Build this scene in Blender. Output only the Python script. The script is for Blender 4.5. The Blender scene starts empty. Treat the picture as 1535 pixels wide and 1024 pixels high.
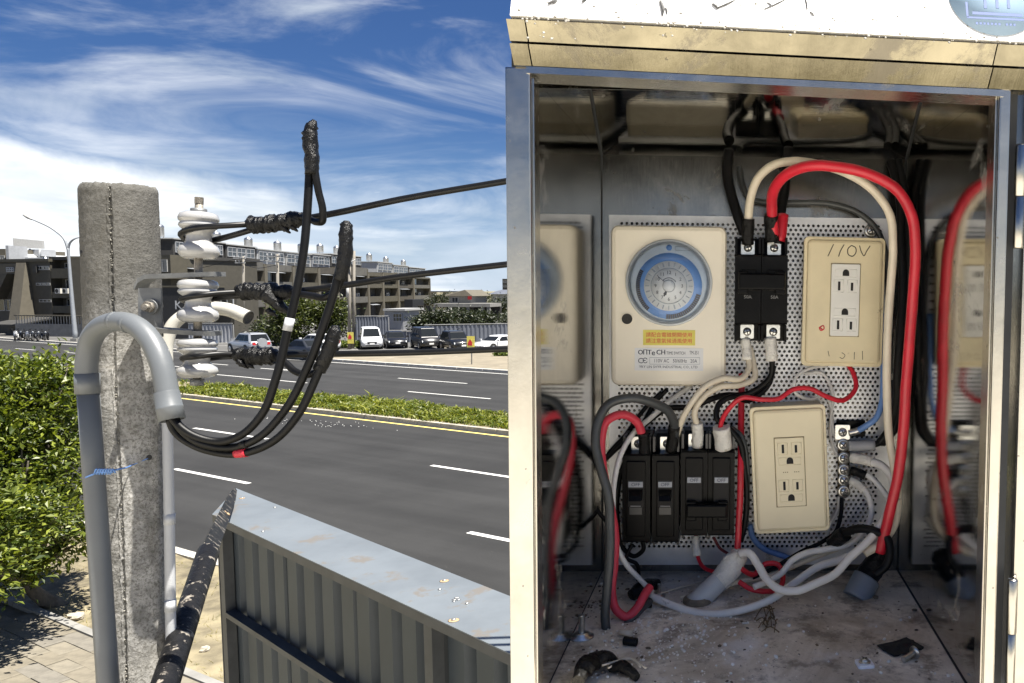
import bpy, math, random
from mathutils import Vector as V, Matrix, noise

random.seed(7)
sc = bpy.context.scene
COL = sc.collection
PI = math.pi

# ------------------------------------------------------------------ camera
FPX = 1200.0                       # focal length in pixels of the 1535 x 1024 photograph
PX, PY, HOR = 1140.0, 517.0, 435.0
PITCH = math.atan((PY - HOR) / FPX)
CAM = V((0, 0, 5.3))
RGT = V((1, 0, 0))
UPV = V((0, math.sin(PITCH), math.cos(PITCH)))
FWD = V((0, math.cos(PITCH), -math.sin(PITCH)))
cam_d = bpy.data.cameras.new('camera')
cam = bpy.data.objects.new('camera', cam_d)
COL.objects.link(cam)
cam_d.sensor_width = 36
cam_d.lens = 36 * FPX / 1535
cam_d.shift_x = -(PX - 767.5) / 1535
cam_d.shift_y = (PY - 512) / 1535
cam_d.clip_start = 0.02
cam_d.clip_end = 6000
cam.matrix_world = Matrix(((RGT.x, UPV.x, -FWD.x, CAM.x), (RGT.y, UPV.y, -FWD.y, CAM.y),
                           (RGT.z, UPV.z, -FWD.z, CAM.z), (0, 0, 0, 1)))
sc.camera = cam

# ------------------------------------------------------------------ light
SUN_EL, SUN_AZ = math.radians(70), math.radians(72)      # azimuth: from -Y (behind the camera) towards +X
sun_dir = V((math.cos(SUN_EL) * math.sin(SUN_AZ), -math.cos(SUN_EL) * math.cos(SUN_AZ), math.sin(SUN_EL)))
sd = bpy.data.lights.new('sun', 'SUN')
sd.energy = 4.4
sd.angle = math.radians(0.53)
sd.color = (1.0, 0.95, 0.87)
so = bpy.data.objects.new('sun', sd)
COL.objects.link(so)
so.rotation_euler = sun_dir.to_track_quat('Z', 'Y').to_euler()
so.location = (0, 0, 40)

sc.view_settings.view_transform = 'Standard'
sc.view_settings.look = 'None'
sc.view_settings.gamma = 1
sc.view_settings.use_curve_mapping = False
sc.view_settings.exposure = 1.68
sc.cycles.max_bounces = 10
sc.cycles.glossy_bounces = 6
sc.cycles.transparent_max_bounces = 12
sc.cycles.sample_clamp_indirect = 6

w = bpy.data.worlds.new('World')
sc.world = w
w.use_nodes = True


class NT:
    """small helper for node trees"""
    def __init__(s, nt):
        s.nt = nt

    def n(s, t, **k):
        o = s.nt.nodes.new(t)
        for a, b in k.items():
            setattr(o, a, b)
        return o

    def put(s, sock, v):
        if hasattr(v, 'is_output'):
            s.nt.links.new(v, sock)
        else:
            sock.default_value = v

    def m(s, op, a, b=0.0, c=0.0, clamp=False):
        o = s.n('ShaderNodeMath', operation=op, use_clamp=clamp)
        for i, v in enumerate((a, b, c)):
            s.put(o.inputs[i], v)
        return o.outputs[0]

    def step(s, v, a, b):          # smooth 0..1 from a to b
        o = s.n('ShaderNodeMapRange', interpolation_type='SMOOTHSTEP')
        s.put(o.inputs[0], v)
        o.inputs[1].default_value = a
        o.inputs[2].default_value = b
        return o.outputs[0]

    def noise(s, vec, scale, detail=4, rough=0.55, dist=0.0):
        o = s.n('ShaderNodeTexNoise')
        if vec is not None:
            s.put(o.inputs['Vector'], vec)
        o.inputs['Scale'].default_value = scale
        o.inputs['Detail'].default_value = detail
        o.inputs['Roughness'].default_value = rough
        o.inputs['Distortion'].default_value = dist
        return o.outputs['Fac']

    def mix(s, fac, a, b, blend='MIX'):
        o = s.n('ShaderNodeMix', data_type='RGBA', blend_type=blend)
        s.put(o.inputs[0], fac)
        for i, v in ((6, a), (7, b)):
            if isinstance(v, (tuple, list)):
                v = tuple(v) + ((1,) if len(v) == 3 else ())
            s.put(o.inputs[i], v)
        return o.outputs[2]

    def mapping(s, vec, scale=(1, 1, 1), rot=(0, 0, 0), loc=(0, 0, 0)):
        o = s.n('ShaderNodeMapping')
        s.put(o.inputs[0], vec)
        o.inputs['Scale'].default_value = scale
        o.inputs['Rotation'].default_value = rot
        o.inputs['Location'].default_value = loc
        return o.outputs[0]


def build_world():
    t = NT(w.node_tree)
    w.node_tree.nodes.clear()
    sky = t.n('ShaderNodeTexSky', sky_type='NISHITA', sun_disc=False)
    sky.sun_elevation = SUN_EL
    sky.sun_rotation = math.atan2(sun_dir.x, sun_dir.y)
    sky.altitude = 0
    sky.air_density = 1.0
    sky.dust_density = 0.6
    sky.ozone_density = 2.5
    tc = t.n('ShaderNodeTexCoord')
    d = tc.outputs['Generated']
    sx = t.n('ShaderNodeSeparateXYZ')
    t.put(sx.inputs[0], d)
    x, y, z = sx.outputs
    hor = t.m('SQRT', t.m('ADD', t.m('MULTIPLY', x, x), t.m('MULTIPLY', y, y)))
    el = t.m('DIVIDE', z, t.m('MAXIMUM', hor, 0.001))          # tan of the elevation
    az = t.m('ARCTAN2', x, y)
    # coordinates on the cloud layer overhead
    zz = t.m('MAXIMUM', t.m('ADD', z, 0.10), 0.02)
    cx = t.n('ShaderNodeCombineXYZ')
    t.put(cx.inputs[0], t.m('DIVIDE', x, zz))
    t.put(cx.inputs[1], t.m('DIVIDE', y, zz))
    cv = cx.outputs[0]
    # direction-space coordinates for the low bank
    cb_ = t.n('ShaderNodeCombineXYZ')
    t.put(cb_.inputs[0], az)
    t.put(cb_.inputs[1], t.m('MULTIPLY', el, 1.6))
    bv = cb_.outputs[0]
    # low bank of cumulus along the horizon
    wob = t.noise(bv, 6.0, 6, 0.6, 0.3)
    top = t.m('MAXIMUM', t.m('SUBTRACT', t.m('MULTIPLY', t.m('SINE', t.m('ADD', t.m('MULTIPLY', az, 2.0), 3.27)), 0.2), 0.052), 0.075)
    edge = t.m('ADD', t.m('SUBTRACT', top, el), t.m('MULTIPLY', t.m('SUBTRACT', wob, 0.5), 0.075))
    bank = t.step(edge, -0.008, 0.03)
    holes = t.noise(t.mapping(bv, (2.2, 11, 1), (0, 0, 0.12)), 1.9, 5, 0.55, 0.4)
    thin = t.step(t.m('ADD', t.m('MULTIPLY', az, 1.0), t.m('MULTIPLY', holes, 1.1)), -0.16, 0.20)   # bank breaks up towards the right
    bank = t.m('MULTIPLY', bank, t.m('SUBTRACT', 1.0, t.m('MULTIPLY', thin, 0.62)))
    # cirrus
    warp = t.noise(cv, 0.9, 3, 0.5)
    dv = t.n('ShaderNodeCombineXYZ')
    t.put(dv.inputs[0], az)
    t.put(dv.inputs[1], t.m('MULTIPLY', el, 1.25))
    cs = t.mapping(dv.outputs[0], (2.6, 7.5, 1), (0, 0, 0.62), (2.15, 0.9, 0))
    cir = t.noise(cs, 1.25, 8, 0.60, 0.9)
    cir2 = t.noise(t.mapping(cv, (1.2, 1.2, 1), (0, 0, -0.4), (4, 2, 0)), 0.55, 4, 0.5, 0.5)
    low = t.step(el, 0.34, 0.09)
    right = t.step(az, -0.75, -0.15)
    amt = t.m('ADD', t.m('MULTIPLY', low, 0.20), t.m('ADD', t.m('MULTIPLY', right, 0.12), t.m('MULTIPLY', t.m('SUBTRACT', cir2, 0.5), 0.5)))
    cval = t.m('ADD', cir, amt)
    veil = t.m('MULTIPLY', t.step(cval, 0.56, 0.98), 0.72)
    # small cloudlets high up
    cl = t.noise(t.mapping(cv, (2.2, 7.0, 1), (0, 0, 0.5)), 2.6, 3, 0.5, 0.6)
    area = t.step(t.noise(cv, 0.55, 1, 0.4), 0.55, 0.72)
    lets = t.m('MULTIPLY', t.m('MULTIPLY', t.step(cl, 0.58, 0.74), area), 0.5)
    cov = t.m('MAXIMUM', t.m('MAXIMUM', bank, veil), lets)
    # colour: bluish sky, white clouds with a little grey inside
    skyc = t.mix(1.0, sky.outputs[0], (0.23, 0.345, 0.545), 'MULTIPLY')
    shade = t.noise(t.mapping(bv, (4, 9, 1)), 1.6, 5, 0.55, 0.5)
    cloudc = t.mix(t.step(shade, 0.35, 0.65), (5.4, 5.85, 6.2), (7.6, 7.8, 8.0))
    hz = t.step(el, 0.22, -0.01)
    skyc = t.mix(t.m('MULTIPLY', hz, 0.55), skyc, (2.6, 3.9, 5.6))
    col = t.mix(cov, skyc, cloudc)
    bg = t.n('ShaderNodeBackground')
    t.put(bg.inputs[0], col)
    bg.inputs[1].default_value = 0.05
    out = t.n('ShaderNodeOutputWorld')
    t.put(out.inputs[0], bg.outputs[0])


build_world()


# ------------------------------------------------------------------ pixel to point
def ray(px, py):
    return FWD + RGT * ((px - PX) / FPX) + UPV * ((PY - py) / FPX)


def at(px, py, d):                 # point at camera depth d
    return CAM + ray(px, py) * d


def aty(px, py, Y):                # point on the vertical plane y = Y
    r = ray(px, py)
    return CAM + r * (Y / r.y)


def gnd(px, py, z=0.0):            # point on the ground
    r = ray(px, py)
    return CAM + r * ((z - CAM.z) / r.z)


# ------------------------------------------------------------------ mesh helper
WM = {}                            # world matrices of things


class MB:
    def __init__(s, frame=None):
        s.v, s.f, s.fr, s.smooth = [], [], frame, []

    def add(s, vs, fs, smooth=False):
        o = len(s.v)
        fr = s.fr
        for p in vs:
            p = V(p)
            s.v.append(fr @ p if fr is not None else p)
        for f in fs:
            s.f.append([i + o for i in f])
            s.smooth.append(smooth)
        return s

    def box(s, x0, x1, y0, y1, z0, z1):
        vs = [(x, y, z) for z in (z0, z1) for y in (y0, y1) for x in (x0, x1)]
        return s.add(vs, [(0, 2, 3, 1), (4, 5, 7, 6), (0, 1, 5, 4), (2, 6, 7, 3), (0, 4, 6, 2), (1, 3, 7, 5)])

    def hexa(s, a, b):             # a, b: four corners each, joined
        return s.add(list(a) + list(b), [(3, 2, 1, 0), (4, 5, 6, 7), (0, 1, 5, 4), (1, 2, 6, 5), (2, 3, 7, 6), (3, 0, 4, 7)])

    def rings(s, rings, cap=True, smooth=True, closed=True):
        n = len(rings[0])
        vs = [p for r in rings for p in r]
        fs = []
        for i in range(len(rings) - 1):
            for j in range(n if closed else n - 1):
                k = (j + 1) % n
                fs.append((i * n + j, i * n + k, (i + 1) * n + k, (i + 1) * n + j))
        o = len(s.v)
        s.add(vs, fs, smooth)
        if cap and closed:
            s.f.append([o + j for j in reversed(range(n))]); s.smooth.append(False)
            s.f.append([o + (len(rings) - 1) * n + j for j in range(n)]); s.smooth.append(False)
        return s

    def cyl(s, a, b, r1, r2=None, seg=14, cap=True):
        a, b = V(a), V(b)
        r2 = r1 if r2 is None else r2
        d = (b - a).normalized()
        u = d.orthogonal().normalized()
        q = d.cross(u)
        R = [[c + (u * math.cos(2 * PI * j / seg) + q * math.sin(2 * PI * j / seg)) * r for j in range(seg)] for c, r in ((a, r1), (b, r2))]
        return s.rings(R, cap)

    def lathe(s, prof, o=(0, 0, 0), axis=(0, 0, 1), seg=28, cap=True):
        o, d = V(o), V(axis).normalized()
        u = d.orthogonal().normalized()
        q = d.cross(u)
        R = [[o + d * h + (u * math.cos(2 * PI * j / seg) + q * math.sin(2 * PI * j / seg)) * max(r, 1e-5) for j in range(seg)] for r, h in prof]
        return s.rings(R, cap)

    def tube(s, pts, r, seg=10, sub=6, cap=True, wob=0.0, scale=1.0):
        pts = [V(p) for p in pts]
        rr = r if isinstance(r, (list, tuple)) else [r] * len(pts)
        P, Q = [], []
        n = len(pts)
        if n == 2:
            P, Q = pts, list(rr)
        else:
            for i in range(n - 1):
                p1, p2 = pts[i], pts[i + 1]
                p0 = pts[i - 1] if i else p1 * 2 - p2
                p3 = pts[i + 2] if i + 2 < n else p2 * 2 - p1
                d0, d1, d2 = max((p1 - p0).length, 1e-7), max((p2 - p1).length, 1e-7), max((p3 - p2).length, 1e-7)
                m1 = ((p1 - p0) / d0 - (p2 - p0) / (d0 + d1) + (p2 - p1) / d1) * d1
                m2 = ((p2 - p1) / d1 - (p3 - p1) / (d1 + d2) + (p3 - p2) / d2) * d1
                for k in range(sub):
                    t = k / sub
                    t2, t3 = t * t, t * t * t
                    P.append(p1 * (2 * t3 - 3 * t2 + 1) + m1 * (t3 - 2 * t2 + t) + p2 * (3 * t2 - 2 * t3) + m2 * (t3 - t2))
                    Q.append(rr[i] * (1 - t) + rr[i + 1] * t)
            P.append(pts[-1]); Q.append(rr[-1])
        R = []
        u = None
        for i, p in enumerate(P):
            d = (P[min(i + 1, len(P) - 1)] - P[max(i - 1, 0)])
            if d.length < 1e-9:
                d = V((0, 0, 1))
            d.normalize()
            u = d.orthogonal().normalized() if u is None else (u - d * u.dot(d)).normalized()
            q = d.cross(u)
            ring = []
            for j in range(seg):
                a = 2 * PI * j / seg
                k = Q[i]
                if wob:
                    k *= 1 + wob * noise.noise(V((p.x, p.y, p.z)) * (0.9 / max(k, 1e-4)) + V((math.cos(a), math.sin(a), i * 0.15)) * 0.8)
                ring.append(p + (u * math.cos(a) + q * math.sin(a)) * k)
            R.append(ring)
        return s.rings(R, cap)

    def rrect(s, x0, x1, y0, y1, z0, z1, r=0.004, b=0.0015, seg=4):
        """rounded-rectangle block from z0 to z1 with a bevelled front"""
        def ring(i, z):
            pts = []
            rr = max(r - i, 0.0003)
            for cx, cy, a0 in ((x1 - i - rr, y1 - i - rr, 0), (x0 + i + rr, y1 - i - rr, 90), (x0 + i + rr, y0 + i + rr, 180), (x1 - i - rr, y0 + i + rr, 270)):
                for k in range(seg + 1):
                    a = math.radians(a0 + 90 * k / seg)
                    pts.append((cx + rr * math.cos(a), cy + rr * math.sin(a), z))
            return pts
        R = [ring(0, z0), ring(0, z1 - b), ring(b * 0.3, z1 - b * 0.3), ring(b, z1)]
        return s.rings(R, True, False)

    def poly(s, pts, z0, z1):      # extruded polygon (counter-clockwise)
        n = len(pts)
        vs = [(p[0], p[1], z0) for p in pts] + [(p[0], p[1], z1) for p in pts]
        fs = [list(reversed(range(n))), [n + i for i in range(n)]] + [(i, (i + 1) % n, n + (i + 1) % n, n + i) for i in range(n)]
        return s.add(vs, fs)

    def obj(s, name, mat, parent=None, origin=None, fixn=True):
        P = WM[parent] if parent is not None else Matrix()
        inv = P.inverted()
        vs = [inv @ p for p in s.v] if parent is not None else s.v
        lo = V((min(p.x for p in vs), min(p.y for p in vs), min(p.z for p in vs)))
        hi = V((max(p.x for p in vs), max(p.y for p in vs), max(p.z for p in vs)))
        c = V(((lo.x + hi.x) / 2, (lo.y + hi.y) / 2, lo.z if parent is None else (lo.z + hi.z) / 2))
        if origin is not None:
            c = inv @ V(origin)
        me = bpy.data.meshes.new(name)
        me.from_pydata([tuple(p - c) for p in vs], [], s.f)
        me.polygons.foreach_set('use_smooth', s.smooth)
        if fixn:
            import bmesh
            bm = bmesh.new()
            bm.from_mesh(me)
            bmesh.ops.recalc_face_normals(bm, faces=bm.faces)
            bm.to_mesh(me)
            bm.free()
        me.materials.append(mat)
        o = bpy.data.objects.new(name, me)
        COL.objects.link(o)
        if parent is not None:
            o.parent = parent
        o.location = c
        WM[o] = P @ Matrix.Translation(c)
        return o


def tag(o, label=None, cat=None, group=None, kind=None):
    for k, v in (('label', label), ('category', cat), ('group', group), ('kind', kind)):
        if v:
            o[k] = v
    return o


def thing(name, label, cat, M=None, group=None):
    o = bpy.data.objects.new(name, None)
    o.empty_display_size = 0.05
    COL.objects.link(o)
    M = Matrix.Translation(M) if isinstance(M, V) else (M or Matrix())
    o.matrix_world = M
    WM[o] = M.copy()
    return tag(o, label, cat, group)


KIDS = {}


def copy_tree(src, M, label, group=None):
    """copy of a thing with its parts and sub-parts, placed with matrix M"""
    def rec(o, par):
        c = o.copy()
        COL.objects.link(c)
        if par is not None:
            c.parent = par
        for ch in list(o.children):
            rec(ch, c)
        return c
    c = rec(src, None)
    c.matrix_world = M
    c['label'] = label
    if group:
        c['group'] = group
    WM[c] = M.copy()
    return c


def rotz(a, loc):
    return Matrix.Translation(V(loc)) @ Matrix.Rotation(a, 4, 'Z')


# ------------------------------------------------------------------ materials
MATS = {}


def mat(name, col, rough=0.6, metal=0.0, var=0.12, scale=8.0, bump=0.0, bscale=None, detail=5, spec=0.5, col2=None, coat=0.0, stretch=(1, 1, 1), rvar=0.0, dark=None):
    """procedural surface: base colour broken up by noise, optional second tone, fine bump"""
    if name in MATS:
        return MATS[name]
    m = bpy.data.materials.new(name)
    m.use_nodes = True
    t = NT(m.node_tree)
    b = m.node_tree.nodes['Principled BSDF']
    tc = t.n('ShaderNodeTexCoord')
    v = t.mapping(tc.outputs['Object'], stretch)
    n1 = t.noise(v, scale, detail, 0.6)
    lo = tuple(c * (1 - var) for c in col)
    hi = tuple(min(c * (1 + var), 1) for c in (col2 or col))
    c = t.mix(t.step(n1, 0.3, 0.7), lo, hi)
    if dark:                       # dark specks and stains: (colour, scale, threshold)
        n3 = t.noise(v, dark[1], 6, 0.65)
        c = t.mix(t.step(n3, dark[2], dark[2] + 0.08), c, dark[0])
    t.put(b.inputs['Base Color'], c)
    b.inputs['Metallic'].default_value = metal
    b.inputs['Specular IOR Level'].default_value = spec
    if rvar:
        t.put(b.inputs['Roughness'], t.m('ADD', t.m('MULTIPLY', t.noise(v, scale * 2.3, 4), rvar * 2), rough - rvar))
    else:
        b.inputs['Roughness'].default_value = rough
    b.inputs['Coat Weight'].default_value = coat
    b.inputs['Coat Roughness'].default_value = 0.05
    if bump:
        bp = t.n('ShaderNodeBump')
        bp.inputs['Strength'].default_value = min(bump, 1.0)
        bp.inputs['Distance'].default_value = 0.01 if bump <= 1 else 0.01 * bump
        t.put(bp.inputs['Height'], t.noise(v, bscale or scale * 4, 6, 0.65))
        t.put(b.inputs['Normal'], bp.outputs[0])
    MATS[name] = m
    return m


def leaf_mat(name, c1, c2, trans=0.35):
    if name in MATS:
        return MATS[name]
    m = bpy.data.materials.new(name)
    m.use_nodes = True
    t = NT(m.node_tree)
    m.node_tree.nodes.clear()
    g = t.n('ShaderNodeNewGeometry')
    c = t.mix(t.m('POWER', g.outputs['Random Per Island'], 1.6), c1, c2)
    d = t.n('ShaderNodeBsdfPrincipled')
    d.inputs['Roughness'].default_value = 0.45
    t.put(d.inputs['Base Color'], c)
    tr = t.n('ShaderNodeBsdfTranslucent')
    t.put(tr.inputs[0], t.mix(1.0, c, (1.3, 1.35, 0.6), 'MULTIPLY'))
    mx = t.n('ShaderNodeMixShader')
    mx.inputs[0].default_value = trans
    t.put(mx.inputs[1], d.outputs[0])
    t.put(mx.inputs[2], tr.outputs[0])
    o = t.n('ShaderNodeOutputMaterial')
    t.put(o.inputs[0], mx.outputs[0])
    MATS[name] = m
    return m


def glass_mat(name, tint=(0.9, 0.95, 1.0), rough=0.02):
    if name in MATS:
        return MATS[name]
    m = bpy.data.materials.new(name)
    m.use_nodes = True
    t = NT(m.node_tree)
    m.node_tree.nodes.clear()
    gl = t.n('ShaderNodeBsdfGlossy')
    gl.inputs['Roughness'].default_value = rough
    tr = t.n('ShaderNodeBsdfTransparent')
    tr.inputs[0].default_value = tuple(tint) + (1,)
    fr = t.n('ShaderNodeFresnel')
    fr.inputs[0].default_value = 1.45
    mx = t.n('ShaderNodeMixShader')
    t.put(mx.inputs[0], fr.outputs[0])
    t.put(mx.inputs[1], tr.outputs[0])
    t.put(mx.inputs[2], gl.outputs[0])
    o = t.n('ShaderNodeOutputMaterial')
    t.put(o.inputs[0], mx.outputs[0])
    MATS[name] = m
    return m


def lettering(txt, size, M, matl, parent, name='lettering', align='CENTER', thick=0.00005, sx=1.0):
    """flat print: text turned into a mesh; M places its x-right, y-up, z-out frame"""
    cu = bpy.data.curves.new(name, 'FONT')
    cu.body = txt
    cu.size = size
    cu.align_x = align
    cu.align_y = 'CENTER'
    cu.extrude = thick
    cu.resolution_u = 2
    tmp = bpy.data.objects.new(name, cu)
    me = bpy.data.meshes.new_from_object(tmp)
    bpy.data.objects.remove(tmp)
    if sx != 1.0:
        me.transform(Matrix.Diagonal((sx, 1, 1, 1)))
    me.name = name
    me.materials.clear()
    me.materials.append(matl)
    o = bpy.data.objects.new(name, me)
    COL.objects.link(o)
    if parent is not None:
        o.parent = parent
        o.matrix_local = WM[parent].inverted() @ M
    else:
        o.matrix_world = M
    WM[o] = M.copy()
    return o

# =================================================================== GROUND AND ROAD
RD = V((-0.881, 0.472, 0)).normalized()      # along the road, away to the left
RN = V((0.472, 0.881, 0)).normalized()       # across the road, away from the camera


def G(D, t, z=0.0):
    p = RN * D + RD * t
    return V((p.x, p.y, z))


def strip(name, D0, D1, t0, t1, z, m, kind='structure', nseg=1):
    b = MB()
    for i in range(nseg):
        a, c = t0 + (t1 - t0) * i / nseg, t0 + (t1 - t0) * (i + 1) / nseg
        b.add([G(D0, a, z), G(D1, a, z), G(D1, c, z), G(D0, c, z)], [(0, 1, 2, 3)])
    return tag(b.obj(name, m), kind=kind)


m_soil = mat('dry soil', (0.10, 0.095, 0.05), 0.95, var=0.3, scale=0.15, bump=0.6, bscale=14, col2=(0.19, 0.165, 0.10))
m_earth = mat('bare earth', (0.118, 0.10, 0.066), 0.95, var=0.35, scale=1.3, bump=0.9, bscale=25, col2=(0.19, 0.162, 0.10), dark=((0.10, 0.09, 0.045), 3.0, 0.60))


def asphalt_mat(name, col, seed):
    m = bpy.data.materials.new(name)
    m.use_nodes = True
    t = NT(m.node_tree)
    b = m.node_tree.nodes['Principled BSDF']
    tc = t.n('ShaderNodeTexCoord')
    v = t.mapping(tc.outputs['Object'], (1, 1, 1), (0, 0, -math.atan2(RD.y, RD.x)), (seed, 0, 0))
    st = t.noise(t.mapping(v, (0.03, 1.0, 1)), 0.9, 4, 0.5)          # wheel tracks along the lanes
    pa = t.noise(v, 0.35, 5, 0.6)
    gr = t.noise(v, 55, 2, 0.7)
    k = t.m('ADD', t.m('MULTIPLY', st, 0.5), t.m('ADD', t.m('MULTIPLY', pa, 0.35), t.m('MULTIPLY', gr, 0.35)))
    c = t.mix(t.step(k, 0.42, 0.78), tuple(x * 0.64 for x in col), tuple(x * 1.42 for x in col))
    sp = t.noise(v, 26, 1, 0.5)
    c = t.mix(t.m('MULTIPLY', t.step(sp, 0.76, 0.80), 0.5), c, (0.22, 0.2, 0.17))
    t.put(b.inputs['Base Color'], c)
    b.inputs['Roughness'].default_value = 0.85
    b.inputs['Specular IOR Level'].default_value = 0.3
    bp = t.n('ShaderNodeBump')
    bp.inputs['Strength'].default_value = 0.5
    bp.inputs['Distance'].default_value = 0.01
    t.put(bp.inputs['Height'], gr)
    t.put(b.inputs['Normal'], bp.outputs[0])
    return m


m_asph = asphalt_mat('asphalt', (0.0225, 0.0225, 0.022), 0)
m_asph2 = asphalt_mat('asphalt far', (0.024, 0.024, 0.0235), 40)
m_white = mat('road paint white', (0.55, 0.545, 0.52), 0.7, var=0.1, scale=5, bump=0.2, dark=((0.32, 0.31, 0.29), 7, 0.62))
m_yell = mat('road paint yellow', (0.74, 0.58, 0.16), 0.7, var=0.14, scale=3, dark=((0.33, 0.27, 0.13), 5, 0.62))
m_kerb = mat('kerb concrete', (0.36, 0.345, 0.31), 0.85, var=0.2, scale=3, bump=0.4, dark=((0.2, 0.19, 0.17), 3, 0.63))
m_conc = mat('grey concrete', (0.20, 0.195, 0.18), 0.9, var=0.15, scale=2.5, bump=0.5, bscale=20)
m_pave = mat('light paving', (0.185, 0.16, 0.115), 0.9, var=0.16, scale=0.7, bump=0.3, bscale=8, dark=((0.28, 0.25, 0.19), 0.8, 0.60))

gb = MB()
gb.add([(-2500, -1500, -0.06), (2500, -1500, -0.06), (2500, 3500, -0.06), (-2500, 3500, -0.06)], [(0, 1, 2, 3)])
tag(gb.obj('ground', m_soil), kind='structure')
T0, T1 = -260, 420
strip('road', 8.4, 21.35, T0, T1, 0.0, m_asph)
strip('far_carriageway', 24.3, 37.5, T0, T1, 0.0, m_asph2)
tag(MB().hexa([G(21.35, T0, -0.03), G(24.3, T0, -0.03), G(24.3, T0, 0.14), G(21.35, T0, 0.14)],
              [G(21.35, T1, -0.03), G(24.3, T1, -0.03), G(24.3, T1, 0.14), G(21.35, T1, 0.14)]).obj('median_bed', m_earth), kind='structure')
strip('yellow_line', 20.9, 21.03, T0, T1, 0.006, m_yell)


def pxDt(px, py, z=0.0):
    p = gnd(px, py, z)
    return p.dot(RN), p.dot(RD)


def lane_dash(p0, p1, wd=0.12, group='lane dashes'):
    (D0, a), (D1, b_) = pxDt(*p0), pxDt(*p1)
    D = (D0 + D1) / 2
    return D, min(a, b_), max(a, b_), wd


dashes = [((262, 703), (373, 725)), ((650, 697), (800, 722)), ((703, 798), (850, 828)), ((290, 642), (402, 658)),
          ((597, 567), (700, 575)), ((612, 587), (735, 598)), ((376, 567), (462, 574)), ((392, 552), (450, 557)), ((258, 549), (285, 551)),
          ((262, 636), (275, 638))]
dm = MB()
for p0, p1 in dashes:
    D, a, b_, wd = lane_dash(p0, p1)
    wd = 0.15 if D < 20 else 0.13
    dm.add([G(D - wd / 2, a, 0.005), G(D + wd / 2, a, 0.005), G(D + wd / 2, b_, 0.005), G(D - wd / 2, b_, 0.005)], [(0, 1, 2, 3)])
# the same rhythm goes on up and down the road outside the frame
for D in (12.6, 16.7):
    for k in list(range(-12, -2)) + list(range(6, 26)):
        a = k * 10.0
        dm.add([G(D - 0.075, a, 0.005), G(D + 0.075, a, 0.005), G(D + 0.075, a + 4, 0.005), G(D - 0.075, a + 4, 0.005)], [(0, 1, 2, 3)])
for D in (28.0, 32.0):
    for k in list(range(-14, -3)) + list(range(5, 26)):
        a = k * 10.0
        dm.add([G(D - 0.065, a, 0.005), G(D + 0.065, a, 0.005), G(D + 0.065, a + 4, 0.005), G(D - 0.065, a + 4, 0.005)], [(0, 1, 2, 3)])
tag(dm.obj('lane_markings', m_white), kind='structure')
strip('edge_line', 36.75, 36.9, T0, T1, 0.005, m_white)

# kerbs in lengths, with a joint between them
kroot = thing('kerb', None, None, V(G(8.3, 10, 0)))
kroot['kind'] = 'structure'
for k in range(-6, 60):
    a = k * 1.0
    MB().hexa([G(8.18, a + 0.006, -0.05), G(8.42, a + 0.006, -0.05), G(8.40, a + 0.006, 0.13), G(8.18, a + 0.006, 0.135)],
              [G(8.18, a + 0.994, -0.05), G(8.42, a + 0.994, -0.05), G(8.40, a + 0.994, 0.13), G(8.18, a + 0.994, 0.135)]).obj('kerb_stone', m_kerb, kroot)
fk = thing('far_kerb', None, None, V(G(37.6, 0, 0)))
fk['kind'] = 'structure'
for k in range(-20, 60):
    a = k * 2.4
    MB().hexa([G(37.48, a + 0.02, -0.05), G(37.85, a + 0.02, -0.05), G(37.85, a + 0.02, 0.14), G(37.5, a + 0.02, 0.14)],
              [G(37.48, a + 2.38, -0.05), G(37.85, a + 2.38, -0.05), G(37.85, a + 2.38, 0.14), G(37.5, a + 2.38, 0.14)]).obj('kerb_stone', m_kerb, fk)

# near side: verge of bare earth, paved footway, rough ground behind
vb = MB()
nD, nT = 26, 120
vt0, vt1 = -22, 50
vs, fs = [], []
for i in range(nD + 1):
    for j in range(nT + 1):
        D = 5.55 + (8.185 - 5.55) * i / nD
        t = vt0 + (vt1 - vt0) * j / nT
        z = 0.10 + 0.05 * noise.noise(V((D * 1.3, t * 1.3, 0))) + 0.02 * noise.noise(V((D * 5, t * 5, 3)))
        vs.append(G(D, t, z))
for i in range(nD):
    for j in range(nT):
        q = i * (nT + 1) + j
        fs.append((q, q + 1, q + nT + 2, q + nT + 1))
vb.add(vs, fs, True)
tag(vb.obj('verge', m_earth), kind='structure')
m_bed = mat('footway bed', (0.14, 0.12, 0.09), 0.95, var=0.2, scale=4, bump=0.3)
side = strip('sidewalk', 1.2, 5.55, -22, 50, 0.075, m_bed)
m_tiles = [mat('paving tile %s' % k, c, 0.9, var=0.14, scale=9, bump=0.35, bscale=60, dark=((0.2, 0.18, 0.13), 6, 0.66)) for k, c in
           (('sand', (0.150, 0.132, 0.098)), ('grey', (0.142, 0.130, 0.107)), ('pale', (0.165, 0.147, 0.112)))]
tile_me = []
for k in range(3):
    o = MB().rrect(-0.248, 0.248, -0.123, 0.123, 0, 0.05, 0.003, 0.003, 1).obj('paving_tile', m_tiles[k], side, origin=None)
    o.data.transform(Matrix.Translation((0, 0, 0)))
    tile_me.append(o.data)
    bpy.data.objects.remove(o)
si = WM[side].inverted()
rdang = math.atan2(RD.y, RD.x)
cnt = 0
for i in range(17):
    for j in range(17):
        D = 5.42 - i * 0.252
        t = 8.0 + j * 0.502 + (0.25 if i % 2 else 0)
        o = bpy.data.objects.new('paving_tile', random.choice(tile_me))
        COL.objects.link(o)
        o.parent = side
        o.location = si @ G(D, t, 0.094 + random.uniform(-0.005, 0.005))
        o.rotation_euler = (random.uniform(-0.012, 0.012), random.uniform(-0.012, 0.012), rdang + random.uniform(-0.01, 0.01))
        cnt += 1
edge = thing('footway_edging', None, None, V(G(5.6, 12, 0)))
edge['kind'] = 'structure'
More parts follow.
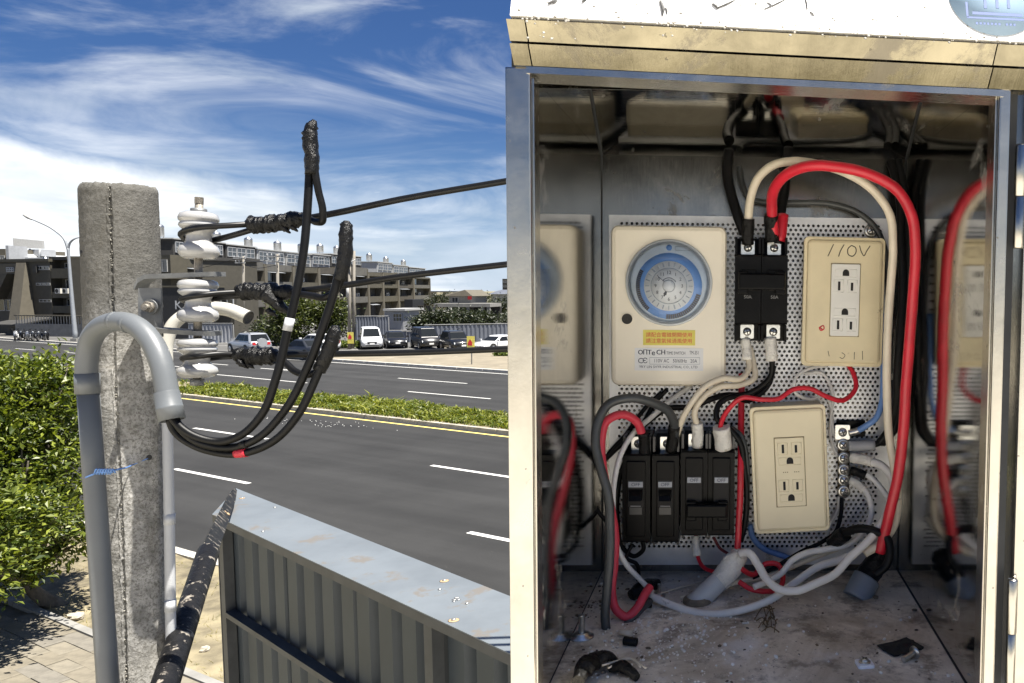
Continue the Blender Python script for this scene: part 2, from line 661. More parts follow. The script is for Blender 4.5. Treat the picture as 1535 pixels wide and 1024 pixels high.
for k in range(-8, 40):
    MB().hexa([G(5.54, k + .01, 0.0), G(5.66, k + .01, 0.0), G(5.66, k + .01, 0.15), G(5.54, k + .01, 0.15)],
              [G(5.54, k + .99, 0.0), G(5.66, k + .99, 0.0), G(5.66, k + .99, 0.15), G(5.54, k + .99, 0.15)]).obj('edging_stone', m_conc, edge)

# far side: paving between the kerb and the parked cars
strip('far_pavement', 37.85, 49.0, -60, 60, 0.10, m_pave)
strip('parking_lot', 49.0, 120, -90, 60, 0.04, mat('worn parking lot', (0.22, 0.205, 0.17), 0.9, var=0.25, scale=0.4, bump=0.3, bscale=5, col2=(0.32, 0.29, 0.22)))
strip('far_yard', 37.85, 110, 60, 260, 0.05, mat('yard asphalt', (0.085, 0.083, 0.078), 0.9, var=0.25, scale=0.3, bump=0.3, bscale=5))
yl = MB()
for k in range(7):
    a = 66 + k * 5
    yl.add([G(41, a, 0.056), G(46, a - 1.5, 0.056), G(46, a - 1.35, 0.056), G(41, a + 0.15, 0.056)], [(0, 1, 2, 3)])
tag(yl.obj('bay_markings', m_white), kind='structure')

# white grit scattered on the asphalt
gr = MB()
for k in range(60):
    px, py = random.gauss(480, 55), 0
    py = 633 + (px - 440) * 0.055 + random.uniform(-5, 5)
    p = gnd(px, py)
    r = random.uniform(0.008, 0.026)
    a = random.uniform(0, PI)
    gr.lathe([(r * 0.6, 0.002), (r, 0.01), (r * .5, 0.022)], (p.x, p.y, 0), seg=5)
tag(gr.obj('white_grit', m_white), kind='stuff')

# median planting: low weeds and grass
lm = leaf_mat('median weeds', (0.055, 0.085, 0.008), (0.27, 0.28, 0.045), 0.35)
mb = MB()
rnd = random.Random(3)
for k in range(17000):
    t = rnd.uniform(-22, 46) if k % 6 else rnd.uniform(46, 150)
    D = 21.5 + 2.7 * rnd.random()
    clump = 0.50 + 0.65 * noise.noise(V((t * 0.8, D * 0.8, 0))) + 0.45 * noise.noise(V((t * 0.31, 5, 0)))
    h = max(0.10, 0.46 * clump * rnd.uniform(0.6, 1.25))
    if rnd.random() < 0.03:
        h *= 1.4
    p = G(D, t, 0.13)
    n_ = 3
    for q in range(n_):
        a = rnd.uniform(0, 2 * PI)
        wv = V((math.cos(a), math.sin(a), 0)) * rnd.uniform(0.018, 0.05)
        lean = V((rnd.gauss(0, 0.3), rnd.gauss(0, 0.3), 1)) * h * rnd.uniform(0.6, 1)
        o = p + V((rnd.gauss(0, .09), rnd.gauss(0, .09), 0))
        mb.add([o - wv * .5, o + wv * .5, o + lean * .6 + wv, o + lean + V((lean.x, lean.y, -0.1 * h)), o + lean * .6 - wv], [(0, 1, 2, 4), (4, 2, 3)])
tag(mb.obj('median_grass', lm, fixn=False), kind='stuff')
mk = thing('median_kerb', None, None, V(G(21.3, 0, 0)))
mk['kind'] = 'structure'
for k in range(-12, 60):
    a = k * 1.5
    MB().hexa([G(21.22, a + .01, -.02), G(21.42, a + .01, -.02), G(21.42, a + .01, .15), G(21.24, a + .01, .15)],
              [G(21.22, a + 1.49, -.02), G(21.42, a + 1.49, -.02), G(21.42, a + 1.49, .15), G(21.24, a + 1.49, .15)]).obj('kerb_stone', mat('median kerb', (0.30, 0.28, 0.23), 0.9, var=0.3, scale=2), mk)

# dry tufts on the verge
tg = leaf_mat('dry grass', (0.20, 0.17, 0.06), (0.34, 0.29, 0.13), 0.3)
mb = MB()
for k in range(5200):
    t = rnd.uniform(2, 30)
    D = rnd.uniform(5.7, 8.1)
    if noise.noise(V((t * 0.9, D * 0.9, 7))) < 0.05 - rnd.random() * 0.25:
        continue
    p = G(D, t, 0.10)
    a = rnd.uniform(0, 2 * PI)
    wv = V((math.cos(a), math.sin(a), 0)) * 0.006
    h = rnd.uniform(0.03, 0.10)
    tip = V((rnd.gauss(0, .7), rnd.gauss(0, .7), 1)) * h
    mb.add([p - wv, p + wv, p + tip], [(0, 1, 2)])
tag(mb.obj('verge_grass', tg, fixn=False), kind='stuff')
m_stone = mat('pale stone', (0.36, 0.32, 0.25), 0.9, var=0.15, scale=20, bump=0.5)


def rock(name, label, px, py, r, m, z=0.10, group=None):
    p = gnd(px, py, z)
    b = MB()
    rings = []
    for i in range(7):
        a = -PI / 2 + PI * i / 6
        ring = []
        for j in range(9):
            c = 2 * PI * j / 9
            q = V((math.cos(a) * math.cos(c), math.cos(a) * math.sin(c), math.sin(a) * 0.65))
            ring.append(p + V((0, 0, r * 0.4)) + q * r * (1 + 0.45 * noise.noise(q * 1.7 + V((px, py, 0)))))
        rings.append(ring)
    b.rings(rings, True, False)
    return tag(b.obj(name, m), label, 'stone', group)


rock('stone', 'pale stone on the bare verge left of the concrete pole', 114, 928, 0.11, m_stone)
rock('stone', 'small pale stone on the grass between black tube and sign wall', 307, 976, 0.07, m_stone)

# =================================================================== BUILDINGS ACROSS THE ROAD
m_tile = mat('brown wall tile', (0.055, 0.050, 0.038), 0.7, var=0.12, scale=2.0, bump=0.3, bscale=30)
m_band = mat('olive brown parapet', (0.068, 0.061, 0.043), 0.7, var=0.12, scale=1.5, bump=0.2)
m_pier = mat('lighter brown tile', (0.10, 0.089, 0.066), 0.75, var=0.1, scale=1.5, bump=0.2)
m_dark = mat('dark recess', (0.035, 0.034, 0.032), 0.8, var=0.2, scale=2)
m_pane = mat('dark window glass', (0.03, 0.035, 0.04), 0.08, var=0.2, scale=0.6, spec=0.8)
m_frame = mat('window frame grey', (0.33, 0.33, 0.32), 0.5, var=0.1)
m_wpaint = mat('white paint', (0.34, 0.35, 0.36), 0.6, var=0.08, scale=3, dark=((0.4, 0.39, 0.36), 2, 0.66))
m_steel = mat('tank steel', (0.42, 0.43, 0.44), 0.38, metal=1.0, var=0.1, scale=4)
m_black = mat('black cladding', (0.013, 0.013, 0.014), 0.5, var=0.2, scale=3)
m_ac = mat('ac casing', (0.62, 0.60, 0.54), 0.6, var=0.08, scale=6)


def frame2(P, Q):
    """x from P to Q on the ground, y into the building, z up; origin P"""
    x = (Q - P); L = V((x.x, x.y, 0)).length
    x = V((x.x, x.y, 0)).normalized()
    y = V((-x.y, x.x, 0))
    M = Matrix(((x.x, y.x, 0, P.x), (x.y, y.y, 0, P.y), (0, 0, 1, 0), (0, 0, 0, 1)))
    return M, L


def window(root, M, x0, x1, z0, z1, y=0.0, nx=2, nz=1, fm=None):
    """a framed window whose outer face stands at depth y; sub-parts are panes"""
    fm = fm or m_frame
    b = MB(M)
    t = 0.07
    b.box(x0, x1, y, y + .12, z0, z0 + t).box(x0, x1, y, y + .12, z1 - t, z1)
    for k in range(nx + 1):
        c = x0 + (x1 - x0) * k / nx
        c = min(max(c, x0 + t / 2), x1 - t / 2)
        b.box(c - t / 2, c + t / 2, y + .002, y + .118, z0 + t, z1 - t)
    for k in range(1, nz):
        c = z0 + (z1 - z0) * k / nz
        b.box(x0 + t, x1 - t, y + .004, y + .116, c - t / 2, c + t / 2)
    f = b.obj('window', fm, root)
    MB(M).box(x0 + t * .5, x1 - t * .5, y + .05, y + .07, z0 + t * .5, z1 - t * .5).obj('pane', m_pane, f)
    return f


def ac_unit(root, M, x, z, y, s=0.85):
    a = MB(M).box(x, x + s, y - .35, y, z, z + s * .72).obj('air_conditioner', m_ac, root)
    MB(M).cyl((x + s * .36, y - .352, z + s * .36), (x + s * .36, y - .372, z + s * .36), s * .29, seg=12).obj('fan_grille', m_dark, a)
    return a


def water_tank(p, r, h, label, group='steel water tanks on the roofs'):
    t = thing('water_tank', label, 'water tank', V(p), group)
    b = MB(WM[t])
    prof = [(r * .95, 0.3)]
    for k in range(5):
        z = 0.3 + h * k / 5
        prof += [(r, z + .03), (r * .96, z + h / 5 - .02)]
    prof += [(r * .7, 0.3 + h + .12), (r * .25, 0.3 + h + .2), (r * .25, .3 + h + .28), (0.01, .3 + h + .28)]
    b.lathe(prof, seg=16)
    b.obj('tank', m_steel, t)
    b = MB(WM[t])
    for k in range(4):
        a = PI / 4 + k * PI / 2
        b.cyl((r * .8 * math.cos(a), r * .8 * math.sin(a), 0), (r * .8 * math.cos(a), r * .8 * math.sin(a), 0.32), 0.04, seg=6)
    b.obj('stand', m_frame, t)
    return t


# ---- front block: frontal facade at the left
A0, A1 = aty(-40, HOR, 99), aty(252, HOR, 91.5)
MF, LF = frame2(V((A0.x, A0.y, 0)), V((A1.x, A1.y, 0)))


def fx(px):                        # position along the facade for a pixel column
    r = ray(px, HOR)
    P0, xd = V((A0.x, A0.y, 0)), V((MF[0][0], MF[1][0], 0))
    # intersect ray (from camera, in plan) with facade line
    det = r.x * (-xd.y) + xd.x * r.y
    s = ((P0.x - CAM.x) * (-xd.y) + xd.x * (P0.y - CAM.y)) / det
    p = V((CAM.x + r.x * s, CAM.y + r.y * s, 0))
    return (p - P0).dot(xd), (p.y - CAM.y)


def fz(px, py):
    x, Y = fx(px)
    return 5.3 + (HOR - py) / FPX * Y


def fr(px0, px1, py0, py1):        # facade rectangle -> x0 x1 z0 z1
    c = (px0 + px1) / 2
    return fx(px0)[0], fx(px1)[0], fz(c, py1), fz(c, py0)


blk = thing('tiled_building', 'long brown tiled block with sloped pier at the far left behind the street lamp', 'building', MF)
xl, xm, xr = fx(-40)[0], fx(77)[0], fx(252)[0]
b = MB(MF)
b.box(xl, xm, 0.0, 12, 0, fz(40, 393))
b.obj('wall', m_tile, blk)
b = MB(MF)
b.box(xm + .01, xr, 1.2, 12, 0, fz(100, 390))
b.obj('rear_wall', m_tile, blk)
MB(MF).box(xl - .2, xm + .15, -.25, 12.2, fz(40, 393) + .01, fz(40, 393) + .35).obj('parapet', m_band, blk)
MB(MF).box(xm - .4, xr + .2, 0.2, 12.3, fz(100, 390) + .01, fz(100, 390) + .4).obj('eave', m_dark, blk)
# sloped pier
x0, x1, z0, z1 = fr(31, 53, 393, 489)
MB(MF).hexa([(x0, -0.3, z1 - .1), (x1 - .9, -0.3, z1 - .1), (x1 - .9, -.01, z1 - .1), (x0, -.01, z1 - .1)],
            [(x0 + .7, -2.2, 0), (x1, -2.2, 0), (x1, -.01, 0), (x0 + .7, -.01, 0)]).obj('pier', m_pier, blk)  # lighter tile tone stands in for sunlight on this pier
x0, x1, z0, z1 = fr(-30, 30, 396, 411)
MB(MF).box(x0, x1, -.12, -.005, z0, z1).obj('pale_band', m_pier, blk)
x0, x1, z0, z1 = fr(14, 25, 401, 408)
window(blk, MF, x0, x1, z0, z1, -.22, 4, 2, m_wpaint)
# projecting block in the shape of the slanted shade at the left
x0, x1, z0, z1 = fr(-40, 29, 411, 448)
MB(MF).hexa([(x0, -1.2, z0), (x1 - 2.2, -1.2, z0), (x1 - 2.2, -.006, z0), (x0, -.006, z0)],
            [(x0, -1.2, z1), (x1, -1.2, z1), (x1, -.006, z1), (x0, -.006, z1)]).obj('slanted_shade_block', m_tile, blk)
for r_ in ((8, 20, 449, 466), (22, 35, 449, 466), (-20, 6, 449, 466)):
    window(blk, MF, *fr(*r_), -.06, 2)
for r_ in ((54, 76, 399, 405), (55, 77, 424, 428), (58, 79, 449, 453)):
    x0, x1, z0, z1 = fr(*r_)
    window(blk, MF, x0, min(x1, xm - .1), z0, z1, -.05, 3)
x0, x1, z0, z1 = fr(55, 60, 399, 409)
MB(MF).box(x0, x1, -.3, -.1, z0, z1).obj('vent_shaft', m_dark, blk)
x0, x1, z0, z1 = fr(59, 77, 472, 488)
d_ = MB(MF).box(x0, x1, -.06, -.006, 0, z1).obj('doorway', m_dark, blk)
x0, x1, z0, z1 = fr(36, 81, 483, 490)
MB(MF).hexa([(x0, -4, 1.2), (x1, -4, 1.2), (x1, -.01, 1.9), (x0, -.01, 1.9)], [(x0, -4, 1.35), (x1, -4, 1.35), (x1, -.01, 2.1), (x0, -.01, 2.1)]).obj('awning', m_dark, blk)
# storeys of the right part: balcony parapets with windows between
for (a, c) in ((402, 417), (438, 447), (459, 470)):
    x0, x1, z0, z1 = fr(78, 252, a, c)
    MB(MF).box(x0, xr, 0.0, 1.195, z0, z1).obj('balcony_parapet', m_band, blk)
for (a, c, ys) in ((394, 402, 1.1), (419, 437, 1.1), (448, 459, 1.1)):
    for k in range(7):
        p0 = 84 + k * 23
        x0, x1, z0, z1 = fr(p0, p0 + 17, a, c)
        window(blk, MF, x0, x1, z0, z1, ys, 2)
for px in (87, 98, 205):
    x0, x1, z0, z1 = fr(px, px + 9, 433, 440)
    ac_unit(blk, MF, x0, z0, -.01)
x0, x1, z0, z1 = fr(240, 276, 385, 410)
MB(MF).box(fx(241)[0], xr + 1.5, -.8, 1.19, fz(250, 418), fz(250, 383)).obj('corner_bay', m_band, blk)
window(blk, MF, fx(243)[0], xr + 1.1, fz(250, 408), fz(250, 390), -.9, 3)

# concrete garden wall in front with a fence on top
gw = thing('garden_wall', 'grey concrete wall with a railing on top below the brown tiled block', 'wall', Matrix(MF))
x0, x1, z0, z1 = fr(77, 215, 471, 507)
MB(MF).box(x0, x1, -4.0, -3.75, 0, z1 - 1.0).obj('wall', m_conc, gw)
MB(MF).box(x0 - .05, x1, -4.06, -3.69, z1 - .12, z1).obj('top_rail', m_pier, gw)
for k in range(34):
    q = x0 + (x1 - x0) * k / 33
    MB(MF).box(q, q + .05, -3.9, -3.85, z1 - 1.0, z1 - .12).obj('baluster', m_frame, gw)

gt = thing('yard_gate', 'low dark gate panel at the far left behind the shrub', 'gate', Matrix(MF))
x0, x1, z0, z1 = fr(-30, 14, 491, 512)
for k in range(7):
    q = x0 + (x1 - x0) * k / 7
    MB(MF).box(q, q + (x1 - x0) / 7 - .03, -9.1, -9.0, 0.05, 1.9).obj('gate_board', m_dark, gt)
MB(MF).box(x1, x1 + .5, -9.3, -8.8, 0, 2.0).obj('post', m_conc, gt)

# white building behind, with the tilted board and tanks on its roof
wb = thing('white_building', 'white stepped house rising behind the brown block at the far left', 'building', V(aty(30, HOR, 118)))


def boxpx(px0, px1, py0, py1, Y, dep, bot=None):
    p, q = aty(px0, py0, Y), aty(px1, py1, Y)
    return p.x, q.x, Y, Y + dep, (q.z if bot is None else bot), p.z


MB().box(*boxpx(-30, 9, 373, 400, 116, 10, 0)).obj('wall', m_pier, wb)
MB().box(*boxpx(9.5, 66, 386, 400, 118, 10, 0)).obj('wall', m_wpaint, wb)
p, q = aty(16, 372, 118), aty(40, 386, 118)
MB().hexa([(p.x, 118.2, q.z - .5), (q.x, 118.2, q.z - .5), (q.x, 126, q.z - .5), (p.x, 126, q.z - .5)],
          [(p.x, 118.2, p.z), (q.x, 118.2, q.z - .4), (q.x, 126, q.z - .4), (p.x, 126, p.z)]).obj('sloped_stair_roof', m_wpaint, wb)
MB().box(*boxpx(8, 14, 368, 395, 115.5, 3, 0)).obj('chimney', m_wpaint, wb)
window(wb, Matrix(), *[boxpx(0, 7, 383, 390, 115.9, 1)[k] for k in (0, 1, 4, 5)], 115.85, 2)
rs = thing('roof_board', 'tilted grey panel on a white frame on the far left roof', 'panel', V(aty(42, 388, 119)))
a, b2, c2, d2 = aty(19, 357, 119), aty(63, 361, 121), aty(64, 373, 121), aty(20, 371, 119)
off = V((0.05, 0.3, 0.02))
MB().hexa([a, b2, c2, d2], [a + off, b2 + off, c2 + off, d2 + off]).obj('panel', m_frame, rs)
for px, py in ((25, 372), (45, 373), (60, 373)):
    MB().cyl(aty(px, py, 120.3), aty(px - 2, 390, 120.3), .12, seg=6).obj('leg', m_wpaint, rs)
MB().box(*boxpx(42, 62, 374, 384, 120.5, 2.5)).obj('machine_box', m_wpaint, rs)
for i, (px, py, lab) in enumerate(((68, 386, 'short steel water tank right of the white house on the far left roof'),
                                   (106, 388, 'left one of the paired steel tanks behind the street lamp'),
                                   (112, 388, 'right one of the paired steel tanks close to the concrete pole'))):
    p = aty(px, py, 104)
    water_tank((p.x, p.y, p.z - 1.1), 0.26 if i else .3, .65, lab)
p = aty(248, 383, 96)
water_tank((p.x, p.y, p.z - .3), .45, 1.0, 'steel water tank on the roof just right of the concrete pole top')

# ---- terrace running away from the camera
B0, B1 = V((-66.5, 92.2, 0)), V((-79.0, 190, 0))
MT, LT = frame2(B0, B1)            # y into the building = towards -x side
HT = 9.15
HS = [0, .1, 0, -.2, -.2, -.1, .25, .3, -.5, -.3, -.6, -.8]
pxs = [275, 318, 352, 398, 440, 478, 506, 530, 552, 574, 597, 620, 645]
tdir = V((MT[0][0], MT[1][0], 0))


def tx(px):
    r = ray(px, HOR)
    det = r.x * (-tdir.y) + tdir.x * r.y
    s = ((B0.x) * (-tdir.y) + tdir.x * (B0.y)) / det
    return (V((r.x * s, r.y * s, 0)) - B0).dot(tdir)


feat = ['brown town house beside the black signboard', 'town house behind the insulators with a dark roof room', 'town house with dark recessed front behind the insulators',
        'town house with white roof room at the first far street pole', 'town house with long white glazed roof room between two far poles',
        'town house with pale glazed roof room above the round trees', 'town house with dark roof room behind the twin taped cables',
        'town house behind the twin concrete poles with plain roof', 'town house just right of the twin concrete poles',
        'town house under the middle thick cable with two balconies', 'town house with glazed white roof room near the row end',
        'town house next to the last in the brown row', 'last town house at the right end of the brown row']
tops = ['d', 'd', 'd', 'w', 'w', 'w', 'd', 'd', 'n', 'w', 'w', 'd', 'w']
rvu = random.Random(21)
m_corr0 = mat('weathered sheet', (0.17, 0.18, 0.20), 0.6, var=.2, scale=.8)
m_sheet = mat('grey awning', (0.20, 0.21, 0.22), 0.6, var=.15, scale=1)
m_curt = mat('pale curtain', (0.30, 0.28, 0.24), 0.8, var=.2, scale=2)
bands = [m_band, mat('grey brown parapet', (0.088, 0.084, 0.074), 0.7, var=.15, scale=1.2), mat('dark brown parapet', (0.052, 0.045, 0.034), 0.7, var=.15, scale=1.2)]
for i in range(len(pxs) - 1):
    m_band = bands[(i * 2 + i // 3) % 3]
    x0, x1 = tx(pxs[i]), tx(pxs[i + 1])
    Lu = x1 - x0
    HT = 9.15 + HS[i]
    M = MT @ Matrix.Translation((x0, 0, 0))
    h = thing('row_house', feat[i], 'house', M, 'brown row houses across the road')
    MB(M).box(0, Lu, 1.3, 12, 0, HT - .3).obj('wall', m_tile, h)
    for q in (0, Lu - .28):
        MB(M).box(q, q + .55 if q == 0 else Lu, -.12, 1.29, 0, HT - .2).obj('pier', m_pier, h)
    for z0, z1 in ((3.0, 4.1), (5.75, 6.5), (8.0, HT)):
        MB(M).box(.551, Lu - .281, 0.0, .25, z0, z1).obj('balcony_parapet', m_band, h)
        MB(M).box(.552, Lu - .282, .255, 1.295, z0 - .12, z0 + .1).obj('floor_slab', m_band, h)
    MB(M).box(0.001, Lu - .001, .26, 12.1, HT - .28, HT - .02).obj('roof', m_band, h)
    for z0, z1 in ((.9, 2.6), (4.2, 5.6), (6.6, 7.9)):
        window(h, M, .8, .55 + Lu * .45, z0, z1, 1.15, 3, 1, m_wpaint if i % 3 == 0 else m_frame)
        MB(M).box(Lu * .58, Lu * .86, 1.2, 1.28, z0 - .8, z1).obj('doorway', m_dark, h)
    for z0, z1 in ((.9, 2.6), (4.2, 5.6), (6.6, 7.9)):
        if rvu.random() < .6:
            q = rvu.uniform(.9, Lu * .3)
            MB(M).box(q, q + rvu.uniform(.5, 1.4), 1.12, 1.148, z0 + .1, z1 - .1).obj('curtain', m_curt, h)
        if rvu.random() < .4:
            MB(M).hexa([(.6, -.5, z1 - .15), (Lu * .6, -.5, z1 - .15), (Lu * .6, .9, z1 + .1), (.6, .9, z1 + .1)], [(.6, -.5, z1 - .1), (Lu * .6, -.5, z1 - .1), (Lu * .6, .9, z1 + .15), (.6, .9, z1 + .15)]).obj('awning', m_sheet, h)
    ac_unit(h, M, Lu * .48, 4.15 if i % 2 else 6.6, 0.9)
    if tops[i] != 'n':
        mm = (m_wpaint, m_frame, m_corr0)[i % 3] if tops[i] == 'w' else m_dark
        MB(M).box(.2, Lu - .2, 1.0, 7, HT, HT + 2.0).obj('roof_room', mm, h)
        MB(M).box(0, Lu, .8, 7.2, HT + 2.01, HT + 2.15).obj('roof_room_top', m_frame, h)
        for k in range(3):
            q = .5 + (Lu - 1) * k / 3
            window(h, M, q, q + (Lu - 1) / 3 - .25, HT + .5, HT + 1.75, .85, 2, 2, m_wpaint)
    if i not in (1,):
        p = M @ V((Lu * .5, 4, HT + (2.16 if tops[i] != 'n' else 0)))
        water_tank(p, .55, 1.25, 'steel roof tank on the ' + feat[i].replace('town house', 'house'))

m_band = bands[0]
# black shopfront with its letters
MSh = Matrix.Translation(V(aty(272, HOR, 86)))
MSh.translation.z = 0
shop = thing('signboard_shop', 'black signboard front with pale letters behind the spool insulators', 'shop', MSh)
x0, x1, y0, y1, z0, z1 = boxpx(243, 302, 431, 492, 86, 4, 0)
MB().box(x0, x1, y0, y1, 0, z1).obj('black_panel', m_black, shop)
MB().box(x0 - .1, x1 + .1, y0 - .1, y1, z1 + .01, z1 + .2).obj('coping', m_band, shop)
c = aty(274, 458, 85.98)
lettering('KX', 1.35, Matrix.Translation((c.x, 85.985, c.z)) @ Matrix.Rotation(PI / 2, 4, 'X'), m_wpaint, shop, thick=0.01)
window(shop, Matrix(), *[boxpx(303, 350, 448, 462, 88, 1)[k] for k in (0, 1, 4, 5)], 88.0, 5, 1, m_wpaint)
MB().box(*boxpx(302, 352, 445, 500, 88.2, 3, 0)).obj('side_wall', m_tile, shop)

# ---- fences of corrugated sheet
m_corr = mat('grey corrugated sheet', (0.15, 0.162, 0.19), 0.45, metal=0.35, var=0.1, scale=0.8, dark=((0.25, 0.25, 0.25), 1.0, 0.64))
m_corrw = mat('white corrugated sheet', (0.27, 0.28, 0.30), 0.5, metal=0.2, var=0.12, scale=0.8)


def corr_fence(name, label, P, Q, z1, m, pitch=0.28, nsheet=6, amp=.035):
    M, L = frame2(P, Q)
    r = thing(name, label, 'fence', M)
    for s in range(nsheet):
        a, c = L * s / nsheet + .01, L * (s + 1) / nsheet - .01
        n = max(3, int((c - a) / pitch))
        vs, fs = [], []
        zt = z1 + random.uniform(-.04, .04)
        for k in range(n * 4 + 1):
            x = a + (c - a) * k / (n * 4)
            y = amp * (1 if k % 4 in (1, 2) else -1)
            vs += [(x, y, 0.05), (x, y, zt)]
        for k in range(n * 4):
            fs.append((2 * k, 2 * k + 2, 2 * k + 3, 2 * k + 1))
        MB(M).add(vs, fs).obj('corrugated_sheet', m, r)
    for s in range(nsheet + 1):
        x = L * s / nsheet
        MB(M).box(x - .04, x + .04, .07, .15, 0, z1 - .05).obj('post', m_frame, r)
    MB(M).box(0, L, -.06, .06, z1 + .06, z1 + .12).obj('cap_rail', m_frame, r)
    return r


def gp(px, py):
    p = gnd(px, py)
    return V((p.x, p.y, 0))


corr_fence('corrugated_fence', 'pale corrugated sheet fence behind the lowest insulator', aty(283, 500, 80).xy.to_3d(), aty(349, 500, 80).xy.to_3d(), 5.3 - 51 / FPX * 80, m_corrw, .5, 4)
corr_fence('corrugated_fence', 'tall grey corrugated fence section behind the white parked van', aty(531, 500, 79).xy.to_3d(), aty(583, 500, 80).xy.to_3d(), 5.3 - 40 / FPX * 79.5, m_corr, .4, 4)
corr_fence('corrugated_fence', 'low grey fence section behind the small dark hatchback', aty(583.5, 500, 80.5).xy.to_3d(), aty(636, 500, 80.5).xy.to_3d(), 5.3 - 62 / FPX * 80.5, m_corr, .4, 4)
corr_fence('corrugated_fence', 'long grey corrugated fence behind the black parked cars at right', aty(636.5, 500, 79.5).xy.to_3d(), aty(860, 500, 86).xy.to_3d(), 5.3 - 53 / FPX * 80, m_corr, .4, 9)

# ---- things beyond the fence
sh = thing('yard_shed', 'small pale metal shed just above the grey fence', 'shed', V(aty(612, 480, 110).xy.to_3d()))
MB().box(*boxpx(576, 605, 466, 500, 106, 5, 0)).obj('wall', m_corrw, sh)
MB().box(*boxpx(574, 607, 463, 466, 105.5, 6)).obj('roof', m_frame, sh)
window(sh, Matrix(), *[boxpx(589, 603, 470, 482, 105.9, 1)[k] for k in (0, 1, 4, 5)], 105.85, 3, 2, m_wpaint)
dk = thing('dark_kiosk', 'dark cube shaped cabin above the fence under the row end', 'cabin', V(aty(612, 480, 120).xy.to_3d()))
MB().box(*boxpx(606, 619, 449, 472, 120, 4, 0)).obj('wall', m_black, dk)
MB().box(*boxpx(605, 660, 466, 470, 119, 6)).obj('deck', m_dark, dk)
MB().box(*boxpx(620, 672, 469, 471, 112, 6)).obj('canopy', m_pier, dk)
for px in (623, 645, 668):
    MB().cyl(aty(px, 471, 113), aty(px, 492, 113), .12, seg=6).obj('column', m_frame, dk)
for a, c in ((626, 635), (638, 648)):
    window(dk, Matrix(), *[boxpx(a, c, 458, 468, 118, 1)[k] for k in (0, 1, 4, 5)], 118.0, 3, 1, m_band)
hs = thing('tin_roof_house', 'old two storey house with a pitched tin roof and red sign at far right', 'house', V(aty(688, 460, 140).xy.to_3d()))
x0, x1, y0, y1, z0, z1 = boxpx(673, 706, 444, 455, 140, 8)
MB().box(x0, x1, y0, y1, 0, z1).obj('wall', m_conc, hs)
MB().hexa([(x0 - .5, y0 - .5, z1 + .01), (x1 + .5, y0 - .5, z1 + .01), (x1 + .5, y1 + .5, z1 + .01), (x0 - .5, y1 + .5, z1 + .01)],
          [(x0 - .5, y0 - .3, z1 + .3), ((x0 + x1) / 2 + 1, y0 - .3, z1 + 1.1), ((x0 + x1) / 2 + 1, y1 + .3, z1 + 1.1), (x0 - .5, y1 + .3, z1 + .3)]).obj('roof', m_pier, hs)
window(hs, Matrix(), x0 + .5, x0 + 1.6, z0 + .2, z1 - .2, y0 - .06, 2)
m_red = mat('red paint', (0.55, 0.03, 0.035), 0.5, var=0.1)
MB().box(*boxpx(701, 707, 444, 449, 139.8, .1)).obj('sign_board', m_red, hs)
x0, x1, y0, y1, z0, z1 = boxpx(650, 735, 455, 480, 136, 6, 0)
MB().box(x0, x1, y0, y1, z1 - .6, z1).obj('balcony', m_conc, hs)
for px in (652, 676, 702, 724, 733):
    q = aty(px, 460, 136.5)
    MB().box(q.x - .25, q.x + .25, 136.1, 136.6, 0, z1 - .61).obj('column', m_conc, hs)
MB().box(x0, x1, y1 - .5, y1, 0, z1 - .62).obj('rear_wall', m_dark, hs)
vd = thing('viaduct', 'thin dark elevated roadway on the horizon right of the row', 'bridge', V(aty(670, 438, 300).xy.to_3d()))
MB().box(*boxpx(640, 712, 436.5, 438.5, 300, 8)).obj('deck', m_dark, vd)
for px in (650, 668, 686, 704):
    q = aty(px, 438, 304)
    MB().box(q.x - .7, q.x + .7, 303, 305, 0, 5.3 - 3.6 / FPX * 300 - .01).obj('column', m_conc, vd)
tw = thing('office_tower', 'dark tower block on the horizon beside the cabinet edge', 'building', V(aty(762, 440, 420).xy.to_3d()))
x0, x1, y0, y1, z0, z1 = boxpx(753, 790, 418, 440, 420, 15, 0)
MB().box(x0, x1, y0, y1, 0, z1).obj('wall', m_dark, tw)
for k in range(6):
    window(tw, Matrix(), x0 + .4, x1 - .4, z1 - 2.2 - k * 2.2, z1 - 1 - k * 2.2, y0 - .2, 5)
hl = thing('grey_hall', 'low grey hall with a pale roof at the far right horizon', 'building', V(aty(748, 445, 260).xy.to_3d()))
x0, x1, y0, y1, z0, z1 = boxpx(736, 800, 441, 455, 260, 14, 0)
MB().box(x0, x1, y0, y1, 0, z1).obj('wall', m_corrw, hl)
MB().hexa([(x0 - 1, y0 - 1, z1 + .01), (x1 + 1, y0 - 1, z1 + .01), (x1 + 1, y1, z1 + .01), (x0 - 1, y1, z1 + .01)],
          [(x0 + 2, y0 + 4, z1 + 1.4), (x1 + 1, y0 + 4, z1 + 1.4), (x1 + 1, y1 - 2, z1 + 1.4), (x0 + 2, y1 - 2, z1 + 1.4)]).obj('roof', m_corr, hl)

# =================================================================== TREES AND SHRUBS
m_bark = mat('bark', (0.10, 0.085, 0.065), 0.95, var=0.3, scale=9, bump=0.9, bscale=30, stretch=(1, 1, .3))
lf_near = leaf_mat('ficus leaves', (0.03, 0.052, 0.006), (0.235, 0.27, 0.035), 0.33)
lf_far = leaf_mat('far leaves', (0.022, 0.034, 0.008), (0.10, 0.115, 0.026), 0.3)
lf_dark = leaf_mat('dark far leaves', (0.013, 0.02, 0.009), (0.045, 0.055, 0.022), 0.2)
lf_hedge = leaf_mat('hedge leaves', (0.08, 0.12, 0.02), (0.22, 0.26, 0.05), 0.3)


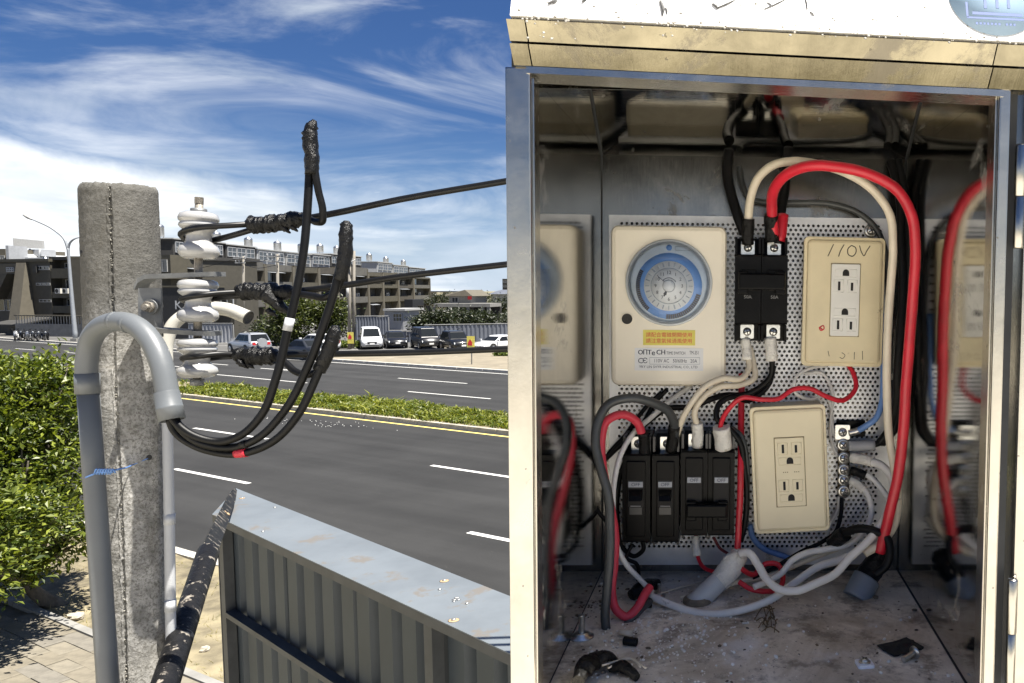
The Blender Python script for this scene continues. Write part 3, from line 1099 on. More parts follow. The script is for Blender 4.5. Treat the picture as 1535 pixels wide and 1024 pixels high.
def crown(M, lobes, nclump, nleaf, ls, seed, m, root, core=True, spread=1.0):
    """leaves in clumps spread through a set of ellipsoid lobes (cx, cy, cz, rx, ry, rz)"""
    rd = random.Random(seed)
    b = MB(M)
    vol = [l[3] * l[4] * l[5] for l in lobes]
    for c in range(nclump):
        l = rd.choices(lobes, vol)[0]
        while True:
            q = V((rd.uniform(-1, 1), rd.uniform(-1, 1), rd.uniform(-1, 1)))
            if 0.45 < q.length < 1.0:
                break
        q = q.normalized() * (q.length ** 0.5) * rd.uniform(.86, 1.08)
        ctr = V((l[0] + q.x * l[3], l[1] + q.y * l[4], l[2] + q.z * l[5]))
        out = V((q.x, q.y, q.z + 0.35)).normalized()
        cs = ls * 3.0 * spread * rd.uniform(.7, 1.4)
        for k in range(nleaf):
            o = ctr + V((rd.gauss(0, 1), rd.gauss(0, 1), rd.gauss(0, .7))) * cs * .46
            d = (out * 0.8 + V((rd.gauss(0, .7), rd.gauss(0, .7), rd.gauss(-.05, .5)))).normalized()
            sd_ = d.cross(V((rd.gauss(0, .4), rd.gauss(0, .4), 1)))
            if sd_.length < 1e-3:
                continue
            sd_.normalize()
            up = sd_.cross(d)
            L = ls * rd.uniform(.7, 1.3)
            W_ = L * .24
            b.add([o, o + d * L * .45 + sd_ * W_ + up * L * .07, o + d * L - up * L * .12, o + d * L * .45 - sd_ * W_ + up * L * .07], [(0, 1, 2), (0, 2, 3)])
    return b.obj('crown', m, root, fixn=False)


def branches(M, base, lobes, r0, seed, root, fork=0.45):
    rd = random.Random(seed)
    b = MB(M)
    top = V(base)
    zc = min(l[2] for l in lobes)
    k = V((sum(l[0] for l in lobes) / len(lobes), sum(l[1] for l in lobes) / len(lobes), zc))
    f = V(base).lerp(k, fork * 1.3)
    b.tube([V(base) - V((0, 0, .1)), V(base).lerp(f, .5) + V((rd.gauss(0, r0 * .5), rd.gauss(0, r0 * .5), 0)), f], [r0 * 1.35, r0, r0 * .85], 10, 5)
    for l in lobes:
        for q in range(3):
            e = V((l[0] + rd.gauss(0, .4) * l[3], l[1] + rd.gauss(0, .4) * l[4], l[2] + rd.uniform(-.1, .6) * l[5]))
            mid = f.lerp(e, .5) + V((rd.gauss(0, .1), rd.gauss(0, .1), .1)) * l[3]
            b.tube([f - V((0, 0, .05)), mid, e], [r0 * .6, r0 * .38, r0 * .1], 7, 5)
    return b.obj('trunk', m_bark, root)


# near tree at the left
tb = gnd(92, 905, 0.1)
near = thing('street_tree', 'dense yellow green tree on the verge left of the concrete pole', 'tree', V((tb.x, tb.y, 0.1)))
near.name = 'street_tree'
s0 = 1.0


def TL(px, py, dy, r, rz=None):    # lobe at a pixel, dy metres beyond the trunk
    p = aty(px, py, tb.y + dy)
    q = WM[near].inverted() @ p
    return (q.x, q.y, q.z, r, r, rz or r * .8)


lobes = [TL(-55, 790, -2.0, 1.0, .55), TL(-95, 860, -2.6, .9, .5), TL(-150, 800, -1.2, 1.3), TL(20, 835, -.5, .6, .32), TL(95, 815, -.2, .42, .3), TL(-60, 850, -.4, .8, .4), TL(-45, 640, 0.3, 1.15), TL(45, 620, .2, .95, .8), TL(-10, 700, -.5, 1.0), TL(75, 690, -.2, .62, .6), TL(60, 775, -.6, .62, .42), TL(-20, 790, -.5, .8, .5), TL(-120, 730, 0, 1.2),  # first lobes, mostly out of view, added to shade the footway
         TL(30, 585, .5, .85, .55), TL(-80, 580, .6, 1.1, .6), TL(110, 560, .5, .5, .38), TL(118, 800, -.3, .3, .26)]
crown(WM[near], lobes, 1350, 44, .108, 5, lf_near, near)
branches(WM[near], (0, 0, 0), lobes, .10, 5, near, .5)


def far_tree(px0, px1, py0, py1, Y, label, m, n=230, ls=.34, group='trees across the road', seed=1, name='round_tree', nl=4, trunk=True, pyb=None, cat='tree'):
    cx_ = (px0 + px1) / 2
    base = aty(cx_, 500, Y)
    base.z = 0.04
    r = thing(name, label, cat, base, group)
    k = Y / FPX
    rd = random.Random(seed)
    W_, H_ = (px1 - px0) * k, (py1 - py0) * k
    zc = 5.3 + (HOR - (py0 + py1) / 2) * k - base.z
    lb = []
    for q in range(nl):
        lb.append((rd.uniform(-.28, .28) * W_, rd.uniform(-.25, .25) * W_, zc + rd.uniform(-.22, .2) * H_, W_ * rd.uniform(.26, .36), W_ * .3, H_ * rd.uniform(.26, .36)))
    crown(WM[r], lb, n, 16, ls, seed, m, r)
    if trunk:
        branches(WM[r], (0, 0, -.05), lb, .12, seed, r)
    return r


far_tree(412, 478, 440, 515, 77, 'broad round tree behind the taped middle splice', lf_far, 330, seed=11)
far_tree(468, 522, 446, 512, 79, 'round tree left of the twin concrete poles', lf_far, 300, seed=12)
far_tree(385, 425, 480, 512, 84, 'low dark bushy tree behind the silver car', lf_dark, 150, seed=13)
DT = [(640, 682, 440, 466, 175, 'dark tree left of the tin roof house'), (648, 680, 468, 492, 105, 'dark shrubby tree in front of the old house, nearest its left corner'),
      (676, 712, 466, 494, 108, 'dark shrubby tree under the old house balcony'), (706, 738, 470, 492, 112, 'dark shrubby tree right of the old house columns'),
      (732, 775, 446, 482, 150, 'big dark tree below the grey hall'), (714, 746, 452, 476, 165, 'dark tree between old house and grey hall'),
      (705, 735, 440, 458, 230, 'far dark tree behind the red sign house'), (742, 800, 470, 495, 118, 'dark thicket tree at the cabinet edge above the fence'),
      (622, 655, 478, 495, 104, 'dark low tree above the dip in the grey fence')]
for i, (a, c, d, e, Y, lab) in enumerate(DT):
    far_tree(a, c, d, e, Y, lab, lf_dark, 170, .42, 'dark trees beyond the grey fence', 30 + i, 'dark_tree')
# tree belt closing the view further right, behind the cabinet
rb2 = random.Random(77)
bb = MB()
for k in range(3200):
    x = rb2.uniform(-28, 190)
    y = 150 + rb2.uniform(0, 30) - x * .25
    hgt = 5.5 + 3.0 * noise.noise(V((x * .06, 3, 0))) + 1.5 * noise.noise(V((x * .25, 9, 0)))
    z = hgt * (1 - rb2.random() ** 2.2)
    c = V((x, y, z))
    for q in range(8):
        o = c + V((rb2.gauss(0, 1), rb2.gauss(0, 1), rb2.gauss(0, .7))) * 1.0
        d = V((rb2.gauss(0, 1), rb2.gauss(-.4, 1), rb2.gauss(.4, .7))).normalized()
        s_ = d.orthogonal().normalized() * .6
        bb.add([o, o + d * .9 + s_, o + d * 1.8, o + d * .9 - s_], [(0, 1, 2, 3)])
tag(bb.obj('tree_belt', lf_dark, fixn=False), kind='stuff')
# clipped hedges


def hedge(name, label, px0, px1, py0, py1, Y, dep, m, n=500, ls=.16, group=None):
    p, q = aty(px0, py1, Y), aty(px1, py0, Y)
    z1 = q.z
    r = thing(name, label, 'hedge', V(((p.x + q.x) / 2, Y + dep / 2, 0)), group)
    rd = random.Random(px0)
    b = MB()
    for k in range(n * 12):
        o = V((rd.uniform(p.x, q.x), Y + dep * rd.random(), z1 - (z1 - .1) * rd.random() ** 1.5))
        d = V((rd.gauss(0, 1), rd.gauss(-.3, 1), rd.gauss(.5, .6))).normalized()
        s_ = d.orthogonal().normalized() * ls * .3
        b.add([o, o + d * ls * .5 + s_, o + d * ls, o + d * ls * .5 - s_], [(0, 1, 2, 3)])
    b.obj('foliage', m, r, fixn=False)
    b = MB()
    for k in range(10):
        x = p.x + (q.x - p.x) * (k + .5) / 10
        b.cyl((x, Y + dep / 2, 0), (x, Y + dep / 2, z1 * .7), .02, seg=5)
    b.obj('stems', m_bark, r)
    return r


hedge('clipped_hedge', 'low bright green hedge at the foot of the twin concrete poles', 499, 538, 513, 526, 72, 1.2, lf_hedge, 130, .2)
hedge('clipped_hedge', 'low green hedge beside the white coupe at the cabinet edge', 738, 800, 526, 536, 63, 1.2, lf_hedge, 150, .2)
hedge('clipped_hedge', 'dim hedge strip in front of the silver and white cars fence', 440, 500, 502, 512, 80, 1.0, lf_dark, 150, .25)

# =================================================================== STREET FURNITURE
m_galv = mat('galvanised pole', (0.32, 0.34, 0.36), 0.5, metal=0.3, var=0.06, scale=3)
m_pc = mat('utility pole concrete', (0.19, 0.175, 0.15), 0.9, var=0.12, scale=2, bump=.2)
m_wire = mat('black cable', (0.005, 0.005, 0.005), 0.40, var=0.2, scale=30, spec=.3)

lb_ = aty(114, 520, 82)
lb_.z = 0.1
lamp = thing('street_lamp', 'tall grey double arm street lamp left of the concrete pole', 'street lamp', lb_)
Yl = 82
MB().tube([lb_, aty(108, 450, Yl), aty(103, 385, Yl), aty(102, 372, Yl)], [.22, .17, .13, .12], 10, 5).obj('pole', m_galv, lamp)
MB().tube([aty(102, 374, Yl), aty(96, 358, Yl), aty(80, 344, Yl), aty(56, 332, Yl), aty(46, 328, Yl)], [.12, .11, .1, .08, .07], 8, 6).obj('lamp_arm', m_galv, lamp)
MB().tube([aty(102, 374, Yl), aty(105, 364, Yl), aty(112, 358, Yl), aty(128, 354, Yl + .5), aty(146, 351, Yl + 1)], [.11, .1, .09, .07, .06], 8, 6).obj('lamp_arm', m_galv, lamp)
for p, q in (((48, 329), (35, 322)), ((144, 352), (156, 350))):
    a, c = aty(*p, Yl), aty(*q, Yl)
    MB().tube([a, a.lerp(c, .5), c], [.09, .17, .1], 8, 4).obj('lamp_head', m_frame, lamp)
MB().box(lb_.x - .3, lb_.x + .3, lb_.y - .3, lb_.y + .3, 0, .35).obj('base', m_conc, lamp)


def utility_pole(px, ptop, pbase, Y, label, r=.17, cross=True, lean=0, group='concrete utility poles across the road'):
    a = aty(px, pbase, Y)
    a.z = .05
    c = aty(px + lean, ptop, Y)
    t = thing('utility_pole', label, 'utility pole', a, group)
    MB().cyl(a, c, r, r * .7, 12).obj('pole', m_pc, t)
    if cross:
        for dz, wd in ((-.25, 1.0), (-.75, .8)):
            m_ = c + V((0, 0, dz))
            MB().box(m_.x - wd, m_.x + wd * .4, m_.y - .3, m_.y - .2, m_.z - .06, m_.z + .06).obj('cross_arm', m_frame, t)
            for k in (-.9, -.45, .3):
                MB().cyl((m_.x + k * wd, m_.y - .25, m_.z + .06), (m_.x + k * wd, m_.y - .25, m_.z + .28), .05, .04, 6).obj('insulator', m_wpaint, t)
    return t, c


P1, c1 = utility_pole(365, 384, 507, 90, 'far concrete pole with cross arms just right of the insulators')
P2, c2 = utility_pole(417, 381, 522, 80, 'far concrete pole with cross arms behind the taped splices', lean=-1)
P3, c3 = utility_pole(524, 388, 527, 71, 'left and shorter pole of the twin concrete poles', .16, False)
P4, c4 = utility_pole(530, 376, 524, 72, 'right and taller pole of the twin concrete poles', .15, False, lean=1)
MB().cyl(c3 + V((-.5, -.2, -.6)), c3 + V((.6, -.2, -.1)), .05, seg=6).obj('brace', m_frame, P3)
MB().cyl(aty(521, 430, 70.6), aty(521, 446, 70.6), .12, seg=8).obj('meter_box', m_frame, P3)
for a, c, lab, dz in ((c1, c2, 'upper thin service wire between the two far cross arm poles', -.2), (c1, c2, 'lower thin service wire between the two far cross arm poles', -.7),
                      (c2, c4, 'upper thin wire from the middle far pole to the twin poles', -.15), (c2, c4, 'lower thin wire sagging to the twin poles', -.75)):
    a2, b2 = a + V((-.3, -.25, dz)), c + V((-.1, -.25, dz * 1.6))
    mid = a2.lerp(b2, .5) - V((0, 0, .45))
    tag(MB().tube([a2, mid, b2], .028, 5, 10).obj('overhead_wire', m_wire), lab, 'wire', 'thin overhead wires across the road')
a = c1 + V((-.6, -.25, -.3))
tag(MB().tube([aty(240, 412, 96), aty(300, 402, 93), a], .028, 5, 10).obj('overhead_wire', m_wire), 'thin wire running left from the far pole to the brown row roof', 'wire', 'thin overhead wires across the road')

m_ysign = mat('yellow sign sheet', (0.72, 0.62, 0.12), 0.5, var=.1)


def small_sign(px, pt, pb, Y, label, ph=1.1, post=True):
    a = aty(px, pb, Y)
    a.z = .1
    c = aty(px, pt, Y)
    t = thing('road_sign', label, 'road sign', a)
    if post:
        MB().cyl(a, c, .045, .045, 8).obj('post', m_galv, t)
    else:
        MB().box(a.x - .05, a.x + .05, a.y + .06, a.y + .1, c.z - ph, c.z).obj('clamp', m_galv, t)
    MB().box(a.x - .27, a.x + .27, a.y - .07, a.y - .05, c.z - ph, c.z).obj('plate', m_ysign, t)
    z = c.z - ph / 2
    MB().box(a.x - .2, a.x + .1, a.y - .08, a.y - .072, z - .1, z + .1).obj('red_bar', m_red, t)
    MB().add([(a.x - .2, a.y - .077, z + .1), (a.x - .05, a.y - .077, z + .35), (a.x + .12, a.y - .077, z + .1)], [(0, 1, 2)]).obj('arrow', m_red, t)
    return t


small_sign(707, 504, 546, 56, 'yellow chevron sign on a thin post near the far kerb')
small_sign(526, 498, 508, 70.3, 'yellow and red warning plate on the twin concrete poles', 1.0, False)

# =================================================================== VEHICLES
m_tyre = mat('tyre rubber', (0.02, 0.02, 0.02), 0.85, var=.2, scale=10)
m_rim = mat('wheel rim', (0.5, 0.5, 0.5), 0.35, metal=.8, var=.08)
m_carglass = mat('car glass', (0.012, 0.014, 0.016), 0.03, var=.1, spec=.12)
m_trim = mat('black car trim', (0.018, 0.018, 0.018), 0.55, var=.15)
m_lamp = mat('headlight lens', (0.75, 0.78, 0.8), 0.12, var=.05, spec=.8)
m_tail = mat('tail light', (0.45, 0.015, 0.02), 0.2, var=.05)
m_plate = mat('number plate', (0.7, 0.7, 0.68), 0.5, var=.03)


def paint(name, col, metal=0.0):
    return mat('car paint ' + name, tuple(c * .75 for c in col), 0.3, metal=metal, var=.03, scale=2, coat=.25)


KINDS = {   # L, W, H, belt height, bonnet height, cabin: rear base, rear top, front top, front base (x from rear bumper)
    'suv': (4.5, 1.8, 1.70, 1.02, .98, .12, .55, 2.45, 3.25, .36),
    'van': (4.6, 1.78, 1.92, 1.08, 1.0, .08, .28, 3.2, 4.05, .33),
    'sedan': (4.6, 1.78, 1.45, .92, .86, .55, 1.35, 2.55, 3.45, .33),
    'hatch': (4.1, 1.72, 1.50, .93, .88, .15, .7, 2.35, 3.15, .33),
    'coupe': (4.7, 1.85, 1.38, .88, .80, .35, 1.3, 2.6, 3.6, .35),
}


def car(kind, label, p, heading, pm, group='cars parked across the road'):
    L, W, H, belt, bon, rb, rt, ft, fb, wr = KINDS[kind]
    M = rotz(heading, p)
    t = thing('parked_car', label, 'car', M, group)
    hw = W / 2

    def sec(x, zb, zt, h):
        return [(x, -h * .86, zb), (x, -h * .98, zb + .14), (x, -h, (zb + zt) / 2), (x, -h * .975, zt - .12), (x, -h * .86, zt), (x, 0, zt + .025),
                (x, h * .86, zt), (x, h * .975, zt - .12), (x, h, (zb + zt) / 2), (x, h * .98, zb + .14), (x, h * .86, zb)]
    o = -L / 2
    st = [(0.0, .42, belt * .82, hw * .78), (.08, .32, belt * .93, hw * .9), (.35, .26, belt, hw * .98), (rb + .5, .24, belt, hw), (L * .5, .22, belt, hw),
          (fb, .24, (belt + bon) / 2 + .02, hw), (fb + (L - fb) * .5, .25, bon, hw * .97), (L - .2, .28, bon * .9, hw * .9), (L - .05, .34, bon * .78, hw * .8), (L, .42, bon * .64, hw * .7)]
    MB(M).rings([sec(o + x, a, c, h) for x, a, c, h in st], True, True).obj('body', pm, t)

    # cabin
    def crn(x0, x1, z, h, r):
        return [(o + x0 + r, -h, z), (o + x1 - r, -h, z), (o + x1, -h + r, z), (o + x1, h - r, z), (o + x1 - r, h, z), (o + x0 + r, h, z), (o + x0, h - r, z), (o + x0, -h + r, z)]
    hb, ht = hw * .93, hw * .74
    cb = [crn(rb, fb, belt - .06, hb, .12), crn(rt * .93 + rb * .07, ft * .93 + fb * .07, H - .07, ht * 1.02, .12), crn(rt + .08, ft - .08, H - .015, ht * .88, .1), crn(rt + .3, ft - .3, H, ht * .6, .1)]
    MB(M).rings(cb, True, False).obj('cabin', pm, t)

    def pt(u, s, v):               # point on a cabin side: u 0 rear..1 front, v 0 belt..1 roof
        x0, x1 = rb + (rt - rb) * v, fb + (ft - fb) * v
        h = hb + (ht * 1.02 - hb) * v
        z = belt - .06 + (H - .01 - belt) * v
        return V((o + x0 + (x1 - x0) * u, s * (h + .012), z))
    for s in (-1, 1):
        cuts = (.07, .36, .66, .93) if kind in ('suv', 'van') else (.09, .5, .93)
        for a, c in zip(cuts[:-1], cuts[1:]):
            q = [pt(a + .012, s, .17), pt(c - .012, s, .17), pt(c - .012, s, .9), pt(a + .012, s, .9)]
            q2 = [v + V((0, -s * .03, 0)) for v in q]
            MB(M).hexa(q, q2).obj('side_window', m_carglass, t)

    def ends(xb, xt, sg, nm):
        z0, z1 = belt + .06, H - .1
        k0, k1 = (z0 - belt + .06) / (H - .01 - belt), (z1 - belt + .06) / (H - .01 - belt)
        xt = xt * .93 + xb * .07
        a, c = o + xb + (xt - xb) * k0 + sg * .02, o + xb + (xt - xb) * k1 + sg * .02
        h0, h1 = (hb + (ht - hb) * k0) * .86, (hb + (ht - hb) * k1) * .86
        q = [V((a, -h0, z0)), V((a, h0, z0)), V((c, h1, z1)), V((c, -h1, z1))]
        MB(M).hexa(q, [v - V((sg * .04, 0, 0)) for v in q]).obj(nm, m_carglass, t)
    ends(fb, ft, 1, 'windscreen')
    ends(rb, rt, -1, 'rear_window')
    for x in (.82, L - .88):
        for s in (-1, 1):
            MB(M).cyl((o + x, s * (hw - .14), wr + .01), (o + x, s * (hw + .006), wr + .01), wr + .07, seg=18).obj('wheel_arch', m_trim, t)
            wl = MB(M).cyl((o + x, s * (hw - .2), wr), (o + x, s * (hw + .02), wr), wr, seg=18).obj('wheel', m_tyre, t)
            MB(M).lathe([(wr * .64, .022), (wr * .6, .03), (wr * .2, .034), (.001, .036)], (o + x, s * hw, wr), (0, s, 0), 14).obj('rim', m_rim, wl)
    for s in (-1, 1):
        zl = bon * .72
        q = [V((o + L - .13, s * hw * .5, zl - .09)), V((o + L - .17, s * hw * .84, zl - .06)), V((o + L - .23, s * hw * .86, zl + .1)), V((o + L - .17, s * hw * .5, zl + .04))]
        MB(M).hexa([v + V((.09, 0, 0)) for v in q], [v - V((.1, 0, 0)) for v in q]).obj('headlight', m_lamp, t)
        zt = belt * .76
        MB(M).box(o - .012, o + .2, s * hw * .6 - .13, s * hw * .6 + .13, zt - .02, zt + .2).obj('tail_light', m_tail, t)
        mx_ = o + fb - .35
        MB(M).box(mx_, mx_ + .12, s * hw * .98, s * (hw + .19), belt + .03, belt + .2).obj('mirror', pm if kind != 'van' else m_trim, t)
    MB(M).box(o + L - .1, o + L + .012, -hw * .42, hw * .42, bon * .52, bon * .70).obj('grille', m_trim, t)
    MB(M).box(o + L - .12, o + L + .02, -hw * .6, hw * .6, .36, .44).obj('air_intake', m_trim, t)
    MB(M).box(o + L, o + L + .03, -.19, .19, .46, .60).obj('number_plate', m_plate, t)
    MB(M).box(o - .03, o, -.19, .19, .62, .78).obj('number_plate', m_plate, t)
    if kind == 'suv':
        for s in (-1, 1):
            MB(M).tube([(o + rt + .1, s * ht * .85, H - .02), (o + rt + .25, s * ht * .85, H + .05), (o + ft - .35, s * ht * .85, H + .05), (o + ft - .15, s * ht * .85, H - .02)], .022, 6, 4).obj('roof_rail', m_trim, t)
    return t


silver = paint('silver', (0.50, 0.52, 0.55), .5)
whitep = paint('white', (0.72, 0.73, 0.74))
blackp = paint('black', (0.018, 0.019, 0.022), .2)
greyp = paint('dark grey', (0.05, 0.055, 0.065), .4)
ra = math.atan2(RD.y, RD.x)


def cpos(px, py, z=0.1):
    p = gnd(px, py, z)
    return V((p.x, p.y, z))


cs_ = car('suv', 'silver off roader with spare wheel parked left behind the lowest splice', cpos(374, 529), ra - .12, silver)
wr_ = MB(WM[cs_]).cyl((-2.27, 0, .95), (-2.46, 0, .95), .36, seg=18).obj('spare_wheel', silver, cs_)
car('sedan', 'white saloon half hidden behind a dark saloon under the round trees', cpos(476, 525), ra - .05, whitep)
car('sedan', 'dark grey saloon parked by the kerb behind the hanging cables', cpos(457, 536), ra - .02, greyp)


def facing(px, py, extra=0.0):
    p = gnd(px, py)
    return math.atan2(-p.y, -p.x) + extra


car('van', 'white people carrier parked nose out before the tall fence section', cpos(556, 522, .04), facing(556, 522, .05), whitep)
car('hatch', 'small black hatchback with bright headlights beside the white van', cpos(593, 521, .04), facing(593, 521, .10), blackp)
car('van', 'black boxy van parked nose out between hatchback and off roader', cpos(638, 522, .04), facing(638, 522, .22), blackp)
car('suv', 'black off roader with roof rails parked beside the boxy van', cpos(684, 525, .04), facing(684, 525, .28), blackp)
car('coupe', 'low white coupe at the right beside the cabinet edge', cpos(746, 526, .04), facing(746, 526, -.75), whitep)


# scooters in a row at the far left
def scooter(label, p, heading, pm, group='scooters parked in a row at the far left'):
    M = rotz(heading, p)
    t = thing('scooter', label, 'scooter', M, group)
    for x in (-.6, .62):
        w_ = MB(M).cyl((x, -.055, .24), (x, .055, .24), .24, seg=14).obj('wheel', m_tyre, t)
        MB(M).cyl((x, -.06, .24), (x, .06, .24), .13, seg=10).obj('rim', m_rim, w_)
    b = MB(M)
    b.rings([[(x, -h * .7, z0), (x, -h, (z0 + z1) / 2), (x, -h * .6, z1), (x, h * .6, z1), (x, h, (z0 + z1) / 2), (x, h * .7, z0)] for x, h, z0, z1 in
             ((-.92, .06, .55, .68), (-.75, .15, .42, .74), (-.4, .17, .32, .74), (-.12, .16, .28, .66), (0, .15, .22, .36), (.3, .15, .22, .34))], True, True)
    b.obj('body', pm, t)
    b = MB(M)
    b.rings([[(x, -h, z), (x + .06, 0, z), (x, h, z), (x - .05, 0, z)] for x, h, z in ((.34, .16, .28), (.42, .19, .55), (.44, .17, .8), (.38, .12, .96))], True, True)
    b.obj('leg_shield', pm, t)
    MB(M).rings([[(x, -h, z), (x, h, z), (x, h * .8, z + .07), (x, -h * .8, z + .07)] for x, h, z in ((-.72, .12, .75), (-.45, .15, .75), (-.1, .11, .70))], True, False).obj('seat', m_trim, t)
    MB(M).tube([(.3, -.33, 1.02), (.38, -.12, 1.0), (.38, .12, 1.0), (.3, .33, 1.02)], .022, 6, 4).obj('handlebar', m_trim, t)
    MB(M).tube([(.4, 0, .9), (.55, 0, .5), (.62, 0, .24)], .035, 6, 3).obj('fork', m_trim, t)
    MB(M).cyl((.43, 0, .92), (.49, 0, .9), .075, seg=10).obj('headlight', m_lamp, t)
    for s in (-1, 1):
        MB(M).tube([(.36, s * .2, 1.0), (.36, s * .27, 1.2)], .012, 5, 1).obj('mirror_stalk', m_trim, t)
        MB(M).cyl((.36, s * .27, 1.2), (.39, s * .27, 1.2), .06, seg=8).obj('mirror', m_trim, t)
    return t


sl = ['white scooter leftmost of the row', 'black scooter second from the left in the row', 'silver scooter third from the left in the row', 'dark scooter fourth from the left in the row',
      'dark grey scooter fifth from the left in the row', 'black scooter at the right end of the row']
sp_ = [whitep, blackp, silver, greyp, greyp, blackp]
for i in range(6):
    p = aty(25 + i * 9, 505, 84 - i * .25)
    scooter(sl[i], V((p.x, p.y, .05)), -PI / 2 + .5 + random.uniform(-.12, .12), sp_[i])

# =================================================================== CONCRETE POLE WITH ITS FITTINGS
DP = 2.0
PT, PB = at(178, 276, DP), at(205, 1024, DP * 1.035)
pax = (PT - PB).normalized()
RP = 0.0795


def pole_mat():
    m = bpy.data.materials.new('weathered pole concrete')
    m.use_nodes = True
    t = NT(m.node_tree)
    b = m.node_tree.nodes['Principled BSDF']
    tc = t.n('ShaderNodeTexCoord')
    v = tc.outputs['Object']
    s = t.n('ShaderNodeSeparateXYZ')
    t.put(s.inputs[0], v)
    z = s.outputs[2]
    n1 = t.noise(v, 26, 7, 0.7)
    n2 = t.noise(v, 150, 4, 0.7)
    n3 = t.noise(t.mapping(v, (1, 1, .35)), 9, 5, 0.65, .8)
    c = t.mix(t.step(n1, .30, .72), (0.20, 0.197, 0.185), (0.42, 0.41, 0.385))
    c = t.mix(t.m('MULTIPLY', t.step(n2, .46, .62), .75), c, (0.12, 0.115, 0.10))
    # grime settled on the top half metre of the pole
    top = t.step(t.m('ADD', z, t.m('MULTIPLY', t.m('SUBTRACT', n3, .5), .5)), 4.98, 5.34)
    c = t.mix(t.m('MULTIPLY', top, .80), c, (0.080, 0.077, 0.068))
    blot = t.step(n3, .56, .72)
    c = t.mix(t.m('MULTIPLY', blot, t.m('ADD', .38, t.m('MULTIPLY', top, .35))), c, (0.10, 0.092, 0.075))
    # pale rubbed bands near the upper right
    sc_ = t.noise(t.mapping(v, (2, 2, 26), (0.12, 0.2, 0)), 1.4, 3, .5)
    c = t.mix(t.m('MULTIPLY', t.step(sc_, .63, .76), t.m('MULTIPLY', t.step(z, 4.9, 5.25), .35)), c, (0.50, 0.46, 0.38))
    t.put(b.inputs['Base Color'], c)
    b.inputs['Roughness'].default_value = .95
    b.inputs['Specular IOR Level'].default_value = .2
    bp = t.n('ShaderNodeBump')
    bp.inputs['Strength'].default_value = 1.0
    bp.inputs['Distance'].default_value = .003
    t.put(bp.inputs['Height'], t.m('ADD', n2, t.m('MULTIPLY', n1, .8)))
    t.put(b.inputs['Normal'], bp.outputs[0])
    return m


base_k = PB.z / pax.z
PG = PB - pax * base_k
pole = thing('concrete_pole', 'weathered round concrete pole with a ragged seam and broken top, nearest to the camera', 'pole', V((PG.x, PG.y, 0)))
PM = Matrix.Translation(V((PG.x, PG.y, 0)))
cdir = V((-PT.x, -PT.y, 0)).normalized()
ang_c = math.atan2(cdir.y, cdir.x)


def seam_da(z):
    return -0.235 + 0.014 * math.sin(z * 7) + 0.012 * noise.noise(V((0, 0, z * 9)))


NS, NH = 236, 430
angs = []
u = 0
front = [(-.5 + k / 120.0) for k in range(0, 61)]            # dense round the seam
angs = [ang_c + a for a in front] + [ang_c + front[-1] + (2 * PI - .5) * (k + 1) / 150 for k in range(149)]
NS = len(angs)
zt, zb = PT.z, 3.55
vs, fs = [], []
for i in range(NH + 1):
    z = zt + (zb - zt) * i / NH
    c = PG + pax * (z / pax.z)
    r0 = RP * (1 + (zt - z) * 0.016)
    sa = seam_da(z)
    for j, a in enumerate(angs):
        da = (a - ang_c + PI) % (2 * PI) - PI
        q = V((math.cos(a) * RP, math.sin(a) * RP, z))
        n_ = 0.0006 * noise.noise(q * 70) + .0007 * noise.noise(q * 28) + .0007 * noise.noise(q * 160)
        ds = (da - sa) * RP
        wd = .0030 + .0034 * abs(noise.noise(V((3, z * 45, 0)))) + .0012 * noise.noise(V((9, z * 160, 0)))
        if abs(ds) < .016:
            g = max(0.0, 1 - abs(ds) / max(wd, .0008))
            n_ -= min(1, g * 1.8) * 0.0085 * (0.62 + .95 * noise.noise(V((z * 120, 1, 0))))
            lip = math.exp(-((abs(ds) - wd - .0015) / .0016) ** 2)
            n_ += lip * .0050 * max(0, noise.noise(V((ds * 500, z * 110, 4))) + .1)
        top = max(0.0, 1 - (zt - z) / .022)
        r = r0 + n_ - top * top * .006
        zz = z - (top * (.004 + .010 * abs(noise.noise(V((a * 2.2, 0, 3)))) + .006 * noise.noise(V((a * 9, 2, 3)))) if i < 10 else 0)
        vs.append((c.x + math.cos(a) * r, c.y + math.sin(a) * r, zz))
for i in range(NH):
    for j in range(NS):
        k = (j + 1) % NS
        fs.append((i * NS + j, (i + 1) * NS + j, (i + 1) * NS + k, i * NS + k))
ctr = len(vs)
c = PG + pax * (zt / pax.z)
vs.append((c.x, c.y, zt - .006))
for j in range(NS):
    fs.append((ctr, j, (j + 1) % NS))
b = MB()
b.add(vs, fs, True)
lc, rb_ = PG + pax * (zb / pax.z), RP * (1 + (zt - zb) * .016)
b.cyl(PG, lc + V((0, 0, -.0005)), RP * 1.09, rb_, 40)
m_pole = pole_mat()
b.obj('shaft', m_pole, pole, origin=(PG.x, PG.y, 0), fixn=False)


cm = MB()
rs_ = random.Random(8)
for k in range(210):
    z = zt - .01 - (zt - 4.15) * rs_.random()
    if noise.noise(V((0, 4, z * 14))) < -.15:
        continue
    c = PG + pax * (z / pax.z)
    a = ang_c + seam_da(z) + rs_.gauss(0, .022)
    r = RP * (1 + (zt - z) * .016) - .0022
    n_ = V((math.cos(a), math.sin(a), 0))
    s = rs_.uniform(.0006, .0024)
    cm.lathe([(s * .7, -s), (s, 0), (s * .5, s * .8)], c + n_ * r, n_ + V((rs_.gauss(0, .5), rs_.gauss(0, .5), rs_.gauss(0, .5))), 5)
tag(cm.obj('seam_crumbs', mat('pale grout crumbs', (.24, .23, .20), .95, var=.6, scale=300), pole), kind='stuff')


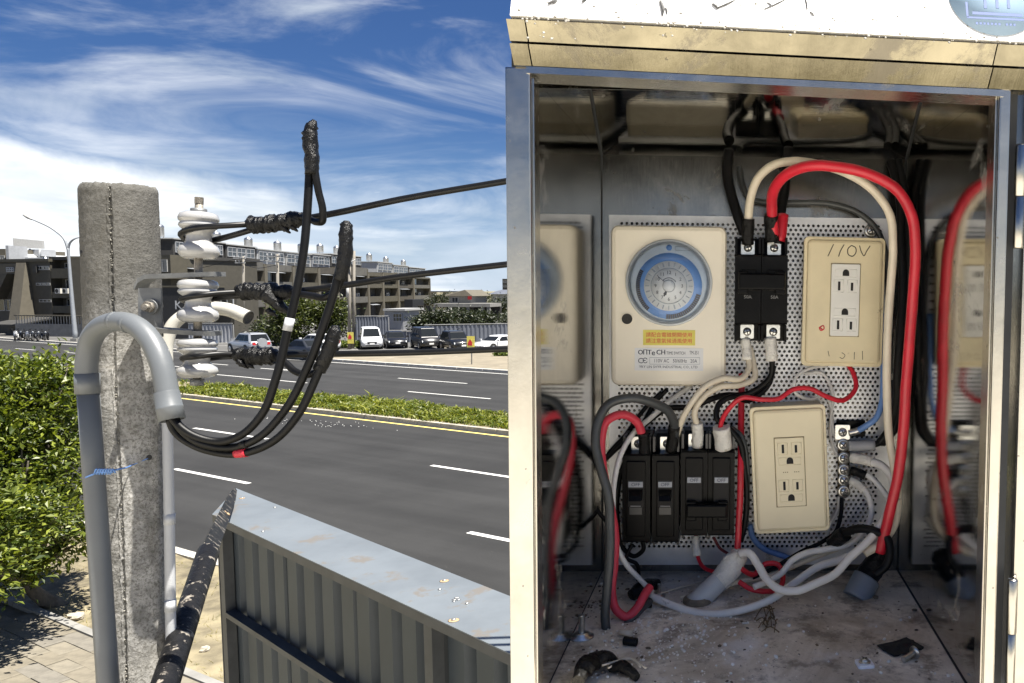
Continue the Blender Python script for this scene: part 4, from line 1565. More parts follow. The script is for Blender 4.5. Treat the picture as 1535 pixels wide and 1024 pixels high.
def on_pole(px, py, out=0.0):      # nearest point of the pole surface along the ray
    r = ray(px, py)
    best = None
    d = 1.7
    while d < 2.2:
        p = CAM + r * d
        c = PG + pax * (p.z / pax.z)
        if (V((p.x, p.y, 0)) - V((c.x, c.y, 0))).length < RP * (1 + (zt - p.z) * .016):
            return p + V((p.x - c.x, p.y - c.y, 0)).normalized() * out
        d += .001
    return CAM + r * 1.95


def gpt(px, py, d):
    return at(px, py, d)


h = on_pole(223, 686)
o_ = (h - (PG + pax * (h.z / pax.z)))
o_.z = 0
o_.normalize()
MB().lathe([(.0001, -.004), (.0055, -.002), (.0072, .0012), (.0055, .0022), (.0001, .0008)], h, o_, 12).obj('anchor_hole', m_dark, pole)
pk = on_pole(122, 380)
ob = V((pk.x - PT.x, pk.y - PT.y, 0)).normalized()
MB().lathe([(.006, -.002), (.008, .001), (.0001, .0012)], pk, ob, 8).obj('chip_mark', m_dark, pole)

# ---- conduits
m_pvc = mat('grey pvc pipe', (0.118, 0.128, 0.136), 0.42, var=.06, scale=6, dark=((0.20, 0.205, 0.2), 9, .64), bump=.05, bscale=40)
m_pvcl = mat('pale pvc pipe', (0.40, 0.41, 0.42), 0.42, var=.06, scale=5, dark=((0.36, 0.36, 0.34), 7, .66))
m_pvcw = mat('cream pvc pipe', (0.46, 0.45, 0.405), 0.4, var=.05, scale=5, dark=((0.4, 0.38, 0.33), 6, .66))
cb0 = on_pole(150, 900)
bot = at(162, 1024, 1.935)
top_ = at(132, 584, 1.925)
low = top_ + (bot - top_) * ((top_.z - .05) / (top_.z - bot.z))
cond = thing('grey_conduit', 'grey pipe bent over at the pole top with cables leaving its right end', 'conduit', V((low.x, low.y, 0)))
MB().tube([low, bot, top_], .0222, 18, 4).obj('pipe', m_pvc, cond)
bend = [(131, 588, 1.925), (130, 545, 1.92), (134, 516, 1.91), (150, 491, 1.885), (176, 482, 1.865), (203, 488, 1.845), (227, 512, 1.83), (243, 549, 1.82), (250, 585, 1.815), (254, 610, 1.812)]
MB().tube([at(*p) for p in bend], .0226, 20, 6).obj('bend', m_pvc, cond)
MB().tube([at(131.5, 590, 1.925), at(130.5, 560, 1.9235)], .0250, 20, 1).obj('coupling', m_pvc, cond)
b = MB()
e0, e1 = at(249, 588, 1.815), at(258, 630, 1.81)
ax_ = (e1 - e0).normalized()
LL = (e1 - e0).length
b.lathe([(.0250, 0), (.0256, .004), (.0256, LL * .52), (.0263, LL * .54), (.0263, LL * .6), (.0256, LL * .62), (.0262, LL), (.0225, LL), (.0225, LL * .4), (.0001, LL * .4)], e0, ax_, 26, cap=False)
b.obj('end_coupling', m_pvc, cond)
for p, q in (((172, 482, 1.868), (177, 482, 1.865)), ((192, 484.5, 1.853), (197, 486, 1.849))):
    MB().tube([at(*p), at(*q)], .0231, 20, 1).obj('joint_ring', m_pvc, cond)
# right hand pale pipe with the open elbow
b0 = at(257, 1024, 2.045)
low2 = b0 - pax * ((b0.z - .05) / pax.z)
cnd2 = thing('pale_conduit', 'pale pipe right of the pole ending in an open cream elbow', 'conduit', V((low2.x, low2.y, 0)))
MB().tube([low2, b0, at(254, 800, 2.03), at(251, 640, 2.03), at(249, 545, 2.04)], .0118, 14, 5).obj('pipe', m_pvcl, cnd2)
for y in (770, 900):
    MB().tube([at(254 + (y - 770) * .012, y, 2.0302), at(254 + (y - 770) * .012, y + 16, 2.0302)], .0128, 14, 1).obj('joint_ring', m_pvcl, cnd2)
elb = [(249, 555, 2.045), (250, 512, 2.05), (262, 484, 2.06), (285, 468, 2.075), (312, 462, 2.085), (340, 464, 2.09), (372, 476, 2.09)]
rel = [.0155, .0158, .0158, .016, .0165, .0175, .0185]
MB().tube([at(*p) for p in elb], rel, 16, 6).obj('elbow', m_pvcw, cnd2)
e0, e1 = at(*elb[-2]), at(*elb[-1])
d_ = (at(372, 476, 2.09) - at(360, 471, 2.09)).normalized()
MB().lathe([(.0187, 0), (.0187, .002), (.0165, .0022), (.0163, .0012), (.0001, .0011)], e1, d_, 16, cap=False).obj('open_end', m_dark, cnd2)

# blue tie wire
m_blue = mat('blue plastic', (0.10, 0.22, 0.50), .4, var=.15, scale=60)
pts = [at(128, 716, 1.90), at(138, 712, 1.892), at(152, 706, 1.892), at(166, 706, 1.895)]
bw = MB()
bw.tube(pts + [at(180, 703, 1.905), on_pole(198, 697, .003), on_pole(221, 687, .002)], [.0018, .0022, .0026, .0028, .0022, .0014, .0013], 6, 5)
for k in range(7):
    x = 144 + k * 4
    bw.tube([at(x - 3, 711, 1.89), at(x + 1, 703, 1.887), at(x + 5, 709, 1.89)], .0019, 6, 3)
tag(bw.obj('tie_wire', m_blue), 'blue wire twisted round the grey conduit and tied to the pole', 'wire')

# ---- insulator rack
m_zinc = mat('dull galvanised steel', (0.17, 0.175, 0.175), .55, metal=.55, var=.15, scale=25, bump=.1, dark=((0.13, 0.12, 0.1), 30, .66))
m_rod = mat('rusty threaded rod', (0.22, 0.20, 0.17), .6, metal=.5, var=.25, scale=60, bump=.3, bscale=300)
AXD = 1.925
axt, axb = at(298.5, 296, AXD), at(295.5, 578, AXD)
rack = thing('insulator_rack', 'galvanised two armed bracket with long bolt on the concrete pole', 'bracket', at(225, 460, 1.945))
S_ = on_pole(223, 455, .005)
px_r = V((1, 0, 0))
tl, tr = at(207, 432, 1.915), at(241, 432, 1.928)
bl, br = at(207, 505, 1.918), at(243, 505, 1.931)
bk = V((0, .005, 0))
b = MB()
b.hexa([bl, br, tr, tl], [bl + bk, br + bk, tr + bk, tl + bk])
b.obj('strap', m_zinc, rack)
dy = V((0.0, .042, 0))


def arm(pa, pb, pc, nm):
    """corner out of the strap, then a flat arm to the bolt"""
    b = MB()
    th = V((0, 0, .011))
    rr = []
    for p in pa + [pb, pc]:
        rr.append([p - dy * .5 - th * .5, p + dy * .5 - th * .5, p + dy * .5 + th * .5, p - dy * .5 + th * .5])
    b.rings(rr, True, False)
    return b.obj(nm, m_zinc, rack)


arm([at(211, 431, 1.935), at(216, 421, 1.935), at(226, 415, 1.93)], at(300, 412, AXD), at(330, 411, AXD), 'arm')
arm([at(232, 494, 1.935)], at(300, 499, AXD), at(324, 500, AXD), 'arm')
b = MB()
b.cyl(axt, axb, .0088, seg=14)
for k in range(9):
    q = axt.lerp(axb, k * .004)
    b.cyl(q, axt.lerp(axb, k * .004 + .002), .0096, seg=12)
b.obj('bolt', m_rod, rack)
dn = (axb - axt).normalized()
b = MB()
b.cyl(at(298, 313, AXD), at(298, 321, AXD), .017, .018, 6)
b.obj('nut', m_zinc, rack)
MB().cyl(at(295.6, 568, AXD), at(295.4, 578, AXD), .015, .0145, 6).obj('bolt_head', m_zinc, rack)
q = at(226, 460, 1.919)
MB().cyl(q, q + V((.0, -.004, 0)), .018, seg=20).obj('washer', m_zinc, rack)
MB().cyl(q, q + V((.002, -.016, 0)), .0135, seg=6).obj('hex_nut', m_rod, rack)
MB().cyl(q, q + V((.005, -.028, 0)), .0075, seg=10).obj('stud', m_rod, rack)

m_porc = mat('white porcelain', (0.33, 0.33, 0.325), .16, var=.05, scale=14, dark=((0.46, 0.45, 0.42), 20, .67), coat=.4)


def spool(px, y0, y1, label):
    a, c = at(px, y0, AXD), at(px, y1, AXD)
    H_ = (a - c).length
    up = (a - c).normalized()
    t = thing('spool_insulator', label, 'insulator', c, 'white spool insulators on the rack')
    P = [(.012, 0), (.030, .0), (.036, .03), (.0415, .10), (.0425, .17), (.040, .25), (.032, .31), (.0275, .36), (.0262, .44), (.0265, .54), (.030, .60), (.0375, .655), (.041, .70), (.0405, .735), (.0375, .765),
         (.0380, .785), (.0415, .82), (.042, .87), (.0385, .95), (.031, .985), (.012, 1.0)]
    MB().lathe([(r, k * H_) for r, k in P], c, up, 40).obj('body', m_porc, t)
    return t


spool(298, 318, 388, 'uppermost white porcelain spool above the bracket arms')
spool(297, 419, 483, 'middle white porcelain spool between the two bracket arms')
spool(296, 507, 566, 'lowest white porcelain spool under the lower bracket arm')

# ---- overhead conductors with their taped splices
m_tape = mat('black tape', (0.004, 0.004, 0.004), .30, var=.3, scale=70, bump=.45, bscale=160, spec=.3)


def wrap(pts, r, parent, seed, flap=None):
    rd = random.Random(seed)
    P = [at(*p) for p in pts]
    out = []
    rr = []
    n = 13
    for k in range(n + 1):
        s = k / n * (len(P) - 1)
        i = min(int(s), len(P) - 2)
        out.append(P[i].lerp(P[i + 1], s - i) + V((0, 0, rd.uniform(-.0015, .0015))))
        rr.append(r * (1 + (rd.uniform(-.16, .2) if 0 < k < n else -.35)))
    b = MB()
    b.tube(out, rr, 16, 4, wob=.28)
    if flap:
        for (x, y, d, s) in flap:
            c = at(x, y, d)
            k = s / FPX * d
            b.tube([c + V((-k * .9, 0, k * .7)), c, c + V((k * .7, .003, -k * .6))], [k * .55, k * .5, k * .12], 8, 4, wob=.5)
    return b.obj('tape_wrap', m_tape, parent)


def line(label, loop, run, wrapp, r, seed, flap):
    t = thing('overhead_cable', label, 'cable', at(*run[0]), 'thick black overhead cables')
    MB().tube([at(*p) for p in loop], r * .92, 10, 6).obj('loop', m_wire, t)
    pts = [at(*p) for p in run]
    pts.append(pts[-1] + (pts[-1] - pts[-2]) * 6)
    MB().tube(pts, r, 12, 4).obj('conductor', m_wire, t)
    wrap(wrapp, .0185, t, seed, flap)
    return t


CR = .0078
l1 = line('upper thick black cable rising right from the top spool', [(378, 336, 1.93), (345, 338, 1.90), (300, 341, 1.878), (278, 346, 1.895), (272, 353, 1.925), (285, 361, 1.958), (305, 363, 1.968), (325, 359, 1.955), (352, 352, 1.94), (382, 343, 1.935)],
          [(376, 337, 1.935), (430, 332, 1.935), (490, 322, 1.935), (600, 299, 1.94), (763, 271, 1.95)], [(372, 338, 1.932), (400, 336, 1.93), (425, 333, 1.93), (456, 326, 1.93)], CR, 1,
          [(428, 344, 1.925, 9), (440, 342, 1.925, 8)])
l2 = line('middle thick black cable level from the middle spool', [(358, 438, 1.93), (325, 440, 1.90), (298, 443, 1.878), (280, 446, 1.9), (273, 449, 1.925), (285, 452, 1.955), (305, 451, 1.966), (325, 447, 1.95), (360, 443, 1.935)],
          [(352, 440, 1.935), (420, 438, 1.935), (470, 434, 1.935), (600, 415, 1.94), (763, 396, 1.95)], [(355, 437, 1.932), (380, 437, 1.93), (410, 438, 1.93), (440, 437, 1.93)], CR, 2, [(414, 452, 1.92, 18), (424, 462, 1.92, 15), (409, 470, 1.92, 8)])
l3 = line('lower thick black cable running right past the parked cars', [(352, 532, 1.93), (325, 531, 1.90), (298, 534, 1.878), (280, 536, 1.9), (274, 538, 1.925), (285, 541, 1.955), (305, 539, 1.966), (325, 536, 1.95), (352, 534, 1.935)],
          [(350, 533, 1.935), (410, 532, 1.935), (470, 531, 1.935), (600, 529, 1.94), (763, 523, 1.95)], [(352, 532, 1.932), (375, 533, 1.93), (395, 534, 1.93), (415, 533, 1.93)], CR, 3, [(365, 547, 1.92, 9), (376, 549, 1.92, 6)])

# ---- service drops out of the conduit, up to their taped ends
m_redtape = mat('red tape', (0.50, 0.02, 0.04), .4, var=.15, scale=60, bump=.3)
m_greytape = mat('grey tape', (0.45, 0.46, 0.47), .5, var=.12, scale=80)
m_cab = mat('drop cable sheath', (0.004, 0.004, 0.004), .44, var=.3, scale=24, bump=.06, bscale=200, spec=.22)


def drop(label, main, tail, tape, rt, seed, r=.0090):
    t = thing('service_cable', label, 'cable', at(*main[0]), 'black service cables looping from the conduit')
    MB().tube([at(*p) for p in main], r, 12, 6).obj('sheath', m_cab, t)
    MB().tube([at(*p) for p in tail], r * .9, 12, 6).obj('jumper', m_cab, t)
    rd = random.Random(seed)
    n = len(tape)
    MB().tube([at(*p) for p in tape], rt, 14, 5, wob=.22).obj('taped_end', m_tape, t)
    return t


d1 = drop('service cable that climbs highest, its taped tip above the top cable',
          [(253, 612, 1.81), (263, 632, 1.81), (292, 654, 1.815), (330, 662, 1.83), (362, 652, 1.83), (392, 622, 1.83), (414, 566, 1.83), (430, 500, 1.84), (446, 430, 1.85), (456, 370, 1.86), (461, 310, 1.87), (464, 250, 1.875), (465, 205, 1.875)],
          [(470, 205, 1.872), (471, 245, 1.872), (477, 285, 1.875), (484, 318, 1.88), (483, 332, 1.885), (474, 333, 1.895), (462, 327, 1.91), (448, 326, 1.925)],
          [(467, 262, 1.872), (467, 235, 1.872), (465, 215, 1.872), (465, 198, 1.872), (468, 188, 1.872), (472, 180, 1.872)], [.0150, .0166, .0168, .0160, .0125, .0045], 4)
d2 = drop('service cable with the middle height taped tip before the far houses',
          [(257, 614, 1.815), (269, 640, 1.815), (300, 664, 1.82), (345, 671, 1.84), (385, 658, 1.835), (425, 618, 1.835), (462, 548, 1.835), (486, 485, 1.84), (503, 430, 1.845), (513, 380, 1.85), (518, 345, 1.85)],
          [(522, 350, 1.853), (520, 380, 1.853), (514, 410, 1.855), (503, 436, 1.86), (488, 446, 1.87), (470, 444, 1.89), (448, 440, 1.915), (436, 437, 1.93)],
          [(509, 420, 1.848), (515, 395, 1.848), (518, 370, 1.848), (519, 348, 1.848), (519, 336, 1.848), (519, 331, 1.848)], [.0125, .0160, .0152, .0142, .0125, .0055], 5)
d3 = drop('lowest looping service cable with the red band and stubby taped end',
          [(251, 616, 1.822), (262, 646, 1.828), (296, 670, 1.835), (335, 680, 1.85), (372, 678, 1.84), (412, 660, 1.835), (448, 620, 1.835), (470, 575, 1.84), (486, 535, 1.845), (497, 500, 1.85)],
          [(504, 500, 1.852), (496, 530, 1.855), (482, 552, 1.86), (462, 562, 1.868), (443, 557, 1.88), (428, 544, 1.90), (414, 534, 1.92)],
          [(478, 556, 1.848), (490, 532, 1.848), (498, 510, 1.848), (502, 495, 1.848), (503, 488, 1.848)], [.0145, .0155, .0155, .0135, .006], 6)
MB().tube([at(354, 679.6, 1.845), at(362, 679.2, 1.8425), at(370, 678.2, 1.8402)], .0106, 14, 2).obj('red_band', m_redtape, d3)
MB().tube([at(430.5, 496, 1.841), at(435, 477, 1.8435)], .0103, 14, 1).obj('grey_band', m_greytape, d1)
MB().tube([at(362, 667.8, 1.8385), at(370, 665, 1.838)], .0102, 14, 1).obj('black_band', m_tape, d2)

# =================================================================== SIGN WALL BELOW
ZC = CAM.z - .95


def cap(px, py, z=ZC):
    return gnd(px, py, z)


m_cap = mat('grey painted sheet cap', (0.135, 0.152, 0.165), .45, metal=.1, var=.12, scale=3, dark=((0.145, 0.135, 0.12), 7, .56), bump=.05, bscale=30, rvar=.1)
m_shade = mat('dark grey painted steel', (0.06, 0.063, 0.065), .5, var=.2, scale=10)
m_rib = mat('grey ribbed cladding', (0.044, 0.055, 0.064), .5, metal=.1, var=.12, scale=4, dark=((0.22, 0.22, 0.215), 3, .62))
fa, fb_ = cap(354, 732), cap(763, 893)
na, nb = cap(318, 771), cap(763, 979)
wv = ((fa - na) + (fb_ - nb)) * .5
wd_ = (fb_ - fa).normalized()
fe, ne = fa + (fb_ - fa) * 1.55, na + (nb - na) * 1.6
perp = V((-wd_.y, wd_.x, 0))
sign = thing('sign_wall', 'grey sheet metal sign wall with flat cap and ribbed back below the cables', 'sign wall', V(((fa.x + ne.x) / 2, (fa.y + ne.y) / 2, 0)))
dz = V((0, 0, -.004))
MB().hexa([na + dz, ne + dz, fe + dz, fa + dz], [na, ne, fe, fa]).obj('cap_sheet', m_cap, sign)
nd = (ne - na).normalized()
nin = V((-nd.y, nd.x, 0))          # into the wall, away from the camera
lip = V((0, 0, -.034))
for p, q, nn in ((na, ne, nin), (fa, fe, -nin)):
    MB().hexa([p + dz * 1.2, q + dz * 1.2, q + nn * .004 + dz * 1.2, p + nn * .004 + dz * 1.2], [p + lip, q + lip, q + nn * .004 + lip, p + nn * .004 + lip]).obj('cap_flange', m_shade, sign)
e = (fa - na).normalized()
MB().hexa([na + dz * 1.3 + e * .005, na + nd * .004 + dz * 1.3 + e * .005, fa + nd * .004 + dz * 1.3 - e * .005, fa + dz * 1.3 - e * .005],
          [na + e * .005 + lip, na + nd * .004 + e * .005 + lip, fa + nd * .004 - e * .005 + lip, fa - e * .005 + lip]).obj('cap_flange', m_shade, sign)
# ribbed sheets hang a little inside the cap edge
ZB = 1.9
st = na + nin * .05 + nd * .03
Ls = (ne - na).length
ns = 6
for s in range(ns):
    a0, a1 = Ls * s / ns + .01, Ls * (s + 1) / ns + .012
    prof = []
    x = a0
    k = 0
    while x < a1 - .02:
        for dx, y in ((0, .0), (.085, .0), (.10, .034), (.135, .034), (.15, 0)):
            if x + dx <= a1:
                prof.append((x + dx, y + .0012 * (s % 2)))
        x += .15
        k += 1
    prof.append((a1, 0.0012 * (s % 2)))
    vs = []
    for (x, y) in prof:
        p = st + nd * x + nin * y
        vs += [V((p.x, p.y, ZB)), V((p.x, p.y, ZC - .012))]
    MB().add(vs, [(2 * i, 2 * i + 2, 2 * i + 3, 2 * i + 1) for i in range(len(prof) - 1)]).obj('ribbed_sheet', m_rib, sign)
fo = fa - nin * .03 + nd * .01
MB().hexa([V((fo.x, fo.y, ZB)), V((fo.x, fo.y, ZB)) + nd * Ls, V((fo.x, fo.y, ZB)) + nd * Ls + nin * .01, V((fo.x, fo.y, ZB)) + nin * .01],
          [V((fo.x, fo.y, ZC - .01)), V((fo.x, fo.y, ZC - .01)) + nd * Ls, V((fo.x, fo.y, ZC - .01)) + nd * Ls + nin * .01, V((fo.x, fo.y, ZC - .01)) + nin * .01]).obj('front_panel', m_cap, sign)


def bar(p, q, a, c, nm, m=m_shade):
    d = (q - p).normalized()
    return MB().hexa([p, p + a, p + a + c, p + c], [q, q + a, q + a + c, q + c]).obj(nm, m, sign)


p0 = na + nd * .006 + nin * .012
bar(V((p0.x, p0.y, 0)), V((p0.x, p0.y, ZC - .006)), nd * .006, nin * .16, 'end_post')
p1 = na + nd * .035 + nin * .008
bar(V((p1.x, p1.y, 0)), V((p1.x, p1.y, ZC - .006)), nd * .045, nin * .038, 'post')
for k in (1, 2):
    p2 = na + nd * (Ls * k / 2.02) + nin * .008
    bar(V((p2.x, p2.y, 0)), V((p2.x, p2.y, ZC - .006)), nd * .045, nin * .038, 'post')
zr = gnd(352, 934, 0)
rr_ = ray(352, 934)
# horizontal rail some way below the cap
den = rr_.dot(nin)
tt = (na + nin * .006 - CAM).dot(nin) / den
zrail = (CAM + rr_ * tt).z
for z in (zrail, zrail - .75, zrail - 1.5):
    p3 = na + nd * .085 + nin * .004
    bar(V((p3.x, p3.y, z)), V((p3.x, p3.y, z)) + nd * (Ls - .1), V((0, 0, .022)), nin * .04, 'rail')
q0 = V((p0.x, p0.y, zrail - .12)) + nd * .01
bar(q0, V((p1.x, p1.y, zrail + .02)), V((0, 0, .03)), nin * .03, 'corner_brace')
m_rust = mat('rust stain', (0.34, 0.24, 0.14), .8, var=.25, scale=90)
m_screw = mat('zinc screw', (0.42, 0.42, 0.40), .4, metal=.8, var=.15, scale=90)
for (x, y, r) in ((363, 747, .011), (666, 871, .013), (680, 930, .014)):
    c = cap(x, y)
    s_ = MB().lathe([(r * 1.15, .0006), (r * .9, .0012), (.0001, .0013)], c, (0, 0, 1), 14).obj('rust_ring', m_rust, sign)
    MB().lathe([(r * .5, .0015), (r * .5, .004), (r * .3, .0055), (.0001, .0055)], c, (0, 0, 1), 10).obj('screw', m_screw, s_)
for (x, y) in ((412, 761), (394, 797), (659, 884), (700, 905)):
    c = cap(x, y)
    MB().lathe([(.006, .0006), (.0055, .003), (.0001, .0038)], c, (0, 0, 1), 8).obj('rivet', m_screw, sign)
c = cap(683, 899)
b = MB()
for k in range(9):
    a = k * .8
    q = c + V((math.cos(a) * .014 * random.random(), math.sin(a) * .022 * random.random(), 0))
    b.lathe([(.006, .0007), (.004, .0022), (.0001, .003)], q, (0, 0, 1), 7)
b.obj('solder_blob', m_screw, sign)

# black brace from the cap corner down past the pole
m_brace = mat('chipped black paint', (0.007, 0.007, 0.0075), .5, var=.3, scale=40, dark=((0.24, 0.215, 0.18), 42, .56), bump=.35, bscale=60, stretch=(1, 1, .35), spec=.22)
ta, tb_ = cap(352, 738) + V((0, 0, .012)), at(313, 824, 2.45)
tc_ = at(243, 1040, 1.86)
td = tc_ + (tc_ - tb_) * 3.2
br_ = thing('brace_tube', 'black chipped steel tube bolted to the sign wall corner, slanting down past the pole', 'brace', td)
sdv = (tb_ - ta).cross(V((0, 1, 0.3))).normalized()
thk = (tb_ - ta).cross(sdv).normalized() * .006
fw = [(ta, .008), (ta.lerp(tb_, .22), .020), (ta.lerp(tb_, .7), .024), (tb_, .026), (tb_.lerp(tc_, .03), .026)]
MB().rings([[p - sdv * k_ - thk, p + sdv * k_ - thk, p + sdv * k_ * .8 + thk, p - sdv * k_ * .8 + thk] for p, k_ in fw], True, False).obj('flattened_end', m_brace, br_)
MB().tube([tb_.lerp(tc_, .0), tb_.lerp(tc_, .02), tc_, td], [.025, .0295, .030, .030], 20, 8).obj('tube', m_brace, br_)
for x, y in ((333, 771), (338, 774)):
    r_ = ray(x, y)
    c = CAM + r_ * (ta.lerp(tb_, .5) - CAM).dot(FWD)
    c = c - thk.normalized() * .001 * (1 if thk.dot(r_) > 0 else -1)
    nrm = -thk.normalized() if thk.dot(r_) > 0 else thk.normalized()
    c = c + nrm * .008
    MB().lathe([(.008, 0), (.008, .004), (.0045, .0065), (.0001, .0066)], c, nrm, 8).obj('bolt', m_rust, br_)

# =================================================================== STEEL CABINET
RV = V((0.0603, -0.0364, 0.0088))
_th = RV.length
_k = RV / _th
_K = Matrix(((0, -_k.z, _k.y), (_k.z, 0, -_k.x), (-_k.y, _k.x, 0)))
_R = Matrix.Identity(3) + _K * math.sin(_th) + (_K @ _K) * (1 - math.cos(_th))     # camera frame: x right, y down, z ahead


def c2w(q):
    return RGT * q.x - UPV * q.y + FWD * q.z


CW, CH, CDP = 0.29, 0.4017, 0.267
cu, cv_, cw_ = c2w(_R.col[0]), -c2w(_R.col[1]), -c2w(_R.col[2])
corg = CAM + c2w(V((0.0023, 0.0377, 0.5081)) + _R @ V((0, 0, CDP)))
CB = Matrix(((cu.x, cv_.x, cw_.x, corg.x), (cu.y, cv_.y, cw_.y, corg.y), (cu.z, cv_.z, cw_.z, corg.z), (0, 0, 0, 1)))
CBI = CB.inverted()


def cb(px, py, wv):                # cabinet coordinates (right, up, out of the back wall) under a pixel
    o, d = CBI @ CAM, CBI.to_3x3() @ ray(px, py)
    return o + d * ((wv - o.z) / d.z)


def crect(x0, y0, x1, y1, wv):
    a, c = cb(x0, y0, wv), cb(x1, y1, wv)
    return a.x, c.x, c.y, a.y


def inset(px, py, wv, ang=0.0):    # frame of a thing mounted in the cabinet
    p = cb(px, py, wv)
    return CB @ Matrix.Translation(p) @ Matrix.Rotation(math.radians(ang), 4, 'Z')


def steel_mat(name, col, rough, var, stretch, dirt=None, bump=0.02):
    m = bpy.data.materials.new(name)
    m.use_nodes = True
    t = NT(m.node_tree)
    b = m.node_tree.nodes['Principled BSDF']
    tc = t.n('ShaderNodeTexCoord')
    v = tc.outputs['Object']
    br = t.noise(t.mapping(v, stretch), 60, 4, .6)
    sm = t.noise(v, 14, 6, .65, .6)
    sp = t.noise(v, 130, 3, .6)
    b.inputs['Metallic'].default_value = 1
    c = t.mix(t.step(sm, .3, .7), tuple(x * (1 - var) for x in col), col)
    if dirt:
        dk = t.step(t.noise(t.mapping(v, (1, 1, .6)), 22, 7, .7, .5), dirt, dirt + .12)
        c = t.mix(t.m('MULTIPLY', dk, .6), c, (.16, .14, .11))
        spk = t.step(sp, .70, .74)
        c = t.mix(t.m('MULTIPLY', spk, .6), c, (.10, .085, .06))
        t.put(b.inputs['Metallic'], t.m('SUBTRACT', 1, t.m('MULTIPLY', t.m('MAXIMUM', dk, spk), .6)))
    t.put(b.inputs['Base Color'], c)
    t.put(b.inputs['Roughness'], t.m('ADD', t.m('MULTIPLY', t.m('ADD', br, sm), rough * .7), rough * .3))
    bp = t.n('ShaderNodeBump')
    bp.inputs['Strength'].default_value = bump
    bp.inputs['Distance'].default_value = .002
    t.put(bp.inputs['Height'], t.m('ADD', br, sm))
    t.put(b.inputs['Normal'], bp.outputs[0])
    return m


m_inox = steel_mat('polished stainless wall', (.54, .53, .50), .055, .25, (1, 1, 14), .58, .014)
m_back = steel_mat('dull stainless back', (.30, .295, .28), .22, .3, (14, 1, 1), .56, .04)
m_brush = steel_mat('brushed stainless frame', (.52, .50, .455), .24, .22, (1, 1, 14), .63, .04)
m_brushh = steel_mat('stainless rail gold reflection', (.36, .325, .235), .17, .45, (14, 1, 1), .52, .05)  # gold hue and blotches put reflected ground into the rail colour
m_perf = mat('perforated zinc plate', (.66, .67, .69), .40, metal=.45, var=.12, scale=18, dark=((.30, .29, .27), 24, .62), bump=.04, bscale=200)
m_gask = mat('black door gasket', (.03, .032, .035), .7, var=.2, scale=40)


def floor_mat():
    m = bpy.data.materials.new('dirty cabinet floor')
    m.use_nodes = True
    t = NT(m.node_tree)
    b = m.node_tree.nodes['Principled BSDF']
    tc = t.n('ShaderNodeTexCoord')
    v = tc.outputs['Object']
    a = t.noise(v, 9, 7, .68, .8)
    c_ = t.noise(v, 38, 6, .7)
    g = t.noise(v, 210, 3, .7)
    c = t.mix(t.step(a, .30, .68), (.44, .37, .27), (.92, .86, .75))
    c = t.mix(t.m('MULTIPLY', t.step(c_, .48, .66), .75), c, (.20, .165, .125))
    c = t.mix(t.m('MULTIPLY', t.step(t.noise(t.mapping(v, (1, 1, 1), (0, 0, 0), (3, 1, 0)), 14, 5, .6), .56, .70), .7), c, (.80, .80, .79))
    c = t.mix(t.m('MULTIPLY', t.step(g, .60, .74), .8), c, (.05, .042, .035))
    w_ = t.noise(t.mapping(v, (1, 1, 1), (0, 0, 0), (7, 3, 1)), 260, 2, .6)
    c = t.mix(t.m('MULTIPLY', t.step(w_, .735, .78), .8), c, (.7, .68, .62))
    t.put(b.inputs['Base Color'], c)
    b.inputs['Metallic'].default_value = .05
    t.put(b.inputs['Roughness'], t.m('ADD', .42, t.m('MULTIPLY', c_, .4)))
    bp = t.n('ShaderNodeBump')
    bp.inputs['Strength'].default_value = .35
    bp.inputs['Distance'].default_value = .002
    t.put(bp.inputs['Height'], t.m('ADD', c_, g))
    t.put(b.inputs['Normal'], bp.outputs[0])
    return m


m_floor = floor_mat()
hw_, hh = CW / 2, CH / 2
xL = cb(763.5, 500, CDP).x
xR = cb(1502, 500, CDP).x
cab = thing('control_cabinet', 'open stainless steel cabinet with switches and wires inside, close to the camera', 'cabinet', CB @ Matrix.Translation((0, -hh - .012, CDP / 2)))
C_ = lambda: MB(CB)
C_().box(-hw_ - .001, hw_ + .001, -hh - .001, hh + .001, -.0015, 0).obj('back_wall', m_back, cab)
C_().box(xL, -hw_, -hh - .012, hh + .0012, -.0017, CDP).obj('side_wall', m_inox, cab)
C_().box(hw_, xR, -hh - .012, hh + .0012, -.0017, CDP).obj('side_wall', m_inox, cab)
SLP = .75
C_().hexa([(-hw_, hh, 0), (hw_, hh, 0), (hw_, hh + SLP * .115, .115), (-hw_, hh + SLP * .115, .115)], [(-hw_, hh + .006, -.0014), (hw_, hh + .006, -.0014), (hw_, hh + .006 + SLP * .115, .115), (-hw_, hh + .006 + SLP * .115, .115)]).obj('ceiling', m_inox, cab)
C_().box(-hw_ - .01, hw_ + .01, hh + .0935, hh + .095, .1155, .236).obj('roof_lining', m_inox, cab)
C_().box(-hw_ - .01, hw_ + .01, hh + .0012, hh + .0932, .2365, .2372).obj('lintel', m_inox, cab)
for s in (-1, 1):
    x0_, x1_ = (xL, -hw_) if s < 0 else (hw_, xR)
    C_().box(x0_, x1_, hh + .0014, hh + .0932, -.0016, .2362).obj('side_wall', m_inox, cab)
C_().box(-hw_, hw_, -hh - .012, -hh, -.0018, CDP - .0004).obj('floor', m_floor, cab)
